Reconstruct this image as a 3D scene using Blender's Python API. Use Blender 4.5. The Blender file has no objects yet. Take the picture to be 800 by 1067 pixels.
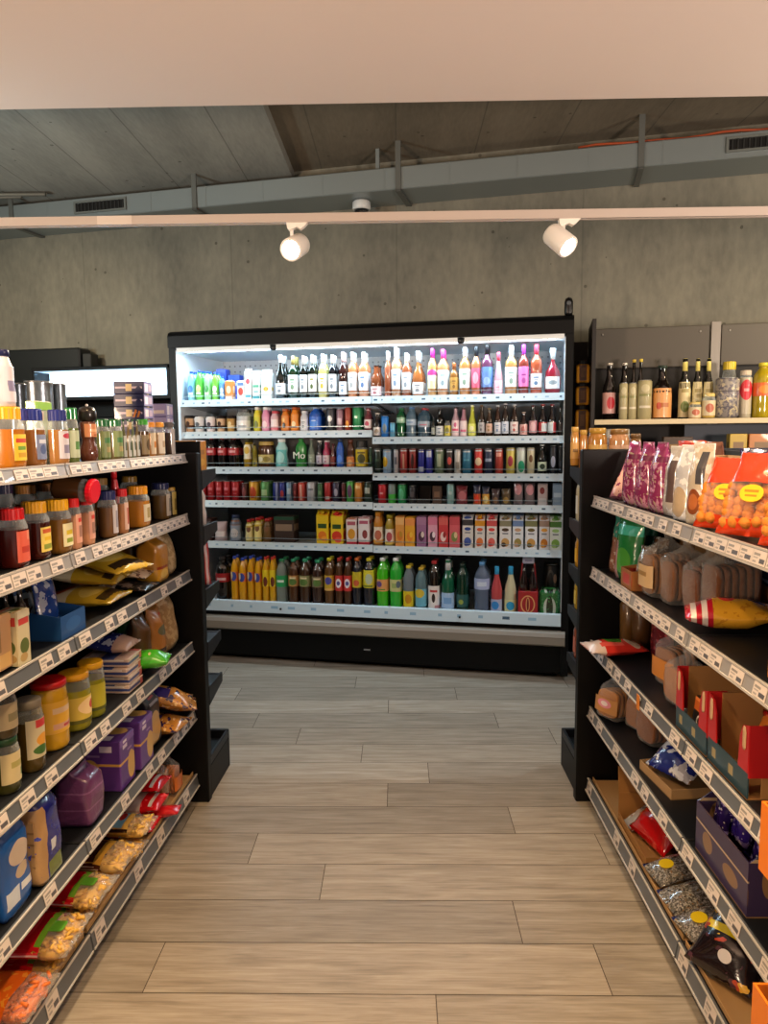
import bpy, math, random
from mathutils import Vector, Matrix, noise
random.seed(7)
PI = math.pi
SC = bpy.context.scene
COL = SC.collection

# ------------------------------------------------------------------ camera
F = 760.0
CAM_H = 1.42
PITCH, YAW, ROLL = math.atan(81 / F), math.atan(15 / F), math.radians(0.5)
cf = Vector((-math.sin(YAW) * math.cos(PITCH), math.cos(YAW) * math.cos(PITCH), -math.sin(PITCH)))
r0 = Vector((math.cos(YAW), math.sin(YAW), 0))
u0 = r0.cross(cf)
cr = r0 * math.cos(ROLL) - u0 * math.sin(ROLL)
cu = u0 * math.cos(ROLL) + r0 * math.sin(ROLL)
CP = Vector((0, 0, CAM_H))
cam = bpy.data.cameras.new('camera')
cam.sensor_fit = 'VERTICAL'
cam.sensor_height = 36
cam.sensor_width = 36
cam.lens = F / 1067 * 36
cam.clip_start = 0.02
camo = bpy.data.objects.new('camera', cam)
COL.objects.link(camo)
M = Matrix((cr, cu, -cf)).transposed().to_4x4()
M.translation = CP
camo.matrix_world = M
SC.camera = camo


# measured photo positions -> points on real planes of the room
def ray(px, py):
    return cf * F + cr * (px - 400) + cu * (533.5 - py)


def on_plane(px, py, p0, n):
    d = ray(px, py)
    return CP + d * ((Vector(p0) - CP).dot(n) / d.dot(n))


# ------------------------------------------------------------------ colours and materials
def lin(h):
    if not isinstance(h, str):
        return (h[0], h[1], h[2], 1)
    h = h.lstrip('#')
    v = [int(h[i:i + 2], 16) / 255 for i in (0, 2, 4)]
    v = [c / 12.92 if c <= 0.04045 else ((c + 0.055) / 1.055) ** 2.4 for c in v]
    return (v[0], v[1], v[2], 1)


MATS = {}


def newmat(name):
    m = bpy.data.materials.new(name)
    m.use_nodes = True
    nt = m.node_tree
    b = nt.nodes['Principled BSDF']
    return m, nt, b


def setb(b, **k):
    names = dict(rough='Roughness', metal='Metallic', coat='Coat Weight', trans='Transmission Weight', ior='IOR', spec='Specular IOR Level',
                 coatr='Coat Roughness', alpha='Alpha')
    for a, v in k.items():
        if a == 'color':
            b.inputs['Base Color'].default_value = lin(v)
        elif a == 'emit':
            b.inputs['Emission Color'].default_value = lin(v[0])
            b.inputs['Emission Strength'].default_value = v[1]
        else:
            b.inputs[names[a]].default_value = v


def wrinkle(nt, b, scale, strength, dist=0.004, detail=3):
    tc = nt.nodes.new('ShaderNodeTexCoord')
    n = nt.nodes.new('ShaderNodeTexNoise')
    n.inputs['Scale'].default_value = scale
    n.inputs['Detail'].default_value = detail
    n.inputs['Distortion'].default_value = 1.2
    bp = nt.nodes.new('ShaderNodeBump')
    bp.inputs['Strength'].default_value = strength
    bp.inputs['Distance'].default_value = dist
    nt.links.new(tc.outputs['Object'], n.inputs['Vector'])
    nt.links.new(n.outputs['Fac'], bp.inputs['Height'])
    nt.links.new(bp.outputs['Normal'], b.inputs['Normal'])
    return n


def mat(color, rough=0.4, coat=0.0, metal=0.0, trans=0.0, ior=1.45, spec=0.5, emit=None, bump=None):
    key = ('m', color, rough, coat, metal, trans, ior, spec, emit, bump)
    if key in MATS:
        return MATS[key]
    m, nt, b = newmat('surface')
    setb(b, color=color, rough=rough, coat=coat, metal=metal, trans=trans, ior=ior, spec=spec)
    if emit:
        setb(b, emit=emit)
    if bump:
        wrinkle(nt, b, bump[0], bump[1])
    MATS[key] = m
    return m


def plastic(c, rough=0.3):
    return mat(c, rough, 0.25)


def film(c, rough=0.22):
    return mat(c, rough, 0.6, bump=(28, 0.55))


def liquid(c):
    return mat(c, 0.08, 0.8, trans=0.25, ior=1.33)


def sheer(key, c, rough, body, edge, bump=None):
    """thin clear glass or film: mostly see-through, with a glossy skin that grows at grazing angles"""
    if key in MATS:
        return MATS[key]
    m, nt, b = newmat('clear_skin')
    N, L = nt.nodes, nt.links
    setb(b, color=c, rough=rough, spec=1.0, coat=.5)
    if bump:
        wrinkle(nt, b, bump[0], bump[1], .006)
    tr = N.new('ShaderNodeBsdfTransparent')
    tr.inputs[0].default_value = lin(c)
    lw = N.new('ShaderNodeLayerWeight'); lw.inputs[0].default_value = .35
    mr = N.new('ShaderNodeMapRange'); mr.inputs[3].default_value = body; mr.inputs[4].default_value = edge
    L.new(lw.outputs['Facing'], mr.inputs[0])
    mx = N.new('ShaderNodeMixShader')
    L.new(mr.outputs[0], mx.inputs[0]); L.new(tr.outputs[0], mx.inputs[1]); L.new(b.outputs[0], mx.inputs[2])
    L.new(mx.outputs[0], N['Material Output'].inputs[0])
    MATS[key] = m
    return m


def clear(c='f2f8f8', rough=0.06):
    return sheer(('clear', c), c, rough, .12, .6)


def cello():
    return sheer('cello', 'f8f7f5', .16, .05, .40, (30, 1.0))


def print_mat(base, marks=(), rough=0.35, coat=0.25, box=False, metal=0.0, bump=None):
    """A printed surface: ellipses ('e'), rectangles ('r'), speckle ('n') in the part's own 0-1 frame."""
    key = ('p', base, tuple(marks), rough, coat, box, metal, bump)
    if key in MATS:
        return MATS[key]
    m, nt, b = newmat('printed')
    N, L = nt.nodes, nt.links
    setb(b, color=base, rough=rough, coat=coat, metal=metal)
    tc = N.new('ShaderNodeTexCoord')
    vec = tc.outputs['Generated']
    if box:
        sg = N.new('ShaderNodeSeparateXYZ')
        L.new(tc.outputs['Generated'], sg.inputs[0])
        sn = N.new('ShaderNodeSeparateXYZ')
        L.new(tc.outputs['Normal'], sn.inputs[0])
        ax = N.new('ShaderNodeMath'); ax.operation = 'ABSOLUTE'
        L.new(sn.outputs[0], ax.inputs[0])
        gx = N.new('ShaderNodeMath'); gx.operation = 'GREATER_THAN'; gx.inputs[1].default_value = 0.7
        L.new(ax.outputs[0], gx.inputs[0])
        mx = N.new('ShaderNodeMix'); mx.data_type = 'FLOAT'
        L.new(gx.outputs[0], mx.inputs[0]); L.new(sg.outputs[0], mx.inputs[2]); L.new(sg.outputs[1], mx.inputs[3])
        az = N.new('ShaderNodeMath'); az.operation = 'ABSOLUTE'
        L.new(sn.outputs[2], az.inputs[0])
        gz = N.new('ShaderNodeMath'); gz.operation = 'GREATER_THAN'; gz.inputs[1].default_value = 0.7
        L.new(az.outputs[0], gz.inputs[0])
        mz = N.new('ShaderNodeMix'); mz.data_type = 'FLOAT'
        L.new(gz.outputs[0], mz.inputs[0]); L.new(sg.outputs[2], mz.inputs[2]); L.new(sg.outputs[1], mz.inputs[3])
        cb = N.new('ShaderNodeCombineXYZ')
        L.new(mx.outputs[0], cb.inputs[0]); L.new(mz.outputs[0], cb.inputs[2])
        vec = cb.outputs[0]
    col = None
    for k in marks:
        if k[0] == 'n':
            nz = N.new('ShaderNodeTexNoise')
            nz.inputs['Scale'].default_value = k[1] * (2.3 if k[1] < 45 else 1)
            nz.inputs['Detail'].default_value = 2
            L.new(tc.outputs['Object'], nz.inputs['Vector'])
            lt = N.new('ShaderNodeMath'); lt.operation = 'GREATER_THAN'; lt.inputs[1].default_value = k[2]
            L.new(nz.outputs['Fac'], lt.inputs[0])
            mask, color = lt.outputs[0], k[3]
        else:
            if k[0] == 'e':
                c, s, color = (k[1], 0, k[2]), (1 / k[3], 0, 1 / k[4]), k[5]
            else:
                c = ((k[1] + k[2]) / 2, 0, (k[3] + k[4]) / 2)
                s = (2 / (k[2] - k[1]), 0, 2 / (k[4] - k[3]))
                color = k[5]
            a = N.new('ShaderNodeVectorMath'); a.operation = 'SUBTRACT'; a.inputs[1].default_value = c
            L.new(vec, a.inputs[0])
            d = N.new('ShaderNodeVectorMath'); d.operation = 'MULTIPLY'; d.inputs[1].default_value = s
            L.new(a.outputs[0], d.inputs[0])
            lt = N.new('ShaderNodeMath'); lt.operation = 'LESS_THAN'; lt.inputs[1].default_value = 1
            if k[0] == 'e':
                e = N.new('ShaderNodeVectorMath'); e.operation = 'LENGTH'
                L.new(d.outputs[0], e.inputs[0]); L.new(e.outputs['Value'], lt.inputs[0])
            else:
                e = N.new('ShaderNodeVectorMath'); e.operation = 'ABSOLUTE'
                L.new(d.outputs[0], e.inputs[0])
                sp = N.new('ShaderNodeSeparateXYZ'); L.new(e.outputs[0], sp.inputs[0])
                mm = N.new('ShaderNodeMath'); mm.operation = 'MAXIMUM'
                L.new(sp.outputs[0], mm.inputs[0]); L.new(sp.outputs[2], mm.inputs[1]); L.new(mm.outputs[0], lt.inputs[0])
            mask = lt.outputs[0]
        mix = N.new('ShaderNodeMix'); mix.data_type = 'RGBA'
        mix.inputs[6].default_value = lin(base)
        mix.inputs[7].default_value = lin(color)
        if col is not None:
            L.new(col, mix.inputs[6])
        L.new(mask, mix.inputs[0])
        col = mix.outputs[2]
    if col is not None:
        L.new(col, b.inputs['Base Color'])
    if bump:
        wrinkle(nt, b, bump[0], bump[1])
    MATS[key] = m
    return m


# ------------------------------------------------------------------ mesh building
class MB:
    def __init__(s):
        s.v, s.f, s.m, s.sm = [], [], [], []

    def face(s, idx, mi=0, smooth=False):
        s.f.append(idx); s.m.append(mi); s.sm.append(smooth)

    def box(s, x0, x1, y0, y1, z0, z1, mi=0, bev=0.0):
        """box with chamfered edges"""
        if bev <= 0:
            n = len(s.v)
            s.v += [(x, y, z) for z in (z0, z1) for y in (y0, y1) for x in (x0, x1)]
            for q in ((0, 2, 3, 1), (4, 5, 7, 6), (0, 1, 5, 4), (2, 6, 7, 3), (0, 4, 6, 2), (1, 3, 7, 5)):
                s.face([n + i for i in q], mi)
            return s
        b = min(bev, (x1 - x0) * .45, (y1 - y0) * .45, (z1 - z0) * .45)
        def ring(z, i):
            n = len(s.v)
            a0, a1, c0, c1 = x0 + i, x1 - i, y0 + i, y1 - i
            k = b if i == 0 else b * .4
            s.v.extend([(a0 + k, c0, z), (a1 - k, c0, z), (a1, c0 + k, z), (a1, c1 - k, z), (a1 - k, c1, z), (a0 + k, c1, z), (a0, c1 - k, z), (a0, c0 + k, z)])
            return n
        R = [ring(z0, b), ring(z0 + b, 0), ring(z1 - b, 0), ring(z1, b)]
        for a, c in zip(R, R[1:]):
            for i in range(8):
                j = (i + 1) % 8
                s.face([a + i, a + j, c + j, c + i], mi)
        s.face([R[0] + i for i in range(7, -1, -1)], mi)
        s.face([R[3] + i for i in range(8)], mi)
        return s

    def loft(s, secs, n=20, mi=None, smooth=True, cap0=True, cap1=True, jitter=0.0, seed=0, rib=0.0):
        """stack of superellipse rings: (z, half_w, half_d[, exponent, dx, dy]); mi: material index per band"""
        rings = []
        for q in secs:
            z, a, d = q[0], q[1], q[2]
            e = q[3] if len(q) > 3 else 2.0
            dx = q[4] if len(q) > 4 else 0
            dy = q[5] if len(q) > 5 else 0
            st = len(s.v)
            for i in range(n):
                t = 2 * PI * (i + .5) / n
                c, w = math.cos(t), math.sin(t)
                k = 1 - (rib if i % 2 else 0)
                x = math.copysign(abs(c) ** (2 / e), c) * a * k
                y = math.copysign(abs(w) ** (2 / e), w) * d * k
                zz = z
                if jitter:
                    g = noise.noise_vector(Vector((x * 22 + seed * 3.1, y * 22 - seed, z * 22 + seed)))
                    x += g.x * jitter; y += g.y * jitter; zz += g.z * jitter * .5
                s.v.append((x + dx, y + dy, zz))
            rings.append(st)
        for k, (a, c) in enumerate(zip(rings, rings[1:])):
            mm = 0 if mi is None else mi[min(k, len(mi) - 1)]
            for i in range(n):
                j = (i + 1) % n
                s.face([a + i, a + j, c + j, c + i], mm, smooth)
        if cap0:
            s.face([rings[0] + i for i in range(n - 1, -1, -1)], 0 if mi is None else mi[0])
        if cap1:
            s.face([rings[-1] + i for i in range(n)], 0 if mi is None else mi[-1])
        return s

    def wrap(s, rw, rd, z0, z1, a0, a1, n=14, mi=0, e=2.0, off=0.0006, rows=None):
        """label sheet on a round body; angles in degrees, -90 is the front"""
        st = len(s.v)
        zs = rows or [(z0, 1.0), (z1, 1.0)]
        for z, k in zs:
            for i in range(n + 1):
                t = math.radians(a0 + (a1 - a0) * i / n)
                c, w = math.cos(t), math.sin(t)
                s.v.append((math.copysign(abs(c) ** (2 / e), c) * (rw * k + off), math.copysign(abs(w) ** (2 / e), w) * (rd * k + off), z))
        for r in range(len(zs) - 1):
            for i in range(n):
                a = st + r * (n + 1) + i
                s.face([a, a + 1, a + n + 2, a + n + 1], mi, True)
        return s

    def pouch(s, w, h, t, seed=0, nu=12, nv=16, p=2.2, top='crimp', bottom='crimp', wob=0.006, pinch=0.05, mi=None, taper=0.0):
        """soft bag standing in x-z, thickness along y; base at z=0"""
        rnd = random.Random(seed)
        ph = rnd.random() * 9
        def prof(v):
            lo = 1.0 if bottom == 'block' else min(1, (v / .32)) ** .6
            if bottom == 'block':
                lo = 0.55 + .45 * min(1, v / .12)
            hi = min(1, (1 - v) / (.30 if top == 'crimp' else .2)) ** .75
            if top == 'block':
                hi = 0.55 + .45 * min(1, (1 - v) / .12)
            return max(lo * hi, 0.0)
        grids = []
        for side in (-1, 1):
            g = []
            for j in range(nv + 1):
                v = j / nv
                row = []
                for i in range(nu + 1):
                    uu = -1 + 2 * i / nu
                    th = t / 2 * prof(v) * (max(0, 1 - abs(uu) ** p)) ** .55
                    edge = 1 - pinch * (1 - abs(2 * v - 1) ** 3)
                    x = uu * w / 2 * edge * (1 - taper * v ** 1.6)
                    y = side * (th + .0008)
                    z = v * h
                    q = Vector((x * 16 + ph, side * 2.3 + ph, z * 16))
                    inner = min(1, (1 - abs(uu)) * 3)
                    nn = noise.noise_vector(q)
                    y += nn.y * wob * inner * (1 if prof(v) > .05 else .4)
                    z += nn.z * wob * .7 * (1 if 0 < j else 0)
                    x += nn.x * wob * .7
                    if j in (0, nv) or j in (1, nv - 1):
                        if (j < 2 and bottom == 'crimp') or (j > 2 and top == 'crimp'):
                            y += (.0022 if i % 2 else -.0022)
                    row.append(len(s.v))
                    s.v.append((x, y, max(z, 0)))
                g.append(row)
            grids.append(g)
        for gi, g in enumerate(grids):
            for j in range(nv):
                mm = 0 if mi is None else mi(j / nv, gi)
                for i in range(nu):
                    q = [g[j][i], g[j][i + 1], g[j + 1][i + 1], g[j + 1][i]]
                    s.face(q if gi == 0 else q[::-1], mm, True)
        A, B = grids
        for j in range(nv):
            s.face([B[j][0], A[j][0], A[j + 1][0], B[j + 1][0]], 0 if mi is None else mi(j / nv, 0), True)
            s.face([A[j][nu], B[j][nu], B[j + 1][nu], A[j + 1][nu]], 0 if mi is None else mi(j / nv, 0), True)
        for i in range(nu):
            s.face([B[0][i], B[0][i + 1], A[0][i + 1], A[0][i]], 0 if mi is None else mi(0, 0))
            s.face([A[nv][i], A[nv][i + 1], B[nv][i + 1], B[nv][i]], 0 if mi is None else mi(.99, 0))
        return s

    def ball(s, c, r, nu=10, nv=7, mi=0, sq=(1, 1, 1), jit=0.0, seed=0):
        rings = []
        top = len(s.v); s.v.append((c[0], c[1], c[2] + r * sq[2]))
        for j in range(1, nv):
            t = PI * j / nv
            st = len(s.v)
            for i in range(nu):
                a = 2 * PI * i / nu
                d = Vector((math.sin(t) * math.cos(a), math.sin(t) * math.sin(a), math.cos(t)))
                k = 1 + jit * noise.noise(d * 1.8 + Vector((seed, 0, 0)))
                s.v.append((c[0] + d.x * r * sq[0] * k, c[1] + d.y * r * sq[1] * k, c[2] + d.z * r * sq[2] * k))
            rings.append(st)
        bot = len(s.v); s.v.append((c[0], c[1], c[2] - r * sq[2]))
        for i in range(nu):
            s.face([top, rings[0] + i, rings[0] + (i + 1) % nu], mi, True)
            s.face([bot, rings[-1] + (i + 1) % nu, rings[-1] + i], mi, True)
        for a, b in zip(rings, rings[1:]):
            for i in range(nu):
                j = (i + 1) % nu
                s.face([a + i, b + i, b + j, a + j], mi, True)
        return s

    def tube(s, pts, r, n=8, mi=0):
        pts = [Vector(p) for p in pts]
        rings = []
        for k, p in enumerate(pts):
            d = (pts[min(k + 1, len(pts) - 1)] - pts[max(k - 1, 0)]).normalized()
            a = d.cross(Vector((0, 0, 1)))
            if a.length < 1e-3:
                a = d.cross(Vector((1, 0, 0)))
            a.normalize(); b = d.cross(a)
            st = len(s.v)
            for i in range(n):
                t = 2 * PI * i / n
                s.v.append(tuple(p + a * math.cos(t) * r + b * math.sin(t) * r))
            rings.append(st)
        for a, b in zip(rings, rings[1:]):
            for i in range(n):
                j = (i + 1) % n
                s.face([a + i, a + j, b + j, b + i], mi, True)
        s.face([rings[0] + i for i in range(n - 1, -1, -1)], mi)
        s.face([rings[-1] + i for i in range(n)], mi)
        return s

    def prism(s, prof, y0, y1, mi=0, axis='y'):
        """closed profile of (a, z) points extruded along y (or x)"""
        n = len(prof); st = len(s.v)
        for y in (y0, y1):
            for a, z in prof:
                s.v.append((a, y, z) if axis == 'y' else (y, a, z))
        for i in range(n):
            j = (i + 1) % n
            s.face([st + i, st + j, st + n + j, st + n + i], mi)
        s.face([st + i for i in range(n - 1, -1, -1)], mi)
        s.face([st + n + i for i in range(n)], mi)
        return s

    def move(s, M, start=0):
        for i in range(start, len(s.v)):
            s.v[i] = tuple(M @ Vector(s.v[i]))
        return s

    def mesh(s, name, mats):
        me = bpy.data.meshes.new(name)
        me.from_pydata(s.v, [], s.f)
        for m in (mats if isinstance(mats, (list, tuple)) else [mats]):
            me.materials.append(m)
        me.polygons.foreach_set('material_index', s.m)
        me.polygons.foreach_set('use_smooth', s.sm)
        me.update()
        return me


def build(name, mb, mats, parent=None):
    o = bpy.data.objects.new(name, mb.mesh(name, mats))
    COL.objects.link(o)
    if parent is not None:
        o.parent = parent
    return o


THINGS = []


def tag(o, label, cat, group=None, row=None, order=0.0):
    o['label'] = label
    o['category'] = cat
    if group:
        o['group'] = group
    THINGS.append((o, row, order))
    return o


def empty(name, loc=(0, 0, 0), rz=0.0):
    o = bpy.data.objects.new(name, None)
    o.empty_display_size = 0.1
    COL.objects.link(o)
    o.location = loc
    o.rotation_euler = (0, 0, rz)
    return o


def structure(o):
    o['kind'] = 'structure'
    return o


def place(o, x, y, z, rz=0.0, rx=0.0, ry=0.0):
    """rx/ry tilt in the thing's own frame, then turn by rz"""
    m = Matrix.Rotation(rz, 4, 'Z') @ Matrix.Rotation(ry, 4, 'Y') @ Matrix.Rotation(rx, 4, 'X')
    o.rotation_euler = m.to_euler()
    o.location = (x, y, z)
    return o


def settle(o, z):
    """lower or lift a placed thing until its lowest point rests at z"""
    bpy.context.view_layer.update()
    lo = min((o.matrix_world @ v.co).z for v in o.data.vertices)
    o.location.z += z - lo
    return o


def copy_tree(o, parent=None):
    c = o.copy()
    COL.objects.link(c)
    if parent is not None:
        c.parent = parent
    for ch in o.children:
        copy_tree(ch, c)
    return c


def text_part(name, body, size, m, parent, loc, rot=(PI / 2, 0, 0), extrude=0.0006, shear=0.0):
    cu_ = bpy.data.curves.new(name, 'FONT')
    cu_.body = body
    cu_.size = size
    cu_.align_x = 'CENTER'
    cu_.align_y = 'CENTER'
    cu_.extrude = extrude
    cu_.shear = shear
    tmp = bpy.data.objects.new(name, cu_)
    COL.objects.link(tmp)
    bpy.context.view_layer.update()
    me = bpy.data.meshes.new_from_object(tmp.evaluated_get(bpy.context.evaluated_depsgraph_get()))
    bpy.data.objects.remove(tmp)
    me.materials.clear()
    me.materials.append(m)
    o = bpy.data.objects.new(name, me)
    COL.objects.link(o)
    o.parent = parent
    o.location = loc
    o.rotation_euler = rot
    return o
# ------------------------------------------------------------------ room shell
def frame(A, P0):
    A = math.radians(A)
    return Vector((math.cos(A), math.sin(A), 0)), Vector((-math.sin(A), math.cos(A), 0)), Vector(P0)


WALL_A = -13.0
wa, wn, WO = frame(WALL_A, (0, 5.2, 0))


def concrete(name, c1, c2, boards=False, holes=True):
    m, nt, b = newmat(name)
    N, L = nt.nodes, nt.links
    setb(b, rough=0.75, spec=0.3)
    tc = N.new('ShaderNodeTexCoord')
    n1 = N.new('ShaderNodeTexNoise'); n1.inputs['Scale'].default_value = 1.3; n1.inputs['Detail'].default_value = 9; n1.inputs['Roughness'].default_value = .62
    mp = N.new('ShaderNodeMapping'); mp.inputs['Scale'].default_value = (1, 1, .45) if not boards else (2.2, .4, 1)
    L.new(tc.outputs['Object'], mp.inputs[0]); L.new(mp.outputs[0], n1.inputs['Vector'])
    n2 = N.new('ShaderNodeTexNoise'); n2.inputs['Scale'].default_value = 26; n2.inputs['Detail'].default_value = 5
    L.new(mp.outputs[0], n2.inputs['Vector'])
    ad = N.new('ShaderNodeMath'); ad.operation = 'MULTIPLY_ADD'; ad.inputs[1].default_value = .35
    L.new(n2.outputs['Fac'], ad.inputs[0]); L.new(n1.outputs['Fac'], ad.inputs[2])
    rp = N.new('ShaderNodeValToRGB')
    rp.color_ramp.elements[0].position = .42; rp.color_ramp.elements[0].color = lin(c1)
    rp.color_ramp.elements[1].position = .9; rp.color_ramp.elements[1].color = lin(c2)
    L.new(ad.outputs[0], rp.inputs[0])
    col = rp.outputs[0]
    if holes:
        vo = N.new('ShaderNodeTexVoronoi'); vo.inputs['Scale'].default_value = 7
        L.new(tc.outputs['Object'], vo.inputs['Vector'])
        lt = N.new('ShaderNodeMath'); lt.operation = 'LESS_THAN'; lt.inputs[1].default_value = .075
        L.new(vo.outputs['Distance'], lt.inputs[0])
        wn_ = N.new('ShaderNodeMath'); wn_.operation = 'MULTIPLY'; wn_.inputs[1].default_value = .6
        L.new(lt.outputs[0], wn_.inputs[0])
        mx = N.new('ShaderNodeMix'); mx.data_type = 'RGBA'; mx.inputs[7].default_value = lin('3a382f')
        L.new(wn_.outputs[0], mx.inputs[0]); L.new(col, mx.inputs[6]); col = mx.outputs[2]
    # formwork joints
    sp = N.new('ShaderNodeSeparateXYZ'); L.new(tc.outputs['Object'], sp.inputs[0])
    md = N.new('ShaderNodeMath'); md.operation = 'PINGPONG'; md.inputs[1].default_value = .26 if boards else .62
    L.new(sp.outputs[0], md.inputs[0])
    l2 = N.new('ShaderNodeMath'); l2.operation = 'LESS_THAN'; l2.inputs[1].default_value = .004 if boards else .005
    L.new(md.outputs[0], l2.inputs[0])
    m2 = N.new('ShaderNodeMath'); m2.operation = 'MULTIPLY'; m2.inputs[1].default_value = .5 if boards else .3
    L.new(l2.outputs[0], m2.inputs[0])
    mx2 = N.new('ShaderNodeMix'); mx2.data_type = 'RGBA'; mx2.inputs[7].default_value = lin('4a4a44')
    L.new(m2.outputs[0], mx2.inputs[0]); L.new(col, mx2.inputs[6])
    L.new(mx2.outputs[2], b.inputs['Base Color'])
    bp = N.new('ShaderNodeBump'); bp.inputs['Strength'].default_value = .25; bp.inputs['Distance'].default_value = .01
    L.new(ad.outputs[0], bp.inputs['Height']); L.new(bp.outputs[0], b.inputs['Normal'])
    return m


M_WALL = concrete('wall_concrete', '63625a', '928f80')
M_CEIL = concrete('ceiling_concrete', '84857f', 'a9a9a1', boards=True)
M_CEIL2 = concrete('raised_shaded_concrete', '6d6557', '8d8372', boards=True)  # darker, browner tone puts the weaker, warmer light into the colour


def floor_mat():
    m, nt, b = newmat('oak_planks')
    N, L = nt.nodes, nt.links
    setb(b, rough=0.42, spec=0.4)
    tc = N.new('ShaderNodeTexCoord')
    at = N.new('ShaderNodeAttribute'); at.attribute_name = 'tone'
    of = N.new('ShaderNodeVectorMath'); of.operation = 'SCALE'; of.inputs['Scale'].default_value = 37
    cb = N.new('ShaderNodeCombineXYZ')
    L.new(at.outputs['Fac'], cb.inputs[0]); L.new(at.outputs['Fac'], cb.inputs[1]); L.new(cb.outputs[0], of.inputs[0])
    ad = N.new('ShaderNodeVectorMath'); ad.operation = 'ADD'
    L.new(tc.outputs['Object'], ad.inputs[0]); L.new(of.outputs[0], ad.inputs[1])
    mp = N.new('ShaderNodeMapping'); mp.inputs['Scale'].default_value = (1.3, 15, 1)
    L.new(ad.outputs[0], mp.inputs[0])
    n1 = N.new('ShaderNodeTexNoise'); n1.inputs['Scale'].default_value = 2.6; n1.inputs['Detail'].default_value = 9; n1.inputs['Roughness'].default_value = .65
    n1.inputs['Distortion'].default_value = .45
    L.new(mp.outputs[0], n1.inputs['Vector'])
    mp2 = N.new('ShaderNodeMapping'); mp2.inputs['Scale'].default_value = (2.5, 60, 1)
    L.new(ad.outputs[0], mp2.inputs[0])
    n2 = N.new('ShaderNodeTexNoise'); n2.inputs['Scale'].default_value = 3; n2.inputs['Detail'].default_value = 4
    L.new(mp2.outputs[0], n2.inputs['Vector'])
    s = N.new('ShaderNodeMath'); s.operation = 'MULTIPLY_ADD'; s.inputs[1].default_value = .5
    L.new(n2.outputs['Fac'], s.inputs[0]); L.new(n1.outputs['Fac'], s.inputs[2])
    rp = N.new('ShaderNodeValToRGB')
    e = rp.color_ramp.elements
    e[0].position = .40; e[0].color = lin('6e665c'); e[1].position = 1.0; e[1].color = lin('aea497')
    k = e.new(.68); k.color = lin('928778')
    L.new(s.outputs[0], rp.inputs[0])
    tv = N.new('ShaderNodeMapRange'); tv.inputs[3].default_value = .82; tv.inputs[4].default_value = 1.12
    L.new(at.outputs['Fac'], tv.inputs[0])
    mu = N.new('ShaderNodeVectorMath'); mu.operation = 'SCALE'
    L.new(rp.outputs[0], mu.inputs[0]); L.new(tv.outputs[0], mu.inputs['Scale'])
    L.new(mu.outputs[0], b.inputs['Base Color'])
    bp = N.new('ShaderNodeBump'); bp.inputs['Strength'].default_value = .12; bp.inputs['Distance'].default_value = .003
    L.new(s.outputs[0], bp.inputs['Height']); L.new(bp.outputs[0], b.inputs['Normal'])
    return m


def make_floor():
    mb = MB()
    rnd = random.Random(4)
    tones = []
    PW, PL, G = 0.1885, 1.2, 0.0012
    offs = {0: .087, 1: .535, 2: .34, 3: -.25, 4: -.51, 5: .41, 6: -.05, 7: .12, 8: -.17}
    mb.box(-5, 5, -2.5, 6.8, -.06, -.0018, 1)
    tones += [0.5] * 6
    for k in range(-21, 28):
        y0 = 1.53 + k * PW
        off = offs.get(k, rnd.uniform(0, PL))
        x = off - PL * 5
        while x < 5:
            a, b = max(x, -5), min(x + PL, 5)
            if b > a + .01:
                n = len(mb.v)
                mb.v += [(a + G, y0 + G, 0), (b - G, y0 + G, 0), (b - G, y0 + PW - G, 0), (a + G, y0 + PW - G, 0)]
                mb.face([n, n + 1, n + 2, n + 3], 0)
                tones.append(rnd.random())
            x += PL
    o = build('floor', mb, [floor_mat(), mat('463a2e', .8)])
    at = o.data.attributes.new('tone', 'FLOAT', 'FACE')
    at.data.foreach_set('value', tones)
    structure(o)


make_floor()

mb = MB().box(-7, 7, 0, .25, 0, 3.5)
w = structure(build('wall_back', mb, M_WALL)); w.location = WO; w.rotation_euler = (0, 0, math.radians(WALL_A))
structure(build('wall_left', MB().box(-4.9, -4.65, -2.5, 6.4, 0, 3.5), M_WALL))
structure(build('wall_right', MB().box(4.2, 4.45, -2.5, 5.0, 0, 3.5), M_WALL))
structure(build('ceiling', MB().box(-5, -.72, 2.9, 6.9, 3.2, 3.5), M_CEIL))
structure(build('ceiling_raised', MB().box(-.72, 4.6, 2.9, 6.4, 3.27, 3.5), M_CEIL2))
structure(build('ceiling_dropped', MB().box(-5, 4.6, -2.5, 2.985, 2.7, 3.6), mat('e2d2c8', .6)))

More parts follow.
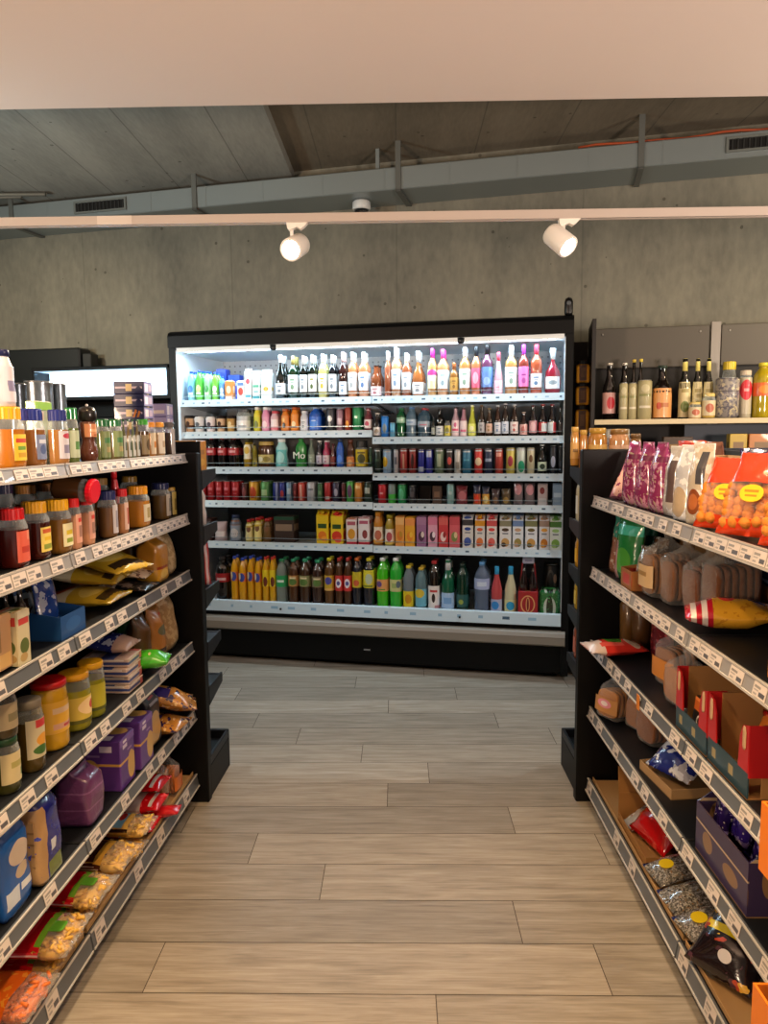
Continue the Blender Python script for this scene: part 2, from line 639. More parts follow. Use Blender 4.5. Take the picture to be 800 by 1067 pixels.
# ------------------------------------------------------------------ air duct under the concrete ceiling
M_ZINC = mat('949ea0', .42, metal=0.55, bump=(9, .12))
duct = empty('air_duct', WO, math.radians(WALL_A))
tag(duct, 'long grey sheet metal air duct running under the concrete ceiling along the back wall', 'duct')
mb = MB()
mb.box(-4.6, 3.9, -.33, -.004, 2.978, 3.118, 0, .006)
for x in [-4.2 + .42 * i for i in range(19)]:
    mb.box(x - .003, x + .003, -.332, -.33, 2.98, 3.116)
build('duct_body', mb, M_ZINC, duct)
for x in (-2.824, -1.342, .091, 1.56, 3.0):
    mb = MB()
    mb.box(x - .017, x + .017, -.342, -.331, 2.965, 3.27 if x > -.7 else 3.2)
    mb.box(x - .017, x + .017, -.342, -.01, 2.962, 2.976)
    build('strap', mb, mat('6b6e6b', .5, metal=.4), duct)
for x0, x1, z0, z1 in ((-2.29, -1.87, 3.008, 3.092), (2.02, 2.44, 3.008, 3.092)):
    mb = MB()
    mb.box(x0, x1, -.345, -.331, z1 - .012, z1); mb.box(x0, x1, -.345, -.331, z0, z0 + .012)
    mb.box(x0, x0 + .014, -.345, -.331, z0 + .012, z1 - .012); mb.box(x1 - .014, x1, -.345, -.331, z0 + .012, z1 - .012)
    g = build('vent_grille', mb, mat('757a77', .5, metal=.3), duct)
    mb = MB().box(x0 + .014, x1 - .014, -.334, -.331, z0 + .012, z1 - .012)
    build('grille_recess', mb, mat('0c0c0c', .8), g)
    mb = MB()
    k = x0 + .03
    while k < x1 - .02:
        mb.box(k, k + .006, -.342, -.334, z0 + .012, z1 - .012); k += .03
    build('grille_slats', mb, mat('2a2b2b', .6), g)
for x in (-.067,):
    build('hanger_rod', MB().box(x - .012, x + .012, -.25, -.235, 3.118, 3.27), M_ZINC, duct)

# conduits under the ceiling at the far left
for i, (x0, x1) in enumerate(((-3.3, -2.78), (-3.1, -2.5))):
    mb = MB().tube([(-3.9 + i * .25, -.55 - i * .06, 3.17), (-2.72 + i * .2, -.34, 3.165)], .014)
    o = build('conduit_pipe', mb, mat('77776f', .5, metal=.3))
    o.location = WO; o.rotation_euler = (0, 0, math.radians(WALL_A))
    tag(o, ['thin grey conduit pipe under the ceiling at the far left end of duct', 'second grey conduit pipe beside the first, nearer the duct vent'][i], 'pipe', 'conduits under the ceiling')

# orange cable lying along the duct top
pts = [(1.2 + .1 * i, -.30 - .015 * math.sin(i * .9), 3.126 + .004 * math.sin(i * 1.7)) for i in range(12)]
o = build('orange_cable', MB().tube(pts, .007), mat('a2441e', .5))
o.location = WO; o.rotation_euler = (0, 0, math.radians(WALL_A))
tag(o, 'thin orange cable lying on top of the grey air duct at the right', 'cable')

# dome camera hanging from the duct
p = WO + wa * -.2 + wn * -.17
dome = empty('dome_camera', (p.x, p.y, 2.9765))
tag(dome, 'small white dome security camera hanging below the grey air duct', 'camera')
build('housing', MB().loft([(0, .05, .05), (-.012, .06, .06), (-.05, .062, .062), (-.06, .055, .055)][::-1], 24), plastic('dfe3e4'), dome)
build('dome', MB().loft([(-.10, .012, .012), (-.095, .028, .028), (-.08, .043, .043), (-.06, .05, .05)], 24), mat('101214', .08, .8), dome)

# ------------------------------------------------------------------ track and spotlights
rail = empty('light_track', (0, 3.03, 2.283))
tag(rail, 'long white lighting track hanging across the aisle below the ceiling', 'lighting track')
mb = MB()
mb.prism([(-.018, -.017), (-.006, -.017), (-.006, -.006), (.006, -.006), (.006, -.017), (.018, -.017), (.018, .017), (-.018, .017)], -4.6, 4.15, axis='x')
build('track_body', mb, mat('b3a79d', .4), rail)
build('joint_cover', MB().box(-1.20, -1.06, -.0195, -.018, -.017, .017), mat('c8bdb2', .35), rail)
for x in (-2.6, 2.4):
    build('suspension_rod', MB().tube([(x, 0, .017), (x, 0, .417)], .004), mat('cfcac4', .4), rail)


def track_spot(x, hx, hz, axis, label, warm):
    t = empty('track_spotlight', (x, 3.03, 2.266))
    tag(t, label, 'spotlight', 'white track spotlights')
    wht = mat('e9e4da', .35)
    mb = MB()
    mb.prism([(-.026, 0), (.06, 0), (.045, -.016), (.030, -.026), (.016, -.018), (.004, -.022), (-.014, -.030), (-.022, -.022)], -.014, .014, axis='y')
    build('adapter', mb, wht, t)
    A = Vector(axis).normalized()
    c = Vector((hx - x, -.0, hz - 2.266))
    build('stem', MB().tube([(-.006, 0, -.02), (-.006, 0, c.z + .03)], .0075, 10), wht, t)
    q = A.to_track_quat('Z', 'Y').to_matrix().to_4x4()
    q.translation = c
    hd = build('lamp_head', MB().loft([(-.058, .030, .030), (-.055, .040, .040), (-.046, .0445, .0445), (.052, .0455, .0455), (.057, .044, .044), (.057, .038, .038), (.045, .035, .035)], 32, cap1=True), wht, t)
    hd.matrix_local = q
    ln = build('lens', MB().loft([(.0465, .034, .034), (.049, .03, .03), (.0505, .015, .015)], 24), mat('fff6e0', .3, emit=('ffedcf' if warm else 'fff5e2', 28.0)), hd)
    l = bpy.data.lights.new('spot_beam', 'SPOT')
    l.energy = 110
    l.color = (1, .80, .56)
    l.spot_size = math.radians(75); l.spot_blend = .6; l.shadow_soft_size = .03
    lo = bpy.data.objects.new('spot_beam', l); COL.objects.link(lo)
    lo.location = Vector((x, 3.03, 2.266)) + c + A * .075
    lo.rotation_euler = (-A).to_track_quat('Z', 'Y').to_euler()


track_spot(-.415, -.407, 2.174, (-.25, -.88, -.42), 'white track spotlight at left, its glowing lens turned to the viewer', True)
track_spot(.672, .652, 2.187, (.5, -.52, -.62), 'white cylindrical track spotlight at right, aimed down toward the right shelves', False)

# ------------------------------------------------------------------ refrigerated multideck
FA = -11.5
fa, fn, FO = frame(FA, (0, 0, 0))
_P = on_plane(400, 698, (0, 0, 0), Vector((0, 0, 1)))
FO = _P - fa * _P.dot(fa) - fa * 2.293
FRZ = math.radians(FA)
FW = 2.425
SPLIT = 1.276


def fpos(px, py, rec):
    w_ = on_plane(px, py, FO + fn * rec, fn)
    return (w_ - FO).dot(fa), w_.z


cooler = empty('multideck_cooler', FO, FRZ)
tag(cooler, 'wide open-fronted black drinks cooler with lit white shelves against the concrete wall', 'refrigerator')
M_DARK = mat('0c0d0e', .45, spec=.2)
M_DARK2 = mat('080809', .5, spec=.2)
M_LINER = mat('dbe6ee', .35)
for x0, x1 in ((0, .042), (FW - .042, FW)):
    mb = MB()
    mb.prism([(0.0, .03), (.85, .03), (.85, 2.05), (.02, 2.05), (0, 2.03)], x0, x1, axis='x')
    sp_ = build('side_panel', mb, M_DARK, cooler)
    xi = x1 if x0 == 0 else x0 - .004
    build('side_liner', MB().box(xi, xi + .004, .006, .70, .4, 1.945), M_LINER, sp_)
mb = MB()
mb.prism([(-.012, 1.96), (.85, 1.96), (.85, 2.062), (.03, 2.062), (.0, 2.05), (-.012, 2.03)], 0.0, FW, axis='x')
can = build('canopy', mb, M_DARK, cooler)
build('canopy_liner', MB().box(.046, FW - .046, .10, .70, 1.938, 1.958), M_LINER, can)
build('lamp_tube', MB().tube([(.10, .055, 1.945), (FW - .10, .055, 1.945)], .011, 10), mat('ffffff', .3, emit=('e2f3ff', 9.0)), can)
build('lamp_reflector', MB().prism([(.004, 1.934), (.010, 1.934), (.012, 1.957), (.095, 1.957), (.098, 1.938), (.102, 1.938), (.102, 1.9595), (.004, 1.9595)], .05, FW - .05, axis='x'), mat('e8f0f4', .3), can)
for px in (284, 480):
    x, _ = fpos(px, 358, 0)
    build('lamp_clip', MB().loft([(1.925, .010, .008), (1.930, .020, .014), (1.958, .022, .016)], 14, ).move(Matrix.Translation((x, .01, 0))), mat('1c2024', .3), can)

# perforated back
m, nt, b = newmat('perforated_white_steel')
setb(b, color='cfdbe4', rough=.4)
N, L = nt.nodes, nt.links
tc = N.new('ShaderNodeTexCoord')
mp = N.new('ShaderNodeVectorMath'); mp.operation = 'SCALE'; mp.inputs['Scale'].default_value = 26
L.new(tc.outputs['Object'], mp.inputs[0])
fr = N.new('ShaderNodeVectorMath'); fr.operation = 'FRACTION'; L.new(mp.outputs[0], fr.inputs[0])
sb = N.new('ShaderNodeVectorMath'); sb.operation = 'SUBTRACT'; sb.inputs[1].default_value = (.5, .5, .5); L.new(fr.outputs[0], sb.inputs[0])
ml = N.new('ShaderNodeVectorMath'); ml.operation = 'MULTIPLY'; ml.inputs[1].default_value = (1, 0, 1); L.new(sb.outputs[0], ml.inputs[0])
ln = N.new('ShaderNodeVectorMath'); ln.operation = 'LENGTH'; L.new(ml.outputs[0], ln.inputs[0])
lt = N.new('ShaderNodeMath'); lt.operation = 'LESS_THAN'; lt.inputs[1].default_value = .16; L.new(ln.outputs['Value'], lt.inputs[0])
mx = N.new('ShaderNodeMix'); mx.data_type = 'RGBA'; mx.inputs[6].default_value = lin('cfdbe4'); mx.inputs[7].default_value = lin('8d99a4')
L.new(lt.outputs[0], mx.inputs[0]); L.new(mx.outputs[2], b.inputs['Base Color'])
build('back_panel', MB().box(.046, FW - .046, .68, .84, 1.62, 1.94), m, cooler)
build('shaded_back_panel', MB().box(.046, FW - .046, .68, .84, .38, 1.62), mat('6c6d6e', .5), cooler)  # plain dark grey stands in for the shade behind the goods
build('base_plinth', MB().box(.01, FW - .01, .035, .84, .03, .205, 0, .006).box(.06, FW - .06, .10, .80, 0, .03), M_DARK, cooler)
build('tank_front', MB().box(.042, FW - .042, .012, .70, .205, .325), M_DARK2, cooler)
mb = MB().prism([(-.032, .218), (-.02, .208), (.012, .208), (.012, .292), (-.02, .292), (-.032, .282)], .02, FW - .02, axis='x')
mb.box(.02, FW - .02, -.034, -.030, .262, .286, 1)
build('bumper', mb, [mat('8f877c', .4), mat('b9b6b0', .35)], cooler)
x, z = fpos(381, 682, 0)
build('maker_badge', MB().box(x - .02, x + .02, .031, .035, .105, .113), mat('b8b8b8', .3, metal=.8), cooler)
M_RAIL = mat('dce9f0', .3)


def ticks(n, seed, mode='cool'):
    rnd = random.Random(seed)
    marks = []
    x = 0.01
    while x < .98 and len(marks) < 26:
        w_ = rnd.uniform(.006, .02)
        marks.append(('r', x, x + w_, .38, .62, '8fb3cc' if rnd.random() < .75 else '3d5a72'))
        x += w_ + rnd.uniform(.02, .06)
    return print_mat('c6d9e4', marks, .3, .1)


mb = MB().box(.044, FW - .044, .02, .68, .34, .372)
deck = build('deck', mb, mat('c3d0d8', .4), cooler)
mb = MB().prism([(-.012, .322), (.0, .322), (.02, .388), (.012, .392), (-.002, .386)], .044, FW - .044, axis='x')
build('price_rail', mb, ticks(20, 50), deck)
for px in (293, 479):
    x, z = fpos(px, 635 if px < 400 else 644, 0)
    build('rail_clip', MB().box(x - .005, x + .005, -.016, -.008, .345, .356), mat('16202a', .4), deck)
SH = {}


def cool_shelf(name, x0, x1, z, seed):
    s = build('shelf', MB().box(x0, x1, .055, .60, z - .035, z - .006, 0), mat('aebbc4', .4), cooler)
    mb = MB().prism([(.036, z - .042), (.055, z - .042), (.055, z - .004), (.052, z), (.046, z)], x0, x1, axis='x')
    build('price_rail', mb, ticks(20, seed), s)
    build('wire_fence', MB().box(x0 + .01, x1 - .01, .058, .061, z + .022, z + .025), mat('9fb4bf', .3, metal=.5), s)
    for x in (x0 + .012, x1 - .012):
        build('shelf_bracket', MB().prism([(.06, z - .034), (.66, z - .09), (.66, z - .034)], x - .006, x + .006, axis='x'), mat('98a4ac', .4), s)
    SH[name] = z
    return s


cool_shelf('1L', .046, SPLIT - .002, 1.643, 1); cool_shelf('1R', SPLIT + .002, FW - .046, 1.643, 2)
cool_shelf('2L', .046, SPLIT - .002, 1.446, 3); cool_shelf('2R', SPLIT + .002, FW - .046, 1.405, 4)
cool_shelf('3L', .046, SPLIT - .002, 1.226, 5); cool_shelf('3R', SPLIT + .002, FW - .046, 1.19, 6)
cool_shelf('4L', .046, SPLIT - .002, 1.016, 7); cool_shelf('4R', SPLIT + .002, FW - .046, 1.01, 8)
cool_shelf('5L', .046, SPLIT - .002, .757, 9); cool_shelf('5R', SPLIT + .002, FW - .046, .753, 10)
SH['6'] = .378

# little black device standing on the right end of the cooler
p = FO + fa * (FW - .03) + fn * .03
dev = empty('counter_sensor', (p.x, p.y, 2.062), FRZ)
tag(dev, 'small black oval device standing on the right end of the cooler canopy', 'sensor')
build('housing', MB().loft([(0, .020, .016), (.012, .023, .018), (.07, .023, .018), (.088, .017, .014), (.094, .006, .006)], 18), mat('0d0d0e', .35), dev)
build('lens_ring', MB().loft([(0, .012, .012), (.004, .012, .012), (.004, .007, .007)], 16).move(Matrix.Translation((0, -.0165, .062)) @ Matrix.Rotation(PI / 2, 4, 'X')), mat('555a5e', .3), dev)

# ------------------------------------------------------------------ gondola shelving along the aisle
M_STEEL = mat('0b0b0d', .5, spec=.25)
M_STEEL2 = mat('15171c', .45, spec=.35)


def tagmat(i):
    rnd = random.Random(i * 13 + 5)
    a = rnd.uniform(.45, .62)
    marks = [('r', .08, .55, .62, .8, '8d8a88'), ('r', .08, .42, .42, .52, 'a09c99'), ('r', a, .92, .14, .46, '54535a'), ('r', .08, .34, .12, .26, '9b9795')]
    return print_mat('d2c8c2', marks, .45, .0)


TAGM = [tagmat(i) for i in range(5)]


def gondola(name, label, org, rz, secs, panel_t, levels, base_top, depth, toprail, pale, seed, post_top):
    """secs: runs along local x; local y is depth from the aisle edge"""
    g = empty(name, org, rz)
    tag(g, label, 'shelving')
    rnd = random.Random(seed)
    t0, t1 = secs[0][0], secs[-1][1]
    a, b = panel_t
    mb = MB().box(a, b, -.048, depth * 2 + .1, 0, 1.358, 0, .004)
    build('end_panel', mb, M_STEEL, g)
    build('back_panel', MB().box(t0, t1, depth + .01, depth + .03, .05, post_top), mat('141312', .6), g)
    ends = sorted({q for s in secs for q in s})
    for q in ends[1:-1]:
        build('upright_post', MB().box(q - .03, q + .03, depth - .03, depth + .008, .02, post_top), mat('8d8479', .45, metal=.2), g)
    build('plinth', MB().box(t0, t1, .03, depth, 0, base_top - .05), mat('0c0c0d', .6), g)
    for lv in [base_top] + levels:
        base = lv == base_top
        for (s0, s1) in secs:
            top = lv - .006
            sh = build('base_shelf' if base else 'shelf', MB().box(s0 + .003, s1 - .003, .006, depth, top - .028, top, 0, .003), M_STEEL2, g)
            hh = .048 if base else (.032 if lv == max(levels) and toprail else .038)
            mb = MB().prism([(-.012, lv - hh), (.006, lv - hh), (.006, lv - .003), (.002, lv), (-.004, lv)], s0 + .004, s1 - .004, axis='x')
            mb.box(s0 + .004, s1 - .004, -.0145, -.0095, lv - hh - .001, lv - hh + .004, 1)
            mb.box(s0 + .004, s1 - .004, -.0065, -.0025, lv - .003, lv + .001, 1)
            pl_ = lv in pale
            rl = build('price_rail', mb, [mat('8f8f92' if pl_ else '5b6068', .35, .2), mat('bdbab6', .35)], sh)
            x = s0 + .02
            k = 0
            while x < s1 - .07:
                w_ = rnd.uniform(.05, .062)
                if base:
                    gap = rnd.uniform(.10, .3)
                elif pl_:
                    gap = rnd.choice((.002, .003, .004, .045))
                else:
                    gap = rnd.choice((.05, .09, .14, .03))
                s_ = hh - .009
                n0 = hh / .008
                mb = MB().box(0, w_, -.0012, 0, 0, s_)
                o = build('price_tag', mb, TAGM[rnd.randrange(5)], sh)
                o.location = (x, -.0065 - .0065 * .9, lv - hh + .005)
                o.rotation_euler = (-math.atan2(.008, hh - .003), 0, 0)
                x += w_ + gap
                k += 1
    return g


# left: local x runs away from the camera, far end panel at the far end
LS = .035
LRZ = PI / 2 - math.atan(LS)
LDIR = Vector((LS, 1, 0)).normalized()
LDEP = Vector((-1, LS, 0)).normalized()
LFAR = Vector((-.79, 2.69, 0))
LO = LFAR - LDIR * 1.84
LZ = {1: 1.355, 2: 1.133, 3: .920, 4: .644, 5: .377, 6: .120}
gL = gondola('gondola_shelving', 'long black supermarket shelving with price rails along the left of the aisle', LO, LRZ,
             [(0.0, .925), (.925, 1.838)], (1.84, 1.88), [LZ[i] for i in (1, 2, 3, 4, 5)], LZ[6], .46, True, {LZ[1], LZ[2]}, 3, 1.33)
# right: local x runs toward the camera
RO = Vector((.726, 2.70, 0))
RRZ = -PI / 2
RZ = {1: 1.188, 2: .923, 3: .643, 4: .385, 5: .100}
gR = gondola('gondola_shelving', 'long black supermarket shelving with half empty shelves along the right of the aisle', RO, RRZ,
             [(.002, .915), (.915, 1.84)], (-.042, 0.0), [RZ[i] for i in (1, 2, 3, 4)], RZ[5], .46, False, {RZ[1], RZ[2]}, 8, 1.35)


# end caps facing the cooler
def endcap(org, sx, levels, label, seed, rz=0.0):
    g = empty('endcap_shelving', org, rz)
    tag(g, label, 'shelving')
    W_ = .92
    xs = lambda q0, q1: (min(q0 * sx, q1 * sx), max(q0 * sx, q1 * sx))
    a, b = xs(0, W_)
    build('back_panel', MB().box(a, b, .0, .012, .16, 1.40 if sx < 0 else 1.30), M_STEEL, g)
    bs = build('base_shelf', MB().box(a, b, .0, .262, 0, .13, 0, .004), M_STEEL, g)
    build('base_rim', MB().box(a, b, .262, .278, 0, .165, 0, .003), M_STEEL2, bs)
    c, d = xs(0, .012)
    build('base_rim', MB().box(c, d, .0, .262, .13, .165, 0, .003), M_STEEL2, bs)
    for z in levels:
        s = build('shelf', MB().box(a, b, .012, .19, z - .024, z - .004, 0, .002), M_STEEL2, g)
        build('price_rail', MB().prism([(.19, z - .034), (.2, z - .034), (.196, z), (.19, z)], a, b, axis='x'), mat('5b6068', .35, .2), s)
        e0, e1 = xs(-.002, .006)
        build('shelf_bracket', MB().prism([(.012, z - .07), (.012, z + .004), (.196, z + .004), (.196, z - .034)], e0, e1, axis='x'), M_STEEL2, s)
    return g


ECL = Vector((-.745, 2.737, 0))
ECR = Vector((.692, 2.745, 0))
LCZ = [1.285, 1.072, .826, .618, .44]
RCZ = [1.282, 1.075, .89, .72, .52]
endcap(ECL, -1, LCZ, 'black end cap shelving on the far end of the left aisle shelving', 1, -math.atan(LS))
endcap(ECR, 1, RCZ, 'black end cap shelving on the far end of the right aisle shelving', 2)
# ------------------------------------------------------------------ goods: every maker returns the top-level thing, base at z=0, front towards -y
def T(x=0, y=0, z=0):
    return Matrix.Translation((x, y, z))


def bottle(name, w, h, glass, cap, label=None, shape='wine', n=18, lab=None, capm=None, bodym=None, span=150, lid='cap'):
    """glass bottle from a turned profile; label = colour or print marks"""
    r = w / 2
    P = {
        'wine': [(0, .86), (.012, 1), (.62, 1), (.68, .93), (.735, .62), (.78, .40), (.84, .34), (.985, .34), (1, .36)],
        'champ': [(0, .86), (.012, 1), (.46, 1), (.56, .9), (.68, .58), (.78, .38), (.97, .32), (1, .36)],
        'flute': [(0, .9), (.012, 1), (.50, .98), (.62, .78), (.74, .52), (.86, .36), (.985, .32), (1, .34)],
        'squat': [(0, .7), (.02, .86), (.10, .98), (.34, 1), (.50, .86), (.60, .52), (.68, .30), (.74, .25), (.985, .24), (1, .26)],
        'beer': [(0, .88), (.015, 1), (.52, 1), (.60, .92), (.70, .6), (.78, .44), (.94, .40), (1, .44)],
        'soda': [(0, .80), (.012, .94), (.05, .99), (.16, .95), (.24, 1), (.64, 1), (.72, .97), (.80, .82), (.86, .60), (.90, .42), (.915, .38), (.925, .46), (.935, .40)],
        'water': [(0, .86), (.015, .98), (.1, 1), (.14, .93), (.2, 1), (.26, .93), (.32, 1), (.38, .93), (.44, 1), (.70, 1), (.78, .86), (.86, .52), (.9, .36), (.915, .42), (.93, .34)],
        'smoothie': [(0, .86), (.012, .98), (.30, 1), (.40, .88), (.5, .86), (.6, .95), (.68, .95), (.78, .72), (.84, .6), (.88, .56)],
        'sauce': [(0, .9), (.012, 1), (.60, 1), (.70, .8), (.76, .42), (.98, .36), (1, .38)],
        'tallneck': [(0, .9), (.012, 1), (.40, .98), (.55, .72), (.68, .45), (.8, .34), (.985, .30), (1, .32)],
    }[shape]
    secs = [(z * h, k * r, k * r) for z, k in P]
    body = build(name, MB().loft(secs, n), bodym or liquid(glass))
    # closure
    if lid == 'foil':
        z0 = .80 if shape != 'squat' else .76
        ks = [k for z, k in P if z >= z0]
        mb = MB().loft([(z0 * h, r * ks[0] * 1.06 + .0006, r * ks[0] * 1.06 + .0006), (.985 * h, r * .36 + .0012, r * .36 + .0012), (1.004 * h, r * .37, r * .37), (1.006 * h, r * .2, r * .2)], n)
        build('capsule', mb, capm or mat(cap, .3, .3), body)
    else:
        k = P[-1][1]
        z0 = P[-1][0] - (.0 if shape in ('soda', 'water', 'smoothie') else .05)
        z1 = 1.0
        kk = max(k * 1.16, .40) if shape in ('soda', 'water') else k * 1.16
        mb = MB().loft([(z0 * h, r * kk, r * kk), (z1 * h - .002, r * kk, r * kk), (z1 * h, r * kk * .86, r * kk * .86)], 20, rib=.05)
        build('cap', mb, capm or plastic(cap), body)
    if label:
        z0, z1 = {'wine': (.16, .56), 'champ': (.12, .36), 'flute': (.14, .46), 'squat': (.16, .40), 'beer': (.14, .46), 'soda': (.40, .62), 'water': (.46, .68), 'smoothie': (.06, .28), 'sauce': (.12, .55), 'tallneck': (.06, .34)}[shape]
        if lab:
            z0, z1 = lab
        lm = label if not isinstance(label, str) else mat(label, .5)
        def rad(z):
            for (za, ka), (zb, kb) in zip(P, P[1:]):
                if za <= z <= zb:
                    return ka + (kb - ka) * (z - za) / max(zb - za, 1e-6)
            return 1
        rows = [((z0 + (z1 - z0) * i / 4) * h, rad(z0 + (z1 - z0) * i / 4)) for i in range(5)]
        full = shape in ('soda', 'water')
        mb = MB().wrap(r, r, 0, 0, -90 - (180 if full else span / 2), -90 + (180 if full else span / 2), 24 if full else 12, rows=rows, off=.0012)
        build('label', mb, lm, body)
    return body


def can(name, w, h, m, n=20):
    r = w / 2
    body = build(name, MB().loft([(0, r * .8, r * .8), (.004, r * .84, r * .84), (.010, r, r), (h - .010, r, r), (h - .003, r * .86, r * .86)], n), m)
    build('lid', MB().loft([(h - .003, r * .86, r * .86), (h, r * .86, r * .86), (h, r * .79, r * .79), (h - .004, r * .77, r * .77)], n), mat('c3c8cc', .3, metal=.9), body)
    build('pull_tab', MB().box(-r * .25, r * .25, -r * .1, r * .5, h - .0038, h - .0018, 0, .0005), mat('b4b9bd', .3, metal=.9), body)
    return body


def carton(name, w, h, m, d=None, cap=None, gable=True, topm=None):
    d = d or w
    a, b = w / 2, d / 2
    if gable:
        hb = h * .84
        mb = MB().loft([(0, a * .97, b * .97, 14), (.004, a, b, 14), (hb, a, b, 14)], 24, smooth=False, cap1=False)
        o = build(name, mb, m)
        mb = MB()
        mb.prism([(-b, 0), (b, 0), (.003, h - hb - .012), (.003, h - hb), (-.003, h - hb), (-.003, h - hb - .012)], -a, a, axis='x').move(T(0, 0, hb))
        build('gable_top', mb, topm or m, o)
        if cap:
            mb = MB().loft([(0, .013, .013), (.012, .013, .013), (.014, .011, .011)], 14, rib=.05)
            mb.move(T(0, -b * .5, hb + (h - hb) * .42) @ Matrix.Rotation(.85, 4, 'X'))
            build('cap', mb, plastic(cap), o)
    else:
        o = build(name, MB().box(-a, a, -b, b, 0, h, 0, .003), m)
        build('folded_seam', MB().box(-a * .96, a * .96, -.004, .004, h - .001, h + .004, 0, .001), topm or m, o)
        if cap:
            build('cap', MB().loft([(h, .012, .012), (h + .014, .012, .012), (h + .016, .01, .01)], 14, rib=.05).move(T(0, -b * .45, 0)), plastic(cap), o)
    return o


def cup(name, w, h, m, lidc):
    r = w / 2
    o = build(name, MB().loft([(0, r * .74, r * .74), (.003, r * .78, r * .78), (h * .8, r * .98, r * .98), (h * .82, r, r), (h * .84, r, r)], 20), m)
    build('lid', MB().loft([(h * .82, r * 1.05, r * 1.05), (h * .87, r * 1.05, r * 1.05), (h * .9, r * .92, r * .92), (h * .98, r * .86, r * .86), (h, r * .8, r * .8)], 20), plastic(lidc), o)
    return o


def box(name, w, d, h, m, flap=None):
    o = build(name, MB().box(-w / 2, w / 2, -d / 2, d / 2, 0, h, 0, .0025), m)
    if flap:
        build('flap', MB().box(-w / 2 * .97, w / 2 * .97, -d / 2 - .0008, -d / 2 + .001, h * .86, h * .985), flap, o)
    return o


def jar(name, w, h, content, lid, label=None, fill=.8, lidk=.9, lidh=.14, square=2.0, n=28, labz=(.16, .6), rib=.03, glass=None, lspan=170, lidm=None, rot=0, neck=.8):
    """glass jar: filled body, clear shoulder, screw lid, paper label"""
    r = w / 2
    hb = h * (1 - lidh)
    zf = hb * fill
    e = square
    mats_ = [content if not isinstance(content, str) else mat(content, .16, .7), glass or clear()]
    secs = [(0, r * .86, r * .86, e), (.004, r * .96, r * .96, e), (.012, r, r, e), (hb * .45, r, r, e)]
    if zf < hb * .86:
        secs += [(zf, r, r, e), (hb * .86, r * .99, r * .99, e)]
        mi = [0, 0, 0, 0, 1, 1, 1]
    else:
        secs += [(hb * .8, r, r, e), (hb * .86, r * .99, r * .99, e)]
        mi = [0]
    secs += [(hb * .95, r * (neck + .08), r * (neck + .08), 2 + (e - 2) * .4), (hb + .003, r * neck, r * neck, 2)]
    body = build(name, MB().loft(secs, n, mi=mi), mats_)
    rl = r * lidk
    build('lid', MB().loft([(hb, rl, rl), (h - .004, rl, rl), (h - .001, rl * .96, rl * .96), (h, rl * .9, rl * .9)], 44, rib=rib, smooth=rib == 0), lidm or plastic(lid), body)
    if label:
        lm = label if not isinstance(label, str) else mat(label, .5)
        build('label', MB().wrap(r, r, labz[0] * h, labz[1] * h, -90 - lspan / 2 + rot, -90 + lspan / 2 + rot, 16, e=e, off=.001), lm, body)
    return body


def pouch(name, w, h, t, m, seed=1, top='crimp', bottom='crimp', window=None, label=None, wob=.006, p=2.2, pinch=.05, seal=None, taper=0.0):
    mb = MB().pouch(w, h, t, seed, top=top, bottom=bottom, wob=wob, p=p, pinch=pinch, nu=14, nv=18, taper=taper)
    o = build(name, mb, m)
    if seal:
        ms = MB().box(-w / 2 * (.99 - taper), w / 2 * (.99 - taper), -.0035, .0035, h - .014, h + .002, 0, .001)
        build('seal', ms, seal, o)
    if label:
        (lx0, lx1, lz0, lz1), lm = label
        # sticker follows the bag front by sampling its height
        src = MB().pouch(w, h, t, seed, top=top, bottom=bottom, wob=wob, p=p, pinch=pinch, nu=14, nv=18)
        nu, nv = 14, 18
        g = src.v[:(nu + 1) * (nv + 1)]
        mb2 = MB()
        K = 6
        for j in range(K + 1):
            for i in range(K + 1):
                u = lx0 + (lx1 - lx0) * i / K
                v = lz0 + (lz1 - lz0) * j / K
                fi, fj = u * nu, v * nv
                i0, j0 = min(int(fi), nu - 1), min(int(fj), nv - 1)
                fu, fv = fi - i0, fj - j0
                q = [Vector(g[(j0 + b) * (nu + 1) + i0 + a]) for b in (0, 1) for a in (0, 1)]
                P_ = (q[0] * (1 - fu) + q[1] * fu) * (1 - fv) + (q[2] * (1 - fu) + q[3] * fu) * fv
                mb2.v.append((P_.x, P_.y - .0025, P_.z))
        for j in range(K):
            for i in range(K):
                a = j * (K + 1) + i
                mb2.face([a, a + 1, a + K + 2, a + K + 1], 0, True)
        build('label', mb2, lm, o)
    return o


def brick_bag(name, w, d, h, m, seed=1, topm=None, e=6, jit=.007, tie=True):
    """block-bottom paper or film bag (flour, rice, coffee) with gathered folded top"""
    a, b = w / 2, d / 2
    secs = [(0, a * .92, b * .92, e), (.01, a, b, e)]
    for k in range(1, 7):
        z = .01 + (h * .78 - .01) * k / 6
        bulge = 1 + .05 * math.sin(PI * k / 6)
        secs.append((z, a * bulge, b * bulge, e - k * .3))
    secs += [(h * .84, a * .97, b * .8, 4), (h * .9, a * .95, b * .42, 4), (h * .94, a * .94, b * .16, 5), (h * .99, a * .93, b * .1, 6), (h, a * .93, b * .1, 6)]
    o = build(name, MB().loft(secs, 36, jitter=jit, seed=seed), m)
    if topm:
        build('seal', MB().box(-a * .94, a * .94, -b * .12 - .002, b * .12 + .002, h * .955, h * 1.0, 0, .001), topm, o)
    return o


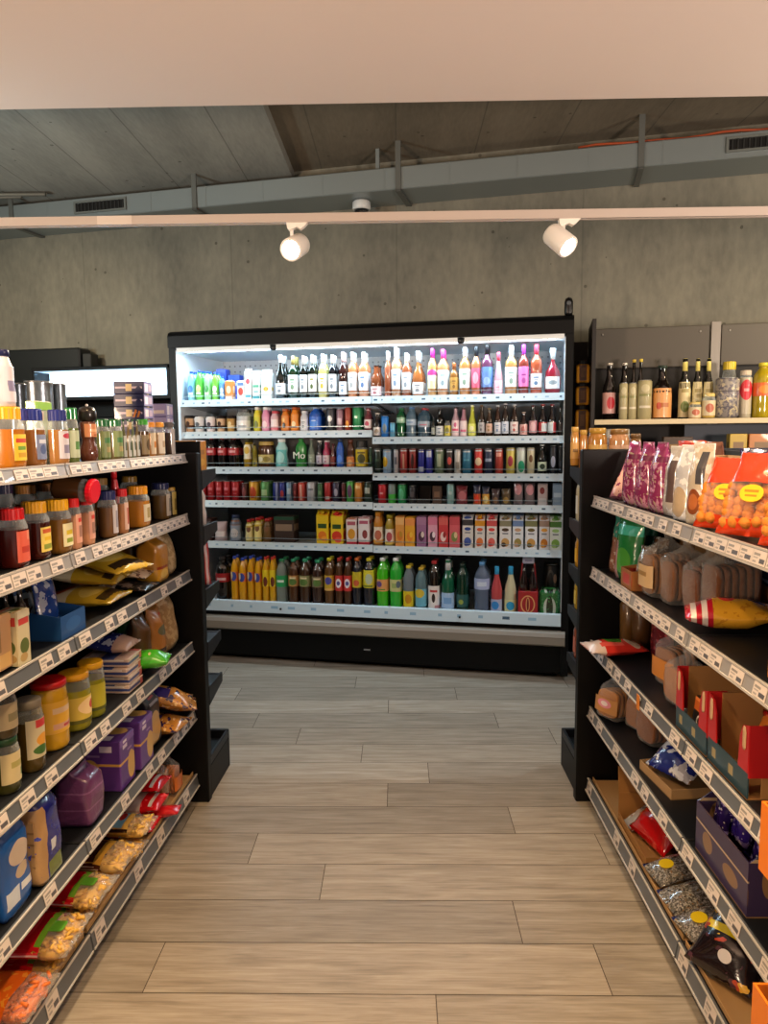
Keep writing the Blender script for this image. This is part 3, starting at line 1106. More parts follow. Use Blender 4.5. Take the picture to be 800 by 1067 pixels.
def bread_bag(name, w, d, h, loafc, seed=1, labelm=None, n=6, tuft=True):
    """clear bag with crispbread or bread slices inside and a gathered top"""
    o = build(name, MB().loft([(0, w * .46, d * .46, 5), (.008, w * .51, d * .51, 5), (h * .35, w * .54, d * .54, 4), (h * .62, w * .53, d * .53, 3.5), (h * .70, w * .48, d * .42, 3), (h * .78, w * .32, d * .2, 2.4), (h * .84, w * .2, d * .08, 2.2), (h * .93, w * .30, d * .09, 2), (h, w * .42, d * .12, 2)], 36, jitter=.007, seed=seed, cap1=False), cello())
    mb = MB()
    rnd = random.Random(seed)
    th = d * .94 / n
    for i in range(n):
        y = -d * .47 + th * (i + .5)
        st = len(mb.v)
        hh = h * .6 * rnd.uniform(.94, 1.0)
        mb.loft([(-th * .44, w * .45, hh * .47, 4), (-th * .40, w * .475, hh * .495, 4), (th * .40, w * .475, hh * .495, 4), (th * .44, w * .45, hh * .47, 4)], 20, jitter=.003, seed=seed + i)
        mb.move(T(0, y, hh * .5 + .006) @ Matrix.Rotation(PI / 2, 4, 'X'), st)
    build('slices', mb, mat(loafc, .75, bump=(60, .8)), o)
    if labelm:
        build('label', MB().wrap(w * .555, d * .555, h * .14, h * .46, -140, -40, 10, e=4, off=.006), labelm, o)
    return o


def ball_bag(name, w, h, t, filmc, ballc, seed=1):
    """bag of orange puffed balls: printed film above and below a clear window"""
    f = film(filmc)
    mb = MB().pouch(w, h, t, seed, top='crimp', bottom='crimp', wob=.006, nu=14, nv=18, mi=lambda v, g: 1 if .13 < v < .60 and g == 0 else 0, taper=.30)
    o = build(name, mb, [f, cello()])
    rnd = random.Random(seed)
    mb = MB()
    for j in range(6):
        for i in range(5):
            x = (-.40 + .2 * i + rnd.uniform(-.03, .03)) * w * .9
            z = h * (.16 + .082 * j) + rnd.uniform(-.005, .005)
            th = t * .5 * (1 - abs(2 * x / w) ** 2.2) ** .5
            mb.ball((x, -th * .35 + rnd.uniform(-.004, .004), z), rnd.uniform(.0125, .0155), 10, 7, 0, (1, 1, 1), .25, rnd.random() * 50)
    build('cheese_balls', mb, mat(ballc, .7, bump=(90, .5)), o)
    mb = MB().loft([(0, .027, .020, 2.2), (.001, .026, .019, 2.2)], 16)
    mb.move(T(.01, -t * .50 - .004, h * .47) @ Matrix.Rotation(PI / 2, 4, 'X'))
    build('sticker', mb, print_mat('f2d21c', [('r', .2, .8, .55, .7, 'd98a12'), ('r', .25, .75, .3, .42, 'd98a12')], .4), o)
    return o


def tray(name, w, d, h, m, hf=None, inner=None, thick=.003):
    """open display carton: base, side walls, lower front"""
    hf = hf if hf is not None else h
    a, b = w / 2, d / 2
    o = build(name, MB().box(-a, a, -b, b, 0, thick), inner or m)
    mm = [m, inner or m]
    build('front_panel', MB().box(-a, a, -b, -b + thick, thick, hf), m, o)
    build('rear_panel', MB().box(-a, a, b - thick, b, thick, h), m, o)
    for s in (-1, 1):
        x0, x1 = (-a, -a + thick) if s < 0 else (a - thick, a)
        build('side_panel', MB().prism([(-b + thick, thick), (b - thick, thick), (b - thick, h), (b * .2, h), (-b * .45, (h + hf) / 2 if hf < h else h), (-b + thick, hf)], x0, x1, axis='x'), m, o)
    return o


def pasta_pack(name, w, l, t, filmm, foodc, seed=1, kind='penne', labelm=None):
    """pillow bag lying flat: clear film over pasta with printed film ends; length along y"""
    o = build(name, MB().pouch(w, l, t, seed, wob=.005, p=3, pinch=.03, nu=14, nv=18, mi=lambda v, g: 0 if v > .27 else 1).move(Matrix.Rotation(-PI / 2, 4, 'X') @ T(0, 0, -l / 2)).move(T(0, 0, t / 2)), [filmm, cello()])
    rnd = random.Random(seed)
    mb = MB()
    m_ = 90 if kind != 'sheet' else 0
    for i in range(m_):
        x, y = rnd.uniform(-.42, .42) * w, rnd.uniform(-.44, -.14) * l
        z = t * .5 + rnd.uniform(-.3, .33) * t * (1 - (2 * x / w) ** 2) ** .5
        a = rnd.uniform(0, PI)
        dx, dy = math.cos(a) * .011, math.sin(a) * .011
        mb.tube([(x - dx, y - dy, z), (x, y, z + .002), (x + dx, y + dy, z)], .0042, 6)
    if kind == 'sheet':
        mb.loft([(t * .15, w * .40, l * .36, 4), (t * .5, w * .44, l * .42, 4), (t * .82, w * .40, l * .36, 4)], 24, jitter=.004, seed=seed)
    mb.loft([(t * .15, w * .40, l * .13, 4, 0, -l * .29), (t * .45, w * .43, l * .15, 4, 0, -l * .29), (t * .62, w * .38, l * .12, 4, 0, -l * .29)], 24, jitter=.004, seed=seed)
    build('pasta', mb, mat(foodc, .55), o)
    if labelm:
        build('label', MB().loft([(t * .97, w * .12, l * .08, 6), (t * .97 + .0012, w * .12, l * .08, 6)], 20).move(T(0, -l * .28, 0)), labelm, o)
    return o
# ------------------------------------------------------------------ goods in the cooler
SFX = {'1': 'cooler top shelf', '2': 'cooler second shelf', '3': 'cooler third shelf', '4': 'cooler fourth shelf', '5': 'cooler fifth shelf', '6': 'cooler bottom deck'}
GRP = {'1': 'drinks on the cooler top shelf', '2': 'drinks on the cooler second shelf', '3': 'drinks on the cooler third shelf',
       '4': 'drinks on the cooler fourth shelf', '5': 'drinks on the cooler fifth shelf', '6': 'drinks on the cooler bottom deck'}


def WL(c='eef2f4', ink='7f8d9a', spot=None):
    mk = [('r', .28, .72, .66, .76, ink), ('r', .34, .66, .54, .58, ink)]
    mk.append(('e', .5, .3, .16, .14, spot or ink))
    return print_mat(c, mk, .5, 0)


def art(base, *marks, **k):
    return print_mat(base, marks, k.pop('rough', .4), k.pop('coat', .2), **k)


CAT = {'wine_bottle': 'bottle', 'soda_bottle': 'bottle', 'water_bottle': 'bottle', 'drink_can': 'can', 'juice_carton': 'carton', 'coffee_cup': 'cup', 'beer_bottle': 'bottle',
       'juice_bottle': 'bottle', 'milk_carton': 'carton', 'cleaner_bottle': 'bottle', 'glass_jar': 'jar', 'drink_pouch': 'pouch', 'sauce_bottle': 'bottle', 'bottle_carrier': 'multipack',
       'can_multipack': 'multipack', 'tray_pack': 'multipack', 'drink_box': 'box', 'tea_bottle': 'bottle', 'paper_cup': 'cup'}


def CI(sh, x0, x1, yt, fn_, desc, back=0, extra=.0, tilt=0.0):
    z = SH[sh]
    row = sh[0]
    base = .064 if row != '6' else .035
    xm = (x0 + x1) / 2
    rec = base + .035 + extra
    for _ in range(2):
        a0, _z = fpos(x0, yt + 15, rec)
        a1, _z = fpos(x1, yt + 15, rec)
        w_ = (a1 - a0) * .97
        rec = base + w_ / 2 + extra
    _a, zt = fpos(xm, yt, rec)
    h_ = zt - (z - .005)
    if sh[0] == '6':
        h_ = zt - .373
    o = fn_(w_, h_)
    al = (a0 + a1) / 2
    zz = (z - .0058) if row != '6' else .3722
    rnd = random.Random(int(x0 * 7))
    p_ = FO + fa * al + fn * rec
    o.location = (p_.x, p_.y, zz)
    o.rotation_euler = (0, tilt, FRZ + rnd.uniform(-.12, .12) * (0 if CAT.get(o.name.split('.')[0]) in ('carton', 'box', 'multipack') else 1))
    cat = CAT.get(o.name.split('.')[0], 'bottle')
    tag(o, desc + ' on ' + SFX[row], cat, GRP[row], 'cooler' + row, x0)
    for k in range(1, back + 1):
        c = copy_tree(o)
        q_ = p_ + fn * (w_ * 1.06 * k)
        c.location = (q_.x, q_.y, zz)
        tag(c, desc + (' on %s, behind its twin' if k == 1 else ' on %s, third row back') % SFX[row], cat, GRP[row], 'cooler' + row, x0 + k * .01)
    return o


def wine(glass, cap, label, shape='wine', lab=None, lid='foil', name='wine_bottle', bm=None, span=150, lim=None):
    return lambda w, h: bottle(name, w, h, glass, cap, label, shape, lab=lab, lid=lid, bodym=bm, span=span)


def pet(c, cap, label, shape='soda', name='soda_bottle', lab=None, bm=None):
    return lambda w, h: bottle(name, w, h, c, cap, label, shape, lid='cap', lab=lab, bodym=bm)


def dcan(m, name='drink_can'):
    return lambda w, h: can(name, w, h, m if not isinstance(m, str) else mat(m, .28, .5, metal=.3))


def jc(m, cap=None, gable=True, name='juice_carton', topm=None):
    return lambda w, h: carton(name, w, h, m if not isinstance(m, str) else mat(m, .4, .2), min(w, .095), cap, gable, topm)


G_CLR = clear('eef6f6')
# ---- top shelf
bl = lambda c, d: pet(c, '1f4fd0', art(c, ('e', .5, .6, .3, .25, d), ('r', .2, .8, .2, .35, 'f2f6f8')), 'soda', 'cleaner_bottle', lab=(.12, .6), bm=plastic(c))
CI('1L', 189, 195, 396, bl('6fa8ea', 'dfeaf6'), 'small pale blue bottle at the left end')
CI('1L', 196, 203.5, 387, bl('7fc8dc', '2f7fd6'), 'turquoise plastic bottle with blue cap', 1)
CI('1L', 204, 212, 386, bl('58c048', 'd8f0a0'), 'bright green plastic bottle with blue cap', 1)
CI('1L', 213, 220, 387, bl('9be0a8', '2c9a4c'), 'mint green plastic bottle with blue cap', 1)
CI('1L', 221, 228, 388, bl('6cc83c', 'eaf4f0'), 'grass green plastic bottle with blue cap', 1)
CI('1L', 229, 235, 392, bl('5a9be4', 'c8dcf6'), 'mid blue plastic bottle with blue cap')
CI('1L', 236, 244, 397, jc(art('e88a3a', ('e', .5, .55, .3, .2, 'f6e3c0'), ('r', .1, .9, .05, .2, 'f4f4f4'), box=True), gable=False), 'short orange and white carton')
CI('1L', 245, 253, 397, jc(art('e6e6ea', ('e', .5, .45, .32, .2, 'd0453a'), ('r', .1, .9, .75, .9, '5a86c8'), box=True), gable=False), 'short white carton with red emblem')
CI('1L', 254, 261, 400, lambda w, h: cup('paper_cup', w, h, art('e0444a', ('r', .2, .8, .4, .6, 'f6d8d8')), 'f0f0f0'), 'short red and white cup')
CI('1L', 228, 238, 385, lambda w, h: box('drink_box', w, .07, h, art('1d3db8', ('r', .1, .9, .4, .5, '5f86e6'), box=True)), 'dark blue box standing at the back', 0, .16)
CI('1L', 240, 252, 391, lambda w, h: box('drink_box', w, .07, h, art('2446b4', ('r', .1, .9, .6, .7, '86a4ea'), box=True)), 'wider dark blue box standing at the back', 0, .16)
mk = lambda *m: art('eef4f4', *m, box=True)
CI('1L', 256, 263, 384, jc(mk(('e', .5, .7, .3, .1, 'd2586a'), ('r', .1, .9, .1, .2, '4aa8b8')), name='milk_carton'), 'white milk carton with pink mark')
CI('1L', 264, 272, 386, jc(mk(('r', .1, .9, .5, .6, '58b89a'), ('r', .05, .95, .05, .16, '2b8f9a'), ('r', .2, .8, .3, .36, '7ac0c8')), name='milk_carton'), 'white milk carton with green bands')
CI('1L', 273.5, 284, 385, jc(mk(('e', .5, .42, .25, .08, 'd8b83a'), ('e', .5, .42, .1, .1, 'e8d060')), name='milk_carton'), 'white milk carton with yellow flower')
CI('1L', 287, 298, 370, wine('0e1410', 'e8eef2', WL('dfe6ea'), 'champ', bm=mat('0b0f0d', .08, .8)), 'black sparkling wine bottle with white foil', 1)
CI('1L', 300, 311, 371, wine('15301c', 'a79a5a', WL('eaf1f3', '7aa07c')), 'dark green wine bottle with gold-green foil', 1)
CI('1L', 312, 320.5, 371, wine('0f1512', 'e6ecf0', WL()), 'dark wine bottle with white capsule and plain label', 1)
CI('1L', 321, 330, 370, wine('111b14', 'e6ecf0', WL('f0f3ee', '9a9a50', '4f6a3a')), 'dark wine bottle with white capsule and leafy label', 1)
CI('1L', 331.5, 341, 369, wine('cfc878', 'eef2f4', WL('eef3ea', 'c8b838')), 'pale yellow white-wine bottle with white capsule', 1)
CI('1L', 342, 351, 370, wine('10141a', 'eef2f6', WL('e9eff4')), 'blackish wine bottle with white capsule and tall label', 1)
CI('1L', 353, 361.5, 367, wine('3a1a18', 'f2d4d8', WL('e8f0f6', '7f9fc0'), lab=(.08, .36)), 'dark red bottle with pink capsule, low label', 1)
CI('1L', 362.5, 372, 367, wine('d08a5c', 'eaf2f6', WL('eef4f7', 'a8b4bc')), 'first amber rosé bottle with white capsule', 1)
CI('1L', 373.5, 384, 367, wine('cf8a60', 'eaf2f6', WL('e9f0f8', '5f88c8')), 'amber rosé bottle with blue-inked label', 1)
CI('1R', 386, 398, 380, wine('8a4a2c', '1a1616', WL('e9d8dc', 'b05a6a'), 'beer', lab=(.06, .34), lid='cap'), 'short brown bottle with black cap', 1)
CI('1R', 400.5, 407, 366, wine('b4684a', 'eef2f4', None), 'slim copper bottle without label', 1)
CI('1R', 407.5, 417.5, 362, wine('d8a078', 'eaf2f8', WL('eef4fa', '86a4c8')), 'tall rosé bottle with light blue capsule', 1)
CI('1R', 418.5, 428, 368, wine('a8603e', 'e4eff6', WL('e8f2f8', '98a8b8')), 'brownish rosé bottle with pale capsule', 1)
CI('1R', 429, 442, 366, wine('b46a38', 'd4e6f4', WL('eef2f4', '909aa8'), 'squat', lab=(.06, .32)), 'round-bellied amber bottle with white label', 1)
CI('1R', 445.5, 454.5, 363, wine('d8a468', 'b23aa0', art('f0e6b8', ('e', .5, .8, .5, .2, 'c83a90'), ('r', .1, .9, .4, .7, 'e8f2f4'))), 'golden bottle with purple capsule and pink-topped label', 1)
CI('1R', 455.5, 467, 364, wine('d69a6c', 'ea4a9c', WL('eaf4f6', '98b4c4')), 'rosé bottle with hot pink capsule and white label', 1)
CI('1R', 468.5, 477, 378, wine('a06a30', 'a86838', WL('c89a4a', '805a28')), 'short amber bottle with tan label', 1)
CI('1R', 478.5, 490, 362, wine('c8844c', 'e6f2f8', WL('e8f4f4', '8fb0a0')), 'amber bottle with pale blue capsule and large label', 1)
CI('1R', 491, 500.5, 361, wine('d07a50', '20262c', art('e05a80', ('e', .5, .5, .3, .3, 'f0a8c0'))), 'orange bottle with round pink label and black capsule', 1)
CI('1R', 501.5, 513, 359, wine('6a3a5a', '14161c', art('5a86c8', ('e', .5, .3, .3, .2, '8fb2e4'))), 'plum bottle with blue label and black capsule', 1)
CI('1R', 514.5, 524, 367, wine('eeb8c8', 'f05a78', art('f2c8d8', ('r', .3, .7, .4, .5, 'e88aa8')), 'tallneck'), 'slim pale pink bottle with coral capsule')
CI('1R', 526, 539, 360, wine('c89058', 'e2f0f6', WL('e6f2ee', '90b0a8')), 'wide rosé bottle with white capsule and mint label', 1)
CI('1R', 540, 551, 359, wine('8a3a30', '9a3ab8', art('e878c0', ('r', .3, .7, .55, .62, '8a2a8a'), ('e', .5, .3, .2, .14, 'b04aa8'))), 'red bottle with purple capsule and pink label', 1)
CI('1R', 552.5, 565, 359, wine('b85a3c', 'd8405a', WL('eaf0f6', '5a86b8'), lab=(.14, .42)), 'coppery bottle with red-pink capsule and white label', 1)
CI('1R', 567, 585, 363, wine('9a2436', 'd8eef2', art('eef4f6', ('e', .5, .5, .3, .18, '8fa8b8')), 'squat', lab=(.12, .38), span=110), 'round flask bottle of red wine with oval label')

# ---- second shelf
cupm = lambda a, b: art(a, ('r', 0, 1, .28, .5, b), ('e', .5, .62, .22, .16, b))
CI('2L', 193, 202, 433, lambda w, h: cup('coffee_cup', w, h, cupm('c8a27c', '4a2e22'), '1e1a1a'), 'brown and cream coffee cup with black lid, leftmost', 1)
CI('2L', 203, 213.5, 434, lambda w, h: cup('coffee_cup', w, h, cupm('dfe2e6', '5f6870'), 'e8ecee'), 'white and grey coffee cup with white lid', 1)
CI('2L', 215, 225, 434, lambda w, h: cup('coffee_cup', w, h, cupm('e4e0e6', '4f4a58'), 'eceef0'), 'white and violet-grey coffee cup with white lid', 1)
CI('2L', 226, 235, 433, lambda w, h: cup('coffee_cup', w, h, cupm('d2b494', '3a241c'), '221c1c'), 'tan coffee cup with black lid', 1)
CI('2L', 236.5, 245, 433, lambda w, h: cup('coffee_cup', w, h, cupm('b08a48', 'e4d0a0'), '2a221c'), 'golden coffee cup with dark lid', 1)
CI('2L', 247, 261, 426, lambda w, h: jar('glass_jar', w, h, 'b8c2cc', '3e4248', art('e4e8ec', ('r', .2, .8, .3, .5, '98a4b0')), labz=(.1, .5)), 'wide grey tub with dark lid', 1)
CI('2L', 264.5, 271.5, 424, pet('d8d23a', 'e6e8e0', art('c8cc2a', ('e', .5, .4, .3, .3, '6a7a20')), 'smoothie', 'juice_bottle', bm=plastic('d8d038'), lab=(.1, .6)), 'yellow bottle with white cap', 1)
CI('2L', 273, 281, 424, pet('d88ab4', 'e8ecf0', art('e0a0c4', ('e', .5, .4, .3, .3, 'f4dce8')), 'smoothie', 'juice_bottle', bm=plastic('d890b8'), lab=(.1, .6)), 'pink milk drink bottle', 1)
CI('2L', 282, 290.5, 428, pet('d0b0bc', 'c84a5a', art('ece4ea', ('r', 0, 1, 0, .3, 'd86a80')), 'smoothie', 'juice_bottle', bm=plastic('d4b4c0'), lab=(.1, .6)), 'white and pink milk drink bottle', 1)
CI('2L', 293, 302, 426, pet('c87a30', 'b85a20', art('d88a3a', ('e', .5, .3, .2, .2, '2a1c14'), ('e', .4, .7, .2, .15, 'f0c070')), 'smoothie', 'juice_bottle', bm=plastic('d07c30'), lab=(.1, .7)), 'dull orange shake bottle', 1)
CI('2L', 302.7, 311.5, 424, pet('d8781e', 'a8501a', art('e08a2a', ('e', .5, .35, .25, .2, 'f4e0b0'), ('r', .1, .9, .1, .2, '3a2014')), 'smoothie', 'juice_bottle', bm=plastic('e08428'), lab=(.1, .7)), 'vivid orange shake bottle', 1)
CI('2L', 313, 321.5, 428, pet('b8c2cc', 'd8dee2', WL('dfe6ee'), 'smoothie', 'juice_bottle', bm=plastic('c4ccd6'), lab=(.1, .6)), 'white and grey bottle', 1)
CI('2L', 322.5, 335, 424, pet('2c62c8', '9ab0c4', art('2a6ad8', ('e', .5, .45, .35, .35, '3f8af0'), ('r', .3, .7, .65, .72, 'c8dcf6')), 'water', 'water_bottle', lab=(.1, .6)), 'blue sports drink bottle', 1)
CI('2L', 340, 349, 425, dcan(art('3c4048', ('e', .5, .55, .28, .14, 'c8ccd0'), ('e', .5, .3, .15, .1, '9aa0a6'), metal=.3)), 'dark grey can with pale skull-like emblem', 1)
CI('2L', 350.5, 358, 426, dcan(art('8a6a7a', ('r', .2, .8, .3, .6, 'c8b4c0'), metal=.3)), 'mauve and silver can', 1)
CI('2L', 359, 366, 424, dcan(art('8a3424', ('e', .5, .3, .25, .15, 'e0a048'), metal=.3)), 'rust red can', 1)
CI('2L', 367.5, 377, 424, dcan(art('2c8a58', ('r', .3, .7, .55, .65, 'c0e0c8'), metal=.3)), 'green can', 1)
CI('2L', 379.5, 387, 425, pet('7a3a44', '6a2a34', art('e8dade', ('e', .5, .5, .3, .3, 'c84a6a')), 'beer', 'juice_bottle', lab=(.12, .5)), 'dark rose bottle with round white label', 1)
CI('2R', 388.5, 396, 430, pet('1e1412', 'c8c4bc', art('e8e6e2', ('e', .5, .5, .3, .3, '9a8a78')), 'beer', 'beer_bottle', lab=(.1, .42)), 'small black bottle with round white label', 1)
CI('2R', 397, 405, 433, dcan(art('2f86e0', ('e', .5, .45, .28, .2, '8a98a0'), metal=.3)), 'bright blue can')
CI('2R', 406, 412, 440, dcan(art('6ab8e0', ('r', .2, .8, .3, .5, '3a90c8'), metal=.3)), 'short light blue can')
CI('2R', 413, 422, 425, pet('1e6a3c', '2a7a4a', art('a8d8b8', ('r', .2, .8, .4, .6, 'e8f4ec')), 'water', 'water_bottle', lab=(.5, .68)), 'green bottle with pale green label', 1)
CI('2R', 423, 433.5, 424, pet('8ab0cc', '5a88c0', art('b8d0e4', ('r', .2, .8, .4, .6, '6a98c8')), 'water', 'water_bottle', lab=(.4, .6), bm=mat('7fa4bf', .08, .5, trans=.5, ior=1.2)), 'pale blue water bottle with light label', 1)
CI('2R', 435, 448.5, 425, pet('5a7e98', 'c04a50', art('a8bccc', ('r', .2, .8, .3, .5, 'd07a90')), 'water', 'water_bottle', lab=(.35, .55), bm=mat('5c7e96', .08, .5, trans=.5, ior=1.2)), 'larger blue-grey water bottle with red cap', 1)
CI('2R', 449.5, 453, 434, pet('12201a', '0e1412', WL('a8b4a8'), 'beer', 'beer_bottle'), 'thin dark bottle beside the water bottles')
CI('2R', 454, 462, 426, pet('141210', '1c1a1a', WL('dfe8ee', '7a90a8'), 'wine', 'beer_bottle', lab=(.08, .4)), 'black bottle with low white label', 1)
CI('2R', 463, 469.5, 438, lambda w, h: jar('glass_jar', w, h, '5a6a24', '2a2a1c', art('d8cc4a', ('e', .5, .5, .3, .3, '7a7a20')), labz=(.1, .7)), 'small jar with round yellow label')
CI('2R', 470.5, 478.5, 424, pet('c8a8b8', '2a2022', art('e8d4dc', ('r', .1, .9, .3, .45, 'd0346a'), ('e', .5, .7, .2, .15, 'c85a88')), 'beer', 'beer_bottle', lab=(.06, .56)), 'pink and white bottle with dark cap', 1)
CI('2R', 479.3, 486.5, 425, pet('c090a4', '3a2228', art('ecdce4', ('r', .1, .9, .25, .4, 'd85a8a')), 'beer', 'beer_bottle', lab=(.06, .56)), 'pale pink bottle with brown cap', 1)
CI('2R', 487.5, 496, 422, pet('ccd84a', 'e8ecc0', art('dce86a', ('r', .2, .8, .2, .3, 'a8a820'), ('e', .5, .6, .25, .2, 'f0f4c0')), 'tallneck', 'beer_bottle', lab=(.06, .42)), 'lemon yellow bottle', 1)
CI('2R', 498, 505, 422, pet('2a1a10', '6a5030', WL('b4b8c0', '60646c'), 'beer', 'beer_bottle'), 'dark brown beer bottle with grey label', 1)
CI('2R', 506, 513, 425, pet('3a2618', '8a7a50', WL('d8b8a8', '9a7a4a'), 'beer', 'beer_bottle'), 'brown beer bottle with beige label', 1)
for i, (a, b, t, c, l, d) in enumerate(((515, 521.8, 422, '3c2014', 'dde6f4', 'brown beer bottle with white label and silver neck'), (522.6, 530, 420, '24140e', 'd2e2f6', 'near-black beer bottle with pale blue label'), (531.5, 540, 421, '2c1810', 'e8e0e2', 'dark beer bottle with white and red label'))):
    CI('2R', a, b, t, pet(c, 'c8ccd0', WL(l, '8098c0' if i < 2 else 'b85a58'), 'beer', 'beer_bottle', lab=(.1, .46)), d, 1)
CI('2R', 541.5, 549.5, 429, pet('2a1412', 'c8b8b0', art('d8a8a4', ('e', .5, .5, .3, .3, 'b86a68')), 'beer', 'beer_bottle', lab=(.08, .5)), 'short dark bottle with pink label')
CI('2R', 551, 559.5, 422, pet('1c0e10', '4a1a1e', art('c8909a', ('e', .5, .5, .35, .4, 'e0b8c0')), 'beer', 'beer_bottle', lab=(.12, .5)), 'dark bottle with round rose label', 1)
CI('2R', 561, 569.8, 421, pet('1a0c0c', '9a2a2e', art('b83036', ('r', .35, 1, .1, .9, 'd6e6ec')), 'beer', 'beer_bottle', lab=(.12, .44)), 'dark bottle with red and white label, red cap', 1)
CI('2R', 570.6, 579.5, 421, pet('1a0c0c', '8a2428', art('d4e4ec', ('r', .65, 1, 0, 1, 'b02c34')), 'beer', 'beer_bottle', lab=(.12, .44)), 'dark bottle with white-red label, dark red cap', 1)
CI('2R', 581.5, 587, 424, pet('0e0c0c', '1a1414', WL('2a2424', '4a3a34'), 'beer', 'beer_bottle'), 'all-black bottle at the right end')

# ---- third shelf
for i, (a, b) in enumerate(((215.5, 225.5), (227, 236.5), (238, 249))):
    CI('3L', a, b, 456, pet('140a0a', '7a1418', art('a81c28', ('r', .2, .8, .35, .65, 'd8a0a4')), 'soda', 'soda_bottle', lab=(.42, .66), bm=mat('100808', .1, .8)), 'small cola bottle with red label', 1)
CI('3L', 254, 262, 457, pet('b8982c', '3a3a20', art('e8e4c8', ('e', .5, .6, .35, .25, 'd0b040')), 'smoothie', 'juice_bottle', lab=(.3, .8)), 'juice bottle with cream label', 1)
CI('3L', 263, 268, 461, pet('8a8020', '2a2a18', art('9a9028', ('e', .5, .5, .3, .3, '5a5a18')), 'smoothie', 'juice_bottle'), 'olive yellow juice bottle')
CI('3L', 269.5, 286, 460, lambda w, h: jar('glass_jar', w, h, '4a2a14', 'a88a3a', art('c8b868', ('e', .3, .5, .2, .3, 'e8e0c0'), ('e', .7, .5, .2, .3, '8a7a30')), labz=(.16, .5), fill=.9), 'wide brown jar with yellow label')
CI('3L', 287.5, 300, 457, pet('8fd8d8', 'e8eef0', art('68c8cc', ('e', .5, .5, .35, .4, 'a8e4e4')), 'smoothie', 'juice_bottle', lab=(.06, .62), bm=plastic('a8d8da')), 'turquoise bottle with white cap')
o = CI('3L', 308, 320, 457, pet('3f9a4c', '3a8a48', None, 'soda', 'soda_bottle'), 'green bottle with white script lettering')
hh = 0.19
text_part('lettering', 'Mo', .06, mat('e8f4ea', .5), o, (0, -.0515, .075), (PI / 2, 0, 0), .004)
CI('3L', 321, 328, 457, pet('6a7a6c', '7a7474', WL('8a9a88', 'b8c4b8'), 'beer', 'soda_bottle'), 'grey-green bottle beside the green one')
CI('3L', 329.5, 335.5, 459, pet('1e1a26', 'e4e0e0', WL('c8c4d4', '8a80a0'), 'beer', 'juice_bottle'), 'dark bottle with white cap and lilac label', 1)
CI('3L', 336.3, 343.5, 459, pet('b83a60', 'e8e2e4', WL('e0d4dc', 'b07a90'), 'beer', 'juice_bottle'), 'raspberry red bottle with white cap', 1)
CI('3L', 344.3, 349, 462, pet('5a1e1e', '3a1414', WL('8a3a30', '5a2020'), 'beer', 'juice_bottle'), 'thin dark red bottle', 1)
CI('3L', 350.5, 358.5, 457, pet('1f4fb0', '2a3a58', art('2a62cc', ('e', .5, .4, .3, .3, '4a8af0')), 'smoothie', 'juice_bottle', lab=(.1, .6), bm=plastic('2358b8')), 'royal blue bottle')
CI('3L', 361, 369.5, 458, pet('a8602c', '5a2a18', art('d07a34', ('e', .5, .4, .3, .3, 'e8b070')), 'smoothie', 'juice_bottle', lab=(.04, .4), bm=mat('4a2818', .1, .6)), 'brown bottle with orange base label')
CI('3L', 370.5, 383.5, 459, lambda w, h: jar('glass_jar', w, h, '2e2c24', '1e1e1c', art('d8c026', ('e', .5, .45, .3, .28, '4a4a1c'), ('r', .2, .8, .75, .85, '6a5a14')), labz=(.06, .68), lidh=.25), 'wide bottle with yellow pictured label')
CI('3L', 384.5, 388, 466, dcan(art('1c3a28', ('r', .2, .8, .3, .6, '4a6a48'), metal=.3)), 'dark green can at the bay edge')
tall = [(390, 397.5, 467, '1d2e24', ('r', .2, .8, .5, .6, '3e5a44'), 'tall dark green can'), (399, 408.5, 468, '8fb0d0', ('e', .3, .5, .35, .22, 'd8a820'), 'tall pale blue can with yellow blot'),
        (410, 415.3, 468, 'b4b0b8', ('r', .2, .8, .4, .7, '6a6a78'), 'slim grey can'), (416.5, 425, 467, 'a02c28', ('r', .4, .6, .2, .8, 'd0a08a'), 'tall red can with cream stripe'),
        (426, 434, 467, '8e2a26', ('e', .5, .5, .2, .3, '3a1414'), 'tall dark red can'), (435.5, 442.7, 468, '232a90', ('r', .1, .9, .1, .3, 'b4bcd4'), 'blue and silver energy can, left of its pair'),
        (443.5, 450.8, 468, '2a2f98', ('r', .1, .9, .7, .9, 'b4bcd4'), 'blue and silver energy can, right of its pair'), (453, 463, 467, '5f7058', ('r', .3, .7, .3, .8, 'a8b49a'), 'tall grey-green can'),
        (464.5, 472, 468, '2a2222', ('e', .5, .55, .3, .16, 'd05048'), 'tall black can with red spot'), (473.3, 480, 468, 'c8c4be', ('r', .2, .8, .2, .5, '8a8680'), 'tall off-white can'),
        (481.5, 491.5, 468, '246a8a', ('r', .2, .8, .55, .62, '5aa0b8'), 'tall teal can'), (494, 503, 467, 'c8332e', ('e', .5, .5, .4, .16, 'e8d4b0'), 'tall bright red can with cream band'),
        (504.5, 513.5, 467, '1d2a48', ('r', .1, .9, .5, .62, '9aa8c0'), 'tall navy can'), (515.5, 524, 467, 'a83a30', ('r', .2, .8, .7, .85, 'd89a88'), 'tall brick red can'),
        (527, 536.5, 466, 'c8b858', ('e', .5, .5, .3, .2, 'a8384a'), 'tall yellow can with crimson spot'), (537.5, 547.5, 466, 'c8d4cc', ('e', .6, .3, .35, .22, '2aa07a'), 'tall white can with green swirl'),
        (548.7, 557, 466, 'c4bc9c', ('e', .5, .6, .25, .14, '6a4a2c'), 'tall cream can')]
for a, b, t, c, mk_, d in tall:
    CI('3R', a, b, t, dcan(art(c, mk_, ('r', .1, .9, .9, .96, 'c0c4c8'), metal=.25)), d, 1)
CI('3R', 560, 569.5, 463, pet('141816', 'd8dcd8', art('d8ecd4', ('e', .5, .5, .3, .3, '1c3a24')), 'beer', 'beer_bottle', lab=(.12, .42)), 'black bottle with white and green label')
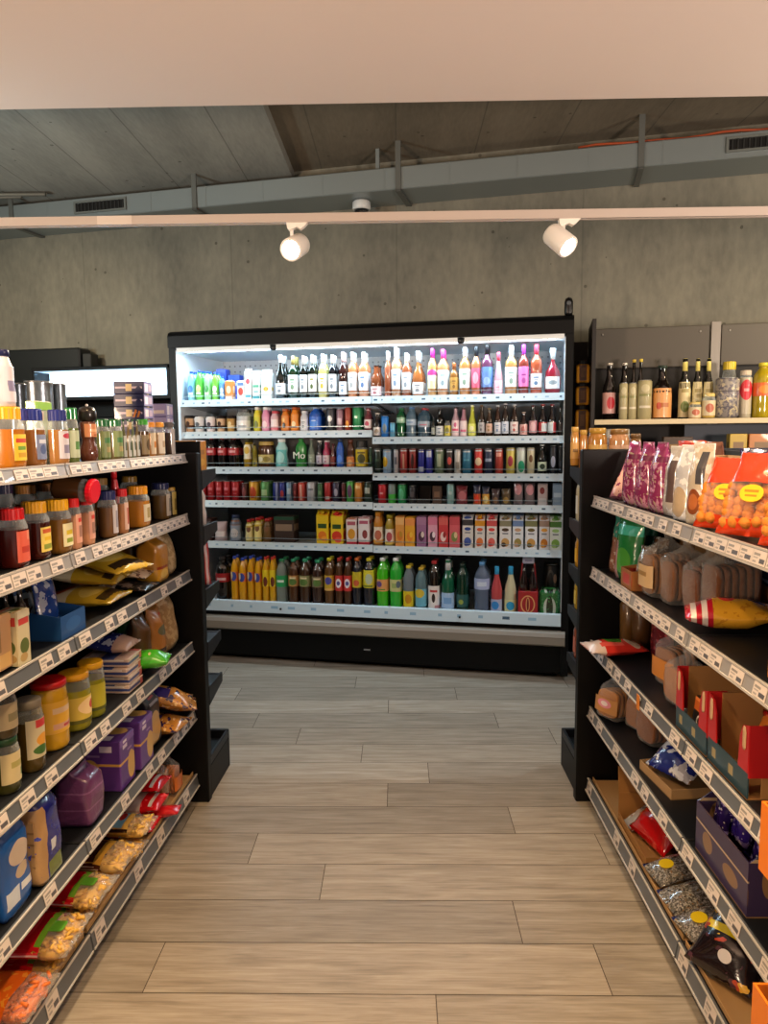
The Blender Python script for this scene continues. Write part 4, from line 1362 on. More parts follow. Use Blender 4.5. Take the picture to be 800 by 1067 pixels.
CI('3R', 572, 580.5, 464, dcan(art('20242c', ('e', .5, .45, .3, .2, 'a8b0c4'), metal=.3)), 'tall black can with silver emblem')
CI('3R', 582, 587, 465, dcan(art('14161c', ('r', .3, .7, .3, .5, '3a3e48'), metal=.3)), 'tall plain black can at the right end')

# ---- fourth shelf
for i, (a, b) in enumerate(((208.5, 216), (216.8, 224.3), (225, 232.5), (233.2, 241), (241.8, 250.5))):
    CI('4L', a, b, 501, dcan(art('a8141e', ('r', .2, .8, .55, .7, 'd07078'), ('r', .3, .7, .35, .42, 'c8585e'), metal=.25)), 'red cola can', 1)
short = [(252, 258, 503, '4a1e22', ('e', .5, .5, .3, .3, '8a4a4c'), 'maroon can'), (260, 270.5, 501, 'd09a28', ('e', .5, .45, .35, .3, 'c8502a'), 'golden orange can'),
         (272, 281.5, 501, '5a9a58', ('r', .2, .8, .3, .6, 'b4d4a0'), 'green and white can'), (284.5, 290.5, 502, '1c2878', ('r', .6, 1, 0, 1, '8a98c8'), 'navy can with silver side'),
         (291.3, 297.5, 502, '202c80', ('e', .5, .4, .3, .2, 'b03a40'), 'navy can with red spot'), (298.5, 304.5, 502, '7a9ab8', ('r', .2, .8, .4, .7, 'b8c8d4'), 'steel blue can'),
         (305.5, 309.5, 503, '6a1a1e', ('r', .2, .8, .4, .6, '9a4a48'), 'slim dark red can'), (310.5, 318.7, 502, 'b8382c', ('r', .35, .65, .1, .9, 'd8a090'), 'salmon red can'),
         (320, 329, 502, 'b8bcc4', ('r', .2, .8, .6, .7, '6a707a'), 'silver can'), (331, 336.5, 503, '3f6a44', ('r', .2, .8, .4, .6, '7a9a70'), 'slim moss green can'),
         (338, 345.5, 502, 'b0282c', ('r', .2, .8, .15, .3, 'd0c0bc'), 'red can with pale base band'), (346.5, 354.5, 502, '34304a', ('e', .5, .5, .25, .2, 'b4b0c4'), 'dark violet can'),
         (355.7, 360, 503, '5a2226', ('r', .2, .8, .4, .6, '8a4244'), 'slim brown-red can'), (361, 368.7, 501, '4aa84a', ('e', .5, .55, .35, .3, '6a4a6a'), 'lime green can with purple blot'),
         (369.5, 378, 502, 'd08a3a', ('r', .2, .8, .7, .85, 'e8c088'), 'light orange can'), (379.5, 387.5, 502, '24382c', ('r', .15, .85, .45, .75, 'b4bcb0'), 'dark green can with pale panel')]
for a, b, t, c, mk_, d in short:
    CI('4L', a, b, t, dcan(art(c, mk_, metal=.25)), d, 1)
short = [(394, 403, 504, 'b81c28', ('r', .3, .7, .5, .6, 'e0a0a4'), 'red can right of the bay divide'), (404.5, 412.5, 504, '4ac04a', ('r', 0, 1, .5, 1, '7a8a8a'), 'green and silver can'),
         (414.5, 423.5, 504, '1f8a4c', ('e', .5, .5, .3, .3, '5ab888'), 'emerald can'), (426, 433, 506, '2e2c30', ('r', .2, .8, .4, .7, '5a5458'), 'charcoal can'),
         (465.5, 473, 504, '8ab4b4', ('r', .2, .8, .5, .65, 'b8d0d0'), 'pale teal can')]
for a, b, t, c, mk_, d in short:
    CI('4R', a, b, t, dcan(art(c, mk_, metal=.25)), d, 1)
CI('4R', 451, 460.5, 506, lambda w, h: box('drink_box', w, .06, h, art('4a3428', ('r', .2, .8, .4, .7, '7a5a44'), box=True)), 'dark brown box')
CI('4R', 435, 449.5, 506, lambda w, h: tray('tray_pack', w, .10, h, mat('2a2422', .6), h * .3), 'nearly empty dark carton tray', 0, .03)
pp = lambda c, *mk_: (lambda w, h: pouch('drink_pouch', w, h, .035, film(c) if not mk_ else print_mat(c, mk_, .3, .5, bump=(28, .4)), int(w * 9999), bottom='block'))
CI('4R', 475, 487, 506, pp('7a2a34', ('e', .55, .45, .35, .25, 'c07078')), 'dark red foil pouch')
CI('4R', 493, 501, 505, pp('c85a2c', ('r', 0, 1, .55, 1, '2a2e4c'), ('e', .5, .3, .3, .2, 'e8402a')), 'orange pouch with navy top')
CI('4R', 502, 510.5, 507, pp('d8a040', ('r', 0, 1, .6, 1, '30344a'), ('e', .5, .3, .3, .2, 'f0d890')), 'yellow pouch with dark top')
CI('4R', 512, 520.5, 509, pp('4a3a3c', ('e', .5, .3, .3, .2, '8a6a50')), 'dark brown pouch')
CI('4R', 522, 531.5, 509, pp('5a4a34', ('e', .5, .3, .3, .2, 'a8884a')), 'dark pouch with yellow mark')
CI('4R', 535, 545, 503, pp('77696c', ('e', .5, .7, .38, .24, 'cf8c94')), 'grey pouch with pink top, left of two')
CI('4R', 546.5, 557, 503, pp('75686a', ('e', .5, .7, .38, .24, 'd09098')), 'grey pouch with pink top, right of two')
CI('4R', 560, 570.5, 504, jc(art('b8a8a8', ('e', .45, .7, .25, .16, '7a2a28'), ('r', .1, .9, .05, .35, 'c8c4c4'), box=True), gable=False, name='milk_carton'), 'small white carton with brown spot')
CI('4R', 575.5, 585.5, 504, jc(art('8098b0', ('r', .1, .9, .4, .6, 'b4c4d0'), box=True), gable=False, name='milk_carton'), 'small blue-grey carton at the right end')

# ---- fifth shelf
CI('5L', 212, 222, 540, lambda w, h: box('can_multipack', w, .10, h, art('3a1a18', ('r', .2, .8, .6, .75, '7a3028'), box=True)), 'dark multipack at the left end')
CI('5L', 224, 237, 543, lambda w, h: pouch('drink_pouch', w, h, .05, print_mat('c8b4b8', [('r', .1, .9, .2, .5, 'e8e0e0')], .3, .4, bump=(28, .4)), 44, bottom='block'), 'pale pink wrapped pack')
CI('5L', 240, 252, 536, pet('4a5668', '2c3a5c', art('8a98ac', ('r', 0, 1, .75, 1, '8a4a20'), ('e', .5, .35, .35, .25, 'c8c4c4')), 'smoothie', 'juice_bottle', lab=(.06, .8), bm=plastic('5a6678')), 'blue-grey bottle with brown band')
for i, (a, b) in enumerate(((256, 264), (265, 273.5), (274.5, 283))):
    CI('5L', a, b, (541, 539, 540)[i], pet(('d8c060', 'e0c850', '8a6a20')[i], 'b02420', art(('e8dca0', 'f0e090', '6a4a1c')[i], ('e', .5, .7, .3, .2, '7a5030')), 'smoothie', 'juice_bottle', lab=(.08, .8), bm=mat(('c0a848', 'd0b43c', '5a3c18')[i], .12, .6)), ('pale yellow dairy bottle with red cap', 'brighter yellow dairy bottle with red cap', 'brown bottle with red cap')[i], 1)
CI('5L', 288, 309, 537, lambda w, h: box('can_multipack', w, .10, h, art('3a2a24', ('r', .08, .92, .45, .7, '8a7460'), ('r', 0, 1, .86, 1, '1e4a34'), box=True)), 'brown multipack with dark green top')
def jcart(base, top, spot, c2=None):
    return art(base, ('r', 0, 1, .70, 1, top), ('e', .5, .34, .34, .2, spot), ('e', .64, .24, .2, .12, c2 or spot), ('r', .22, .78, .58, .64, '3a3a3a'), box=True)
CI('5L', 331, 344, 531, jc(art('e8c41c', ('r', .15, .85, .56, .72, '2a4a20'), ('e', .5, .3, .34, .16, 'e07a1c'), ('e', .66, .18, .26, .1, 'f0a030'), box=True), 'd8b018'), 'yellow juice carton with orange fruit', 1)
CI('5L', 346, 359, 532, jc(art('e8c828', ('r', .15, .85, .56, .72, '2a4a20'), ('e', .5, .3, .4, .18, 'd83a24'), ('e', .6, .16, .28, .1, 'f0604a'), box=True), 'c8281c'), 'yellow juice carton with red fruit', 1)
CI('5L', 362, 373, 540, jc(art('e6dcd8', ('r', .1, .9, .76, .9, 'b05a6a'), ('e', .5, .42, .36, .2, 'd89a30'), ('r', 0, 1, 0, .12, 'b83040'), box=True), gable=False), 'white juice carton with yellow fruit', 1)
CI('5L', 374.5, 386, 539, jc(art('ece4e6', ('r', .1, .9, .78, .9, 'b85a72'), ('e', .6, .4, .24, .16, '8a3a3a'), ('r', 0, 1, 0, .12, 'b83040'), box=True), gable=False), 'white juice carton with coconut', 1)
CI('5R', 389, 399.5, 534, pet('d8902c', 'd88a1c', art('e8dcc8', ('e', .5, .5, .35, .3, 'b8644a'), ('r', 0, 1, 0, .2, 'e0a040')), 'smoothie', 'juice_bottle', lab=(.06, .55), bm=mat('c07c28', .1, .7)), 'orange juice bottle with orange cap', 1)
CI('5R', 401, 411.5, 536, pet('d0b040', 'a89a24', art('ece0d4', ('e', .5, .5, .3, .3, 'b04a50'), ('r', 0, 1, 0, .2, 'e8d060')), 'smoothie', 'juice_bottle', lab=(.06, .55), bm=mat('a08a30', .1, .7)), 'yellow juice bottle with olive cap', 1)
jl = [(412.5, 422, 538, 'e09a48', 'eab470', 'd8782c', 'c0902c', 'peach orange juice carton'), (422.7, 433, 539, 'e8a82c', 'e8944c', 'e8882c', 'f0c040', 'mango yellow juice carton'),
      (434.5, 445, 538, '9a6a94', 'a87a9c', '4a2a44', 'e0d4c8', 'purple juice carton'), (446.3, 456.3, 538, 'e0a0b8', 'd87a98', '4a3040', 'f4e4ea', 'pink and white juice carton'),
      (457.3, 467.5, 538, 'cc3a40', 'd8605a', 'f4d8d4', '9a1c24', 'red juice carton'), (468.5, 479.5, 538, 'd8606a', 'c84a54', '7a8a4a', 'e0c89a', 'coral red juice carton')]
for a, b, t, c, tp, s1, s2, d in jl:
    CI('5R', a, b, t, jc(art(c, ('r', 0, 1, .74, 1, tp), ('e', .5, .36, .3, .16, s1), ('e', .62, .42, .16, .1, s2), box=True), gable=False), d, 1)
jl = [(482, 493.5, 535, 'd8d4d0', '3a3438', '3a56a0', '2c4690', 'white juice carton with blue berries'), (495, 505.5, 536, 'dcd8d4', 'd8901c', 'e07a3c', 'd85a30', 'white juice carton with orange fruit'),
      (507, 518, 536, 'e4dcd8', 'd05050', 'e86a60', 'd83c3c', 'white juice carton with red grapefruit'), (520.5, 533, 536, 'e4e4e4', '8a8468', 'c89a5a', '4a3424', 'white carton with beige nuts'),
      (534, 545.5, 536, 'dfe4ea', '6a84b0', '9a8a4a', 'c8a080', 'white carton with pale blue top'), (547, 560, 536, 'e2e6ea', '7a7a50', 'c8964a', '6a5a2c', 'white carton with pineapple'),
      (561.5, 572.5, 536, 'dadce0', '9a8070', 'c87a24', 'e0a040', 'white carton with round orange'), (574, 586.5, 537, 'e0e8e2', '4a7a30', '7aa84a', 'a0c878', 'white carton with green leaves')]
for a, b, t, c, tp, s1, s2, d in jl:
    CI('5R', a, b, t, jc(art(c, ('r', 0, 1, .80, 1, tp), ('e', .5, .24, .34, .15, s1), ('e', .36, .16, .2, .08, s2), ('r', .25, .75, .52, .58, '8a8f98'), ('e', .5, .68, .3, .06, s2), box=True), tp if tp != '3a3438' else None), d, 1)

# ---- bottom deck
CI('6', 225, 240, 580, pet('140a0a', '1c1414', art('a01820', ('r', .2, .8, .2, .5, 'd8b0b0')), 'soda', 'soda_bottle', lab=(.44, .64), bm=mat('0e0808', .08, .9)), 'big cola bottle with red label', 1)
of = art('d8702c', ('e', .5, .5, .35, .5, '3a4aa0'), ('e', .2, .6, .2, .4, 'e8d8b0'))
for i, (a, b, t) in enumerate(((240.8, 248.3, 579), (249, 257, 581), (257.8, 264.8, 579), (265.5, 272.5, 581))):
    CI('6', a, b, t, pet('e0a814', '2c46b0', of, 'soda', 'soda_bottle', bm=mat('e0a416', .1, .7), lab=(.46, .66)), 'orange soda bottle with blue cap', 1)
for i, (a, b) in enumerate(((273.5, 280), (280.7, 287))):
    CI('6', a, b, 580, pet('e8b81c', 'd03a30', art('ecd024', ('e', .6, .3, .3, .3, '6a2a1c')), 'soda', 'soda_bottle', bm=mat('e0a81c', .1, .7), lab=(.36, .72)), 'yellow soda bottle with red cap', 1)
CI('6', 287.8, 300, 582, pet('b8c8bc', '2a8a5a', art('1f9a58', ('r', .2, .8, .4, .6, 'd8ecdc')), 'soda', 'soda_bottle', bm=mat('b4c4ba', .08, .4, trans=.6, ior=1.15), lab=(.38, .64)), 'clear soda bottle with green label', 1)
tl = lambda c: art(c, ('e', .5, .4, .35, .3, '5a7a3a'), ('r', .2, .8, .7, .85, 'e0d0a8'))
for i, (a, b) in enumerate(((300.5, 311.3), (312, 324), (325, 337))):
    CI('6', a, b, (582, 582, 583)[i], pet('5a3418', '2f9a70', tl(('b8844a', '8a8a5a', '7a6a50')[i]), 'soda', 'tea_bottle', bm=mat(('4c2c16', '3e2414', '34201a')[i], .08, .8), lab=(.4, .64)), ('brown iced tea bottle with peach label', 'brown iced tea bottle with olive label', 'brown iced tea bottle with grey-green label')[i], 1)
CI('6', 338, 348.3, 581, pet('a87a1c', 'd8cc2a', art('c8a42c', ('e', .45, .65, .35, .25, '4a4aa0'), ('r', 0, 1, 0, .15, 'e0b060')), 'soda', 'tea_bottle', bm=mat('5a3a18', .08, .8), lab=(.32, .64)), 'brown soda bottle with yellow cap and label', 1)
for i, (a, b) in enumerate(((349.2, 357.5), (358.2, 366.5))):
    CI('6', a, b, 581, pet('4a2414', 'c03a38', art('c83432', ('e', .5, .5, .34, .3, 'e8e4ea'), ('e', .5, .5, .2, .14, '4a4a90')), 'soda', 'tea_bottle', bm=mat('4a2c16', .08, .8), lab=(.32, .64)), 'amber soda bottle with red label', 1)
CI('6', 367, 377, 581, pet('24242e', 'd06a2c', art('c8b428', ('e', .5, .3, .3, .2, 'c85a3a')), 'soda', 'tea_bottle', bm=mat('20222c', .08, .8), lab=(.4, .72)), 'dark bottle with orange cap and yellow label', 1)
CI('6', 378.5, 390.5, 581, pet('24242e', 'e0c828', art('d8cc30', ('e', .6, .5, .3, .3, 'b8c4a8'), ('r', .1, .9, .05, .15, '6a7a30')), 'soda', 'tea_bottle', bm=mat('22242e', .08, .8), lab=(.4, .76)), 'dark bottle with yellow cap and yellow label', 1)
CI('6', 392.5, 405, 581, pet('4ac81e', 'eef0f0', art('e0a060', ('e', .3, .6, .25, .25, '6a4a8a'), ('r', .2, .8, .1, .2, '5a8a2c')), 'soda', 'soda_bottle', bm=mat('44b81c', .08, .8), lab=(.34, .58)), 'lime green soda bottle with peach label', 1)
CI('6', 406, 419, 581, pet('34c03a', 'eef0f0', art('c8c88a', ('r', .3, .7, .3, .7, '9ab06a'), ('e', .8, .6, .15, .3, '5a6a7a')), 'soda', 'soda_bottle', bm=mat('2cb034', .08, .8), lab=(.34, .58)), 'green soda bottle with pale yellow label', 1)
CI('6', 420, 431.5, 589, pet('b8c8d0', 'e4cc34', art('e0c41c', ('e', .5, .5, .3, .3, 'c88a1c')), 'soda', 'soda_bottle', bm=mat('a8b8c4', .06, .4, trans=.6, ior=1.15), lab=(.06, .42)), 'clear bottle with yellow cap and yellow label', 1)
CI('6', 432.5, 445, 591, pet('a8ccd8', 'd8b43a', art('6ab4cc', ('e', .45, .75, .4, .25, 'd8bc3a')), 'soda', 'soda_bottle', bm=mat('98c0cc', .06, .4, trans=.6, ior=1.15), lab=(.08, .5)), 'clear bottle with yellow cap and turquoise label', 1)
CI('6', 446, 458.7, 584, pet('1a1410', 'b83034', art('e8e0dc', ('e', .5, .46, .14, .2, '2a1c1a'), ('r', .2, .8, .72, .82, 'c84a4a'), ('r', .6, 1, 0, .14, 'c88a90')), 'soda', 'soda_bottle', bm=mat('181210', .08, .9), lab=(.04, .5)), 'black bottle with white label and red cap', 1)
CI('6', 459.7, 474, 583, wine('1c6a4c', 'e4e8ea', art('a8c8ec', ('r', .2, .8, .3, .7, '7aa8dc')), 'beer', lab=(.05, .36), name='water_bottle'), 'green glass water bottle with white capsule', 1)
CI('6', 475.5, 488, 587, pet('123a2c', '0f2a20', art('2a5a58', ('e', .4, .4, .2, .2, '9aa84a')), 'soda', 'water_bottle', lab=(.1, .36)), 'dark green bottle with dull label', 1)
CI('6', 494, 510.5, 585, pet('8aa4c4', '6aa8e4', art('a8b8e0', ('r', .2, .8, .3, .7, 'd0dcf0')), 'water', 'water_bottle', bm=mat('8498b8', .06, .5, trans=.55, ior=1.2), lab=(.46, .68)), 'big clear blue water bottle with blue cap', 1)
CI('6', 511.5, 523.5, 590, wine('b83a40', '3aa8e0', art('b4b8d4', ('e', .4, .5, .34, .34, '2f88d0')), 'flute', lab=(.04, .3), bm=mat('bc4a4e', .12, .6)), 'pink-red bottle with sky blue capsule')
CI('6', 525.5, 538.5, 590, wine('d8d0a0', '3aa8e0', art('d8d49a', ('e', .5, .5, .34, .36, '2a98c8')), 'flute', lab=(.04, .3), bm=mat('cfcaa6', .12, .6)), 'cream bottle with sky blue capsule')


def carrier(w, h):
    d = .13
    m1 = art('a01420', ('e', .5, .45, .36, .38, 'd8a468'), ('e', .5, .45, .30, .33, 'a01420'), ('e', .5, .45, .10, .30, 'd8a468'), ('e', .5, .45, .06, .26, '7a0f18'), box=True)
    o = build('bottle_carrier', MB().box(-w / 2, w / 2, -d / 2, d / 2, 0, h * .42, 0, .003), m1)
    mb = MB()
    mb.prism([(-w * .46, h * .42), (-w * .40, h * .42), (-w * .26, h * .9), (-w * .34, h * .9)], -.004, .004)
    mb.prism([(w * .40, h * .42), (w * .46, h * .42), (w * .34, h * .9), (w * .26, h * .9)], -.004, .004)
    build('side_strap', mb, art('a01420'), o)
    build('handle', MB().box(-w * .30, w * .30, -.012, .012, h * .88, h, 0, .004), art('c8cdea', ('r', .2, .8, .4, .6, '8a90c0'), box=True), o)
    for sx in (-1, 1):
        for sy in (-1, 1):
            mb = MB().loft([(h * .42, w * .21, w * .21), (h * .55, w * .21, w * .21), (h * .66, w * .15, w * .15), (h * .74, w * .08, w * .08), (h * .85, w * .075, w * .075)], 16)
            mb.move(T(sx * w * .22, sy * d * .24, 0))
            build('carried_bottle', mb, mat('1a0a0a', .08, .8), o)
    return o


CI('6', 540, 561, 580, carrier, 'red cardboard carrier of dark bottles with white handle')


def gcans(w, h):
    d = .13
    o = build('can_multipack', MB().box(-w / 2, w / 2, -d / 2, d / 2, 0, h, 0, .014), print_mat('1c6a34', [('e', .5, .3, .30, .45, 'b8c4b8'), ('e', .5, .3, .16, .5, '16301c'), ('n', 40, .62, '4aa060')], .25, .5, box=True, bump=(30, .4)))
    build('handle', MB().box(-w * .25, w * .25, -.008, .008, h - .001, h + .004, 0, .001), mat('2a8a44', .4), o)
    return o


o1 = CI('6', 563, 585, 613, gcans, 'green shrink-wrapped can pack')
CI('6', 566, 582, 587, lambda w, h: (lambda o: o)(can('drink_can', w, h, art('20201e', ('e', .5, .5, .34, .4, '4a4844'), ('e', .5, .5, .22, .34, '1a1a18'), ('e', .8, .7, .1, .1, 'a8846a'), metal=.3))), 'big black can standing behind the green pack', 0, .13)
# ------------------------------------------------------------------ goods on the left shelving
def lpt(px, py, back):
    return on_plane(px, py, LFAR + LDEP * back, LDEP)


def rpt(px, py, back):
    return on_plane(px, py, (RO.x + back, 0, 0), Vector((1, 0, 0)))


def lgr(lv):
    return ('goods on the left top shelf', 'jars on the left second shelf', 'goods on the left third shelf', 'goods on the left fourth shelf', 'goods on the left fifth shelf', 'packs on the left bottom shelf')[lv - 1]


LW = {1: 'left top shelf', 2: 'left second shelf', 3: 'left third shelf', 4: 'left fourth shelf', 5: 'left fifth shelf', 6: 'left bottom shelf'}
RW = {1: 'right top shelf', 2: 'right second shelf', 3: 'right third shelf', 4: 'right fourth shelf', 5: 'right bottom shelf'}


def LJ(lv, x0, x1, yt, gap, fn_, desc, cat, yb=None, rot=0.0, back=0, z=None, suffix=True, hfix=None):
    """round goods measured by their photo width and top"""
    xm = (x0 + x1) / 2
    zz = LZ[lv] - .0058 if z is None else z
    bk = gap + .04
    for _ in range(3):
        p_ = lpt(xm, yt + 20, bk)
        k = (p_ - CP).dot(cf)
        w_ = (x1 - x0) * k / F
        bk = gap + w_ / 2
    h_ = hfix or (lpt(xm, yt, bk).z - zz)
    o = fn_(w_, h_)
    o.location = (p_.x, p_.y, zz)
    o.rotation_euler = (0, 0, LRZ + rot)
    tag(o, desc + (' on the ' + LW[lv] if suffix else ''), cat, lgr(lv), 'L%d' % lv, x0)
    q = Vector((p_.x, p_.y, zz))
    for i in range(1, back + 1):
        c = copy_tree(o)
        c.location = q + LDEP * (w_ * 1.04 * i)
        tag(c, desc + ', behind the front one' + (' on the ' + LW[lv] if suffix else ''), cat, lgr(lv), 'L%d' % lv, x0 + .01 * i)
    return o, q, w_, h_


def spice_label(c, *m):
    return art(c, *m, rough=.5, coat=0)


# top shelf
bigjar = lambda content, lid, lab, **k: (lambda w, h: jar('glass_jar', w, h, content, lid, lab, square=3.2, lidh=.20, lidk=.92, labz=(.14, .56), rib=.035, lspan=80, neck=.84, **k))
o, q, w_, h_ = LJ(1, -8, 22, 424, .015, bigjar('b8701e', 'f0b01c', spice_label('e8c83a', ('r', .1, .9, .68, .84, 'c8402a'), ('r', .2, .8, .4, .55, '6a9a2c'), ('r', .2, .8, .12, .3, 'c89a20'))), 'amber jar with yellow lid and yellow label, nearest', 'jar')
top = bottle('spice_bottle', .044, .125, 'dfe3ea', '1d2350', art('d8d4e0', ('r', .2, .8, .3, .6, '8a84a8')), 'smoothie', lab=(.08, .7), bodym=plastic('d5d8e2'))
top.location = (q.x, q.y, q.z + h_ + .0005); top.rotation_euler = (0, 0, LRZ)
tag(top, 'white spice bottle with navy cap standing on the yellow lidded jar', 'bottle', None)
LJ(1, 20, 44, 426, .012, bigjar('8a5a2c', '22308a', spice_label('7d88a8', ('r', .15, .85, .65, .8, 'c8ccd8'), ('e', .5, .4, .3, .2, '4a5a86'))), 'brown jar with navy lid and blue-grey label', 'jar')
LJ(1, 43.5, 54, 429, .045, lambda w, h: jar('spice_jar', w, h, '9a7a58', '1c2450', spice_label('c8bcc0', ('e', .5, .75, .3, .12, 'c04858'), ('r', .2, .8, .2, .5, '8a8490')), lidh=.16, labz=(.12, .7)), 'slim spice jar with navy lid set back between two jars', 'jar')
LJ(1, 50, 70, 427, .012, lambda w, h: jar('spice_jar', w, h, 'a0703a', '1f2a78', spice_label('d0ccd4', ('e', .5, .82, .34, .1, 'b83a50'), ('r', .2, .8, .2, .5, '86829a')), lidh=.2, labz=(.12, .62), lspan=120), 'tan spice jar with navy lid and white label', 'jar')
LJ(1, 68, 81, 425, .012, lambda w, h: jar('spice_jar', w, h, '5a6a34', '1c7a3c', spice_label('b8c4a4', ('r', .2, .8, .3, .6, '5a8a4a')), lidh=.2, rib=.05, labz=(.12, .6)), 'round green-lidded jar of dried herbs', 'jar')


def mill(w, h):
    r = w / 2
    o = build('pepper_mill', MB().loft([(0, r * .75, r * .75), (.006, r * .9, r * .9), (h * .12, r, r), (h * .24, r * .98, r * .98), (h * .34, r * .72, r * .72), (h * .40, r * .7, r * .7), (h * .46, r * .86, r * .86), (h * .68, r * .88, r * .88), (h * .72, r * .7, r * .7)], 24), mat('5e2f1c', .12, .7, bump=(160, .5)))
    build('grinder_cap', MB().loft([(h * .70, r * .8, r * .8), (h * .73, r * .98, r * .98), (h * .86, r * 1.0, r * 1.0), (h * .93, r * .8, r * .8), (h * .955, r * .4, r * .4)], 32, rib=.03), plastic('17120f'), o)
    build('finial', MB().ball((0, 0, h * .975), h * .025), mat('e0dcd8', .3), o)
    build('label', MB().wrap(r * .88, r * .88, h * .44, h * .66, -180, 60, 18), art('d08a5c', ('r', .1, .9, .4, .6, 'e8b88a'), ('r', .3, .7, .1, .2, '9a4a2c')), o)
    return o


LJ(1, 82, 100.5, 421, .012, mill, 'brown pepper mill jar with black grinder cap', 'jar')
herb = lambda c, l='1e6a38': (lambda w, h: jar('spice_jar', w, h, c, l, spice_label('7a8a58', ('r', .1, .9, .55, .75, '3f7a44'), ('r', .2, .8, .2, .4, 'a89a6a')), lidh=.17, labz=(.1, .72), rib=.05))
LJ(1, 100.5, 114, 437, .010, herb('4f5a2c'), 'green-lidded herb jar right of the pepper mill', 'jar')
LJ(1, 114, 127, 437, .010, herb('5a5030'), 'green-lidded brownish herb jar, second from the mill', 'jar')
slim = lambda c: (lambda w, h: bottle('spice_bottle', w, h, c, '1c5a34', spice_label('b4b8b4', ('r', .2, .8, .3, .7, '4a5a50')), 'beer', lab=(.08, .6), bodym=mat(c, .12, .6)))
for i, (a, b) in enumerate(((126.8, 131.3), (131.8, 136.2), (136.6, 140.8), (141, 145))):
    LJ(1, a, b, 437, .012, slim(('5a5a3a', '6a5a3c', '4f5a40', '66583a')[i]), 'slim green-capped spice bottle', 'bottle')
LJ(1, 143.8, 154.8, 437, .010, lambda w, h: jar('spice_jar', w, h, '4a3218', '3aa02c', spice_label('8a7a58', ('e', .5, .5, .3, .3, '4a3a20')), lidh=.14, labz=(.1, .6), rib=.05), 'dark spice jar with bright green lid', 'jar')
LJ(1, 155, 162, 440, .010, lambda w, h: jar('spice_jar', w, h, 'b0783a', 'e0902c', spice_label('d8c8a8', ('r', .2, .8, .3, .6, 'c07a30')), lidh=.14, labz=(.1, .7), rib=.05), 'narrow spice jar with orange lid', 'jar')
LJ(1, 162, 171.3, 440, .010, lambda w, h: jar('spice_jar', w, h, 'a8885c', 'e8a030', spice_label('e0d8c4', ('r', .2, .8, .3, .6, 'b8a080')), lidh=.14, labz=(.1, .7), rib=.05), 'wider spice jar with orange lid and white label', 'jar')
LJ(1, 171.5, 182, 440, .010, lambda w, h: jar('spice_jar', w, h, '3a2a1c', '5a5654', spice_label('b8b4b0', ('r', .5, .9, .1, .9, '6a6660')), lidh=.14, labz=(.06, .8), rib=.05, lspan=100), 'dark spice jar with grey lid at the far end', 'jar')


def tin(name, w, h, c='8e959c'):
    r = w / 2
    o = build(name, MB().loft([(0, r, r), (.004, r * 1.01, r * 1.01), (.008, r * .985, r * .985)] + [(h * (.15 + .7 * i / 24), r * (.985 if i % 2 else .972), r * (.985 if i % 2 else .972)) for i in range(25)] + [(h - .008, r * .985, r * .985), (h - .004, r * 1.01, r * 1.01), (h, r, r)], 36), mat(c, .28, metal=.9))
    build('lid', MB().loft([(h, r, r), (h + .001, r * .97, r * .97), (h - .003, r * .94, r * .94)], 36), mat('a4a9ae', .3, metal=.9), o)
    return o


for i, (a, b, t, c) in enumerate(((8, 28, 400, '4f565e'), (27, 55, 398, '8b939b'), (54, 69, 400, '7b838b'))):
    LJ(1, a, b, t, .20, lambda w, h: tin('steel_tin', w, h, c), ('dark steel tin at the back left', 'large ribbed steel tin at the back', 'ribbed steel tin right of the large one')[i], 'tin')
# green and white card stuck up behind the jars
p_ = lpt(40, 424, .10)
o = box('spice_packet', .075, .03, p_.z - LZ[1] + .02, art('b8c4b0', ('r', 0, 1, .86, 1, '7ab02c'), ('r', 0, .45, .7, .84, 'e8d4cc'), box=True), mat('86b83c', .5))
place(o, p_.x, p_.y, LZ[1] - .0058, LRZ); tag(o, 'green and white spice packet behind the navy lidded jars', 'box')
# stacked navy wafer boxes
navy = art('191c4a', ('r', .06, .94, .42, .58, 'b8a8b8'), ('r', .40, .60, .22, .78, 'c8b078'), ('e', .82, .3, .1, .3, '191c4a'), box=True)
lav = art('8a84b4', ('r', .1, .45, .15, .85, 'e8e0e8'), ('r', .55, .9, .2, .8, 'c4b0c8'), box=True)
kA = lpt(142, 416, .11)
rows = 6
ztop = on_plane(142, 398, (0, kA.y, 0), Vector((0, 1, 0))).z
hh = (ztop - LZ[1] + .006) / rows
pcs = [('top navy wafer box of the stack behind the spice jars', 0), ('second navy wafer box from the top of that stack', 0), ('third navy wafer box from top, with orange drawing', 0), ('fourth navy box in the stack, mostly hidden by jars', 0), ('fifth navy box in the stack, hidden by herb jars', 0), ('lowest navy box of the stack on the left top shelf', 0)]
for i in range(rows):
    o = build('wafer_box', MB().box(-.052, .052, -.045, .045, 0, hh - .0006, 0, .0015), [navy])
    build('end_panel', MB().box(.052, .0526, -.043, .043, .003, hh - .004), lav, o)
    if i == rows - 3:
        build('drawing', MB().prism([(.012, .006), (.02, .008), (.028, .03), (.022, .034)], -.0458, -.0448).prism([(.026, .006), (.034, .008), (.040, .026), (.034, .03)], -.0458, -.0448), mat('c87a2c', .5), o)
    place(o, kA.x - .01, kA.y, LZ[1] - .0058 + i * hh, .02 * ((i * 7) % 3 - 1))
    tag(o, pcs[rows - 1 - i][0], 'box', 'navy boxes stacked on the left top shelf')
kB = lpt(168, 428, .10)
hb_ = (on_plane(171, 421, (0, kB.y, 0), Vector((0, 1, 0))).z - LZ[1] + .006) / 4
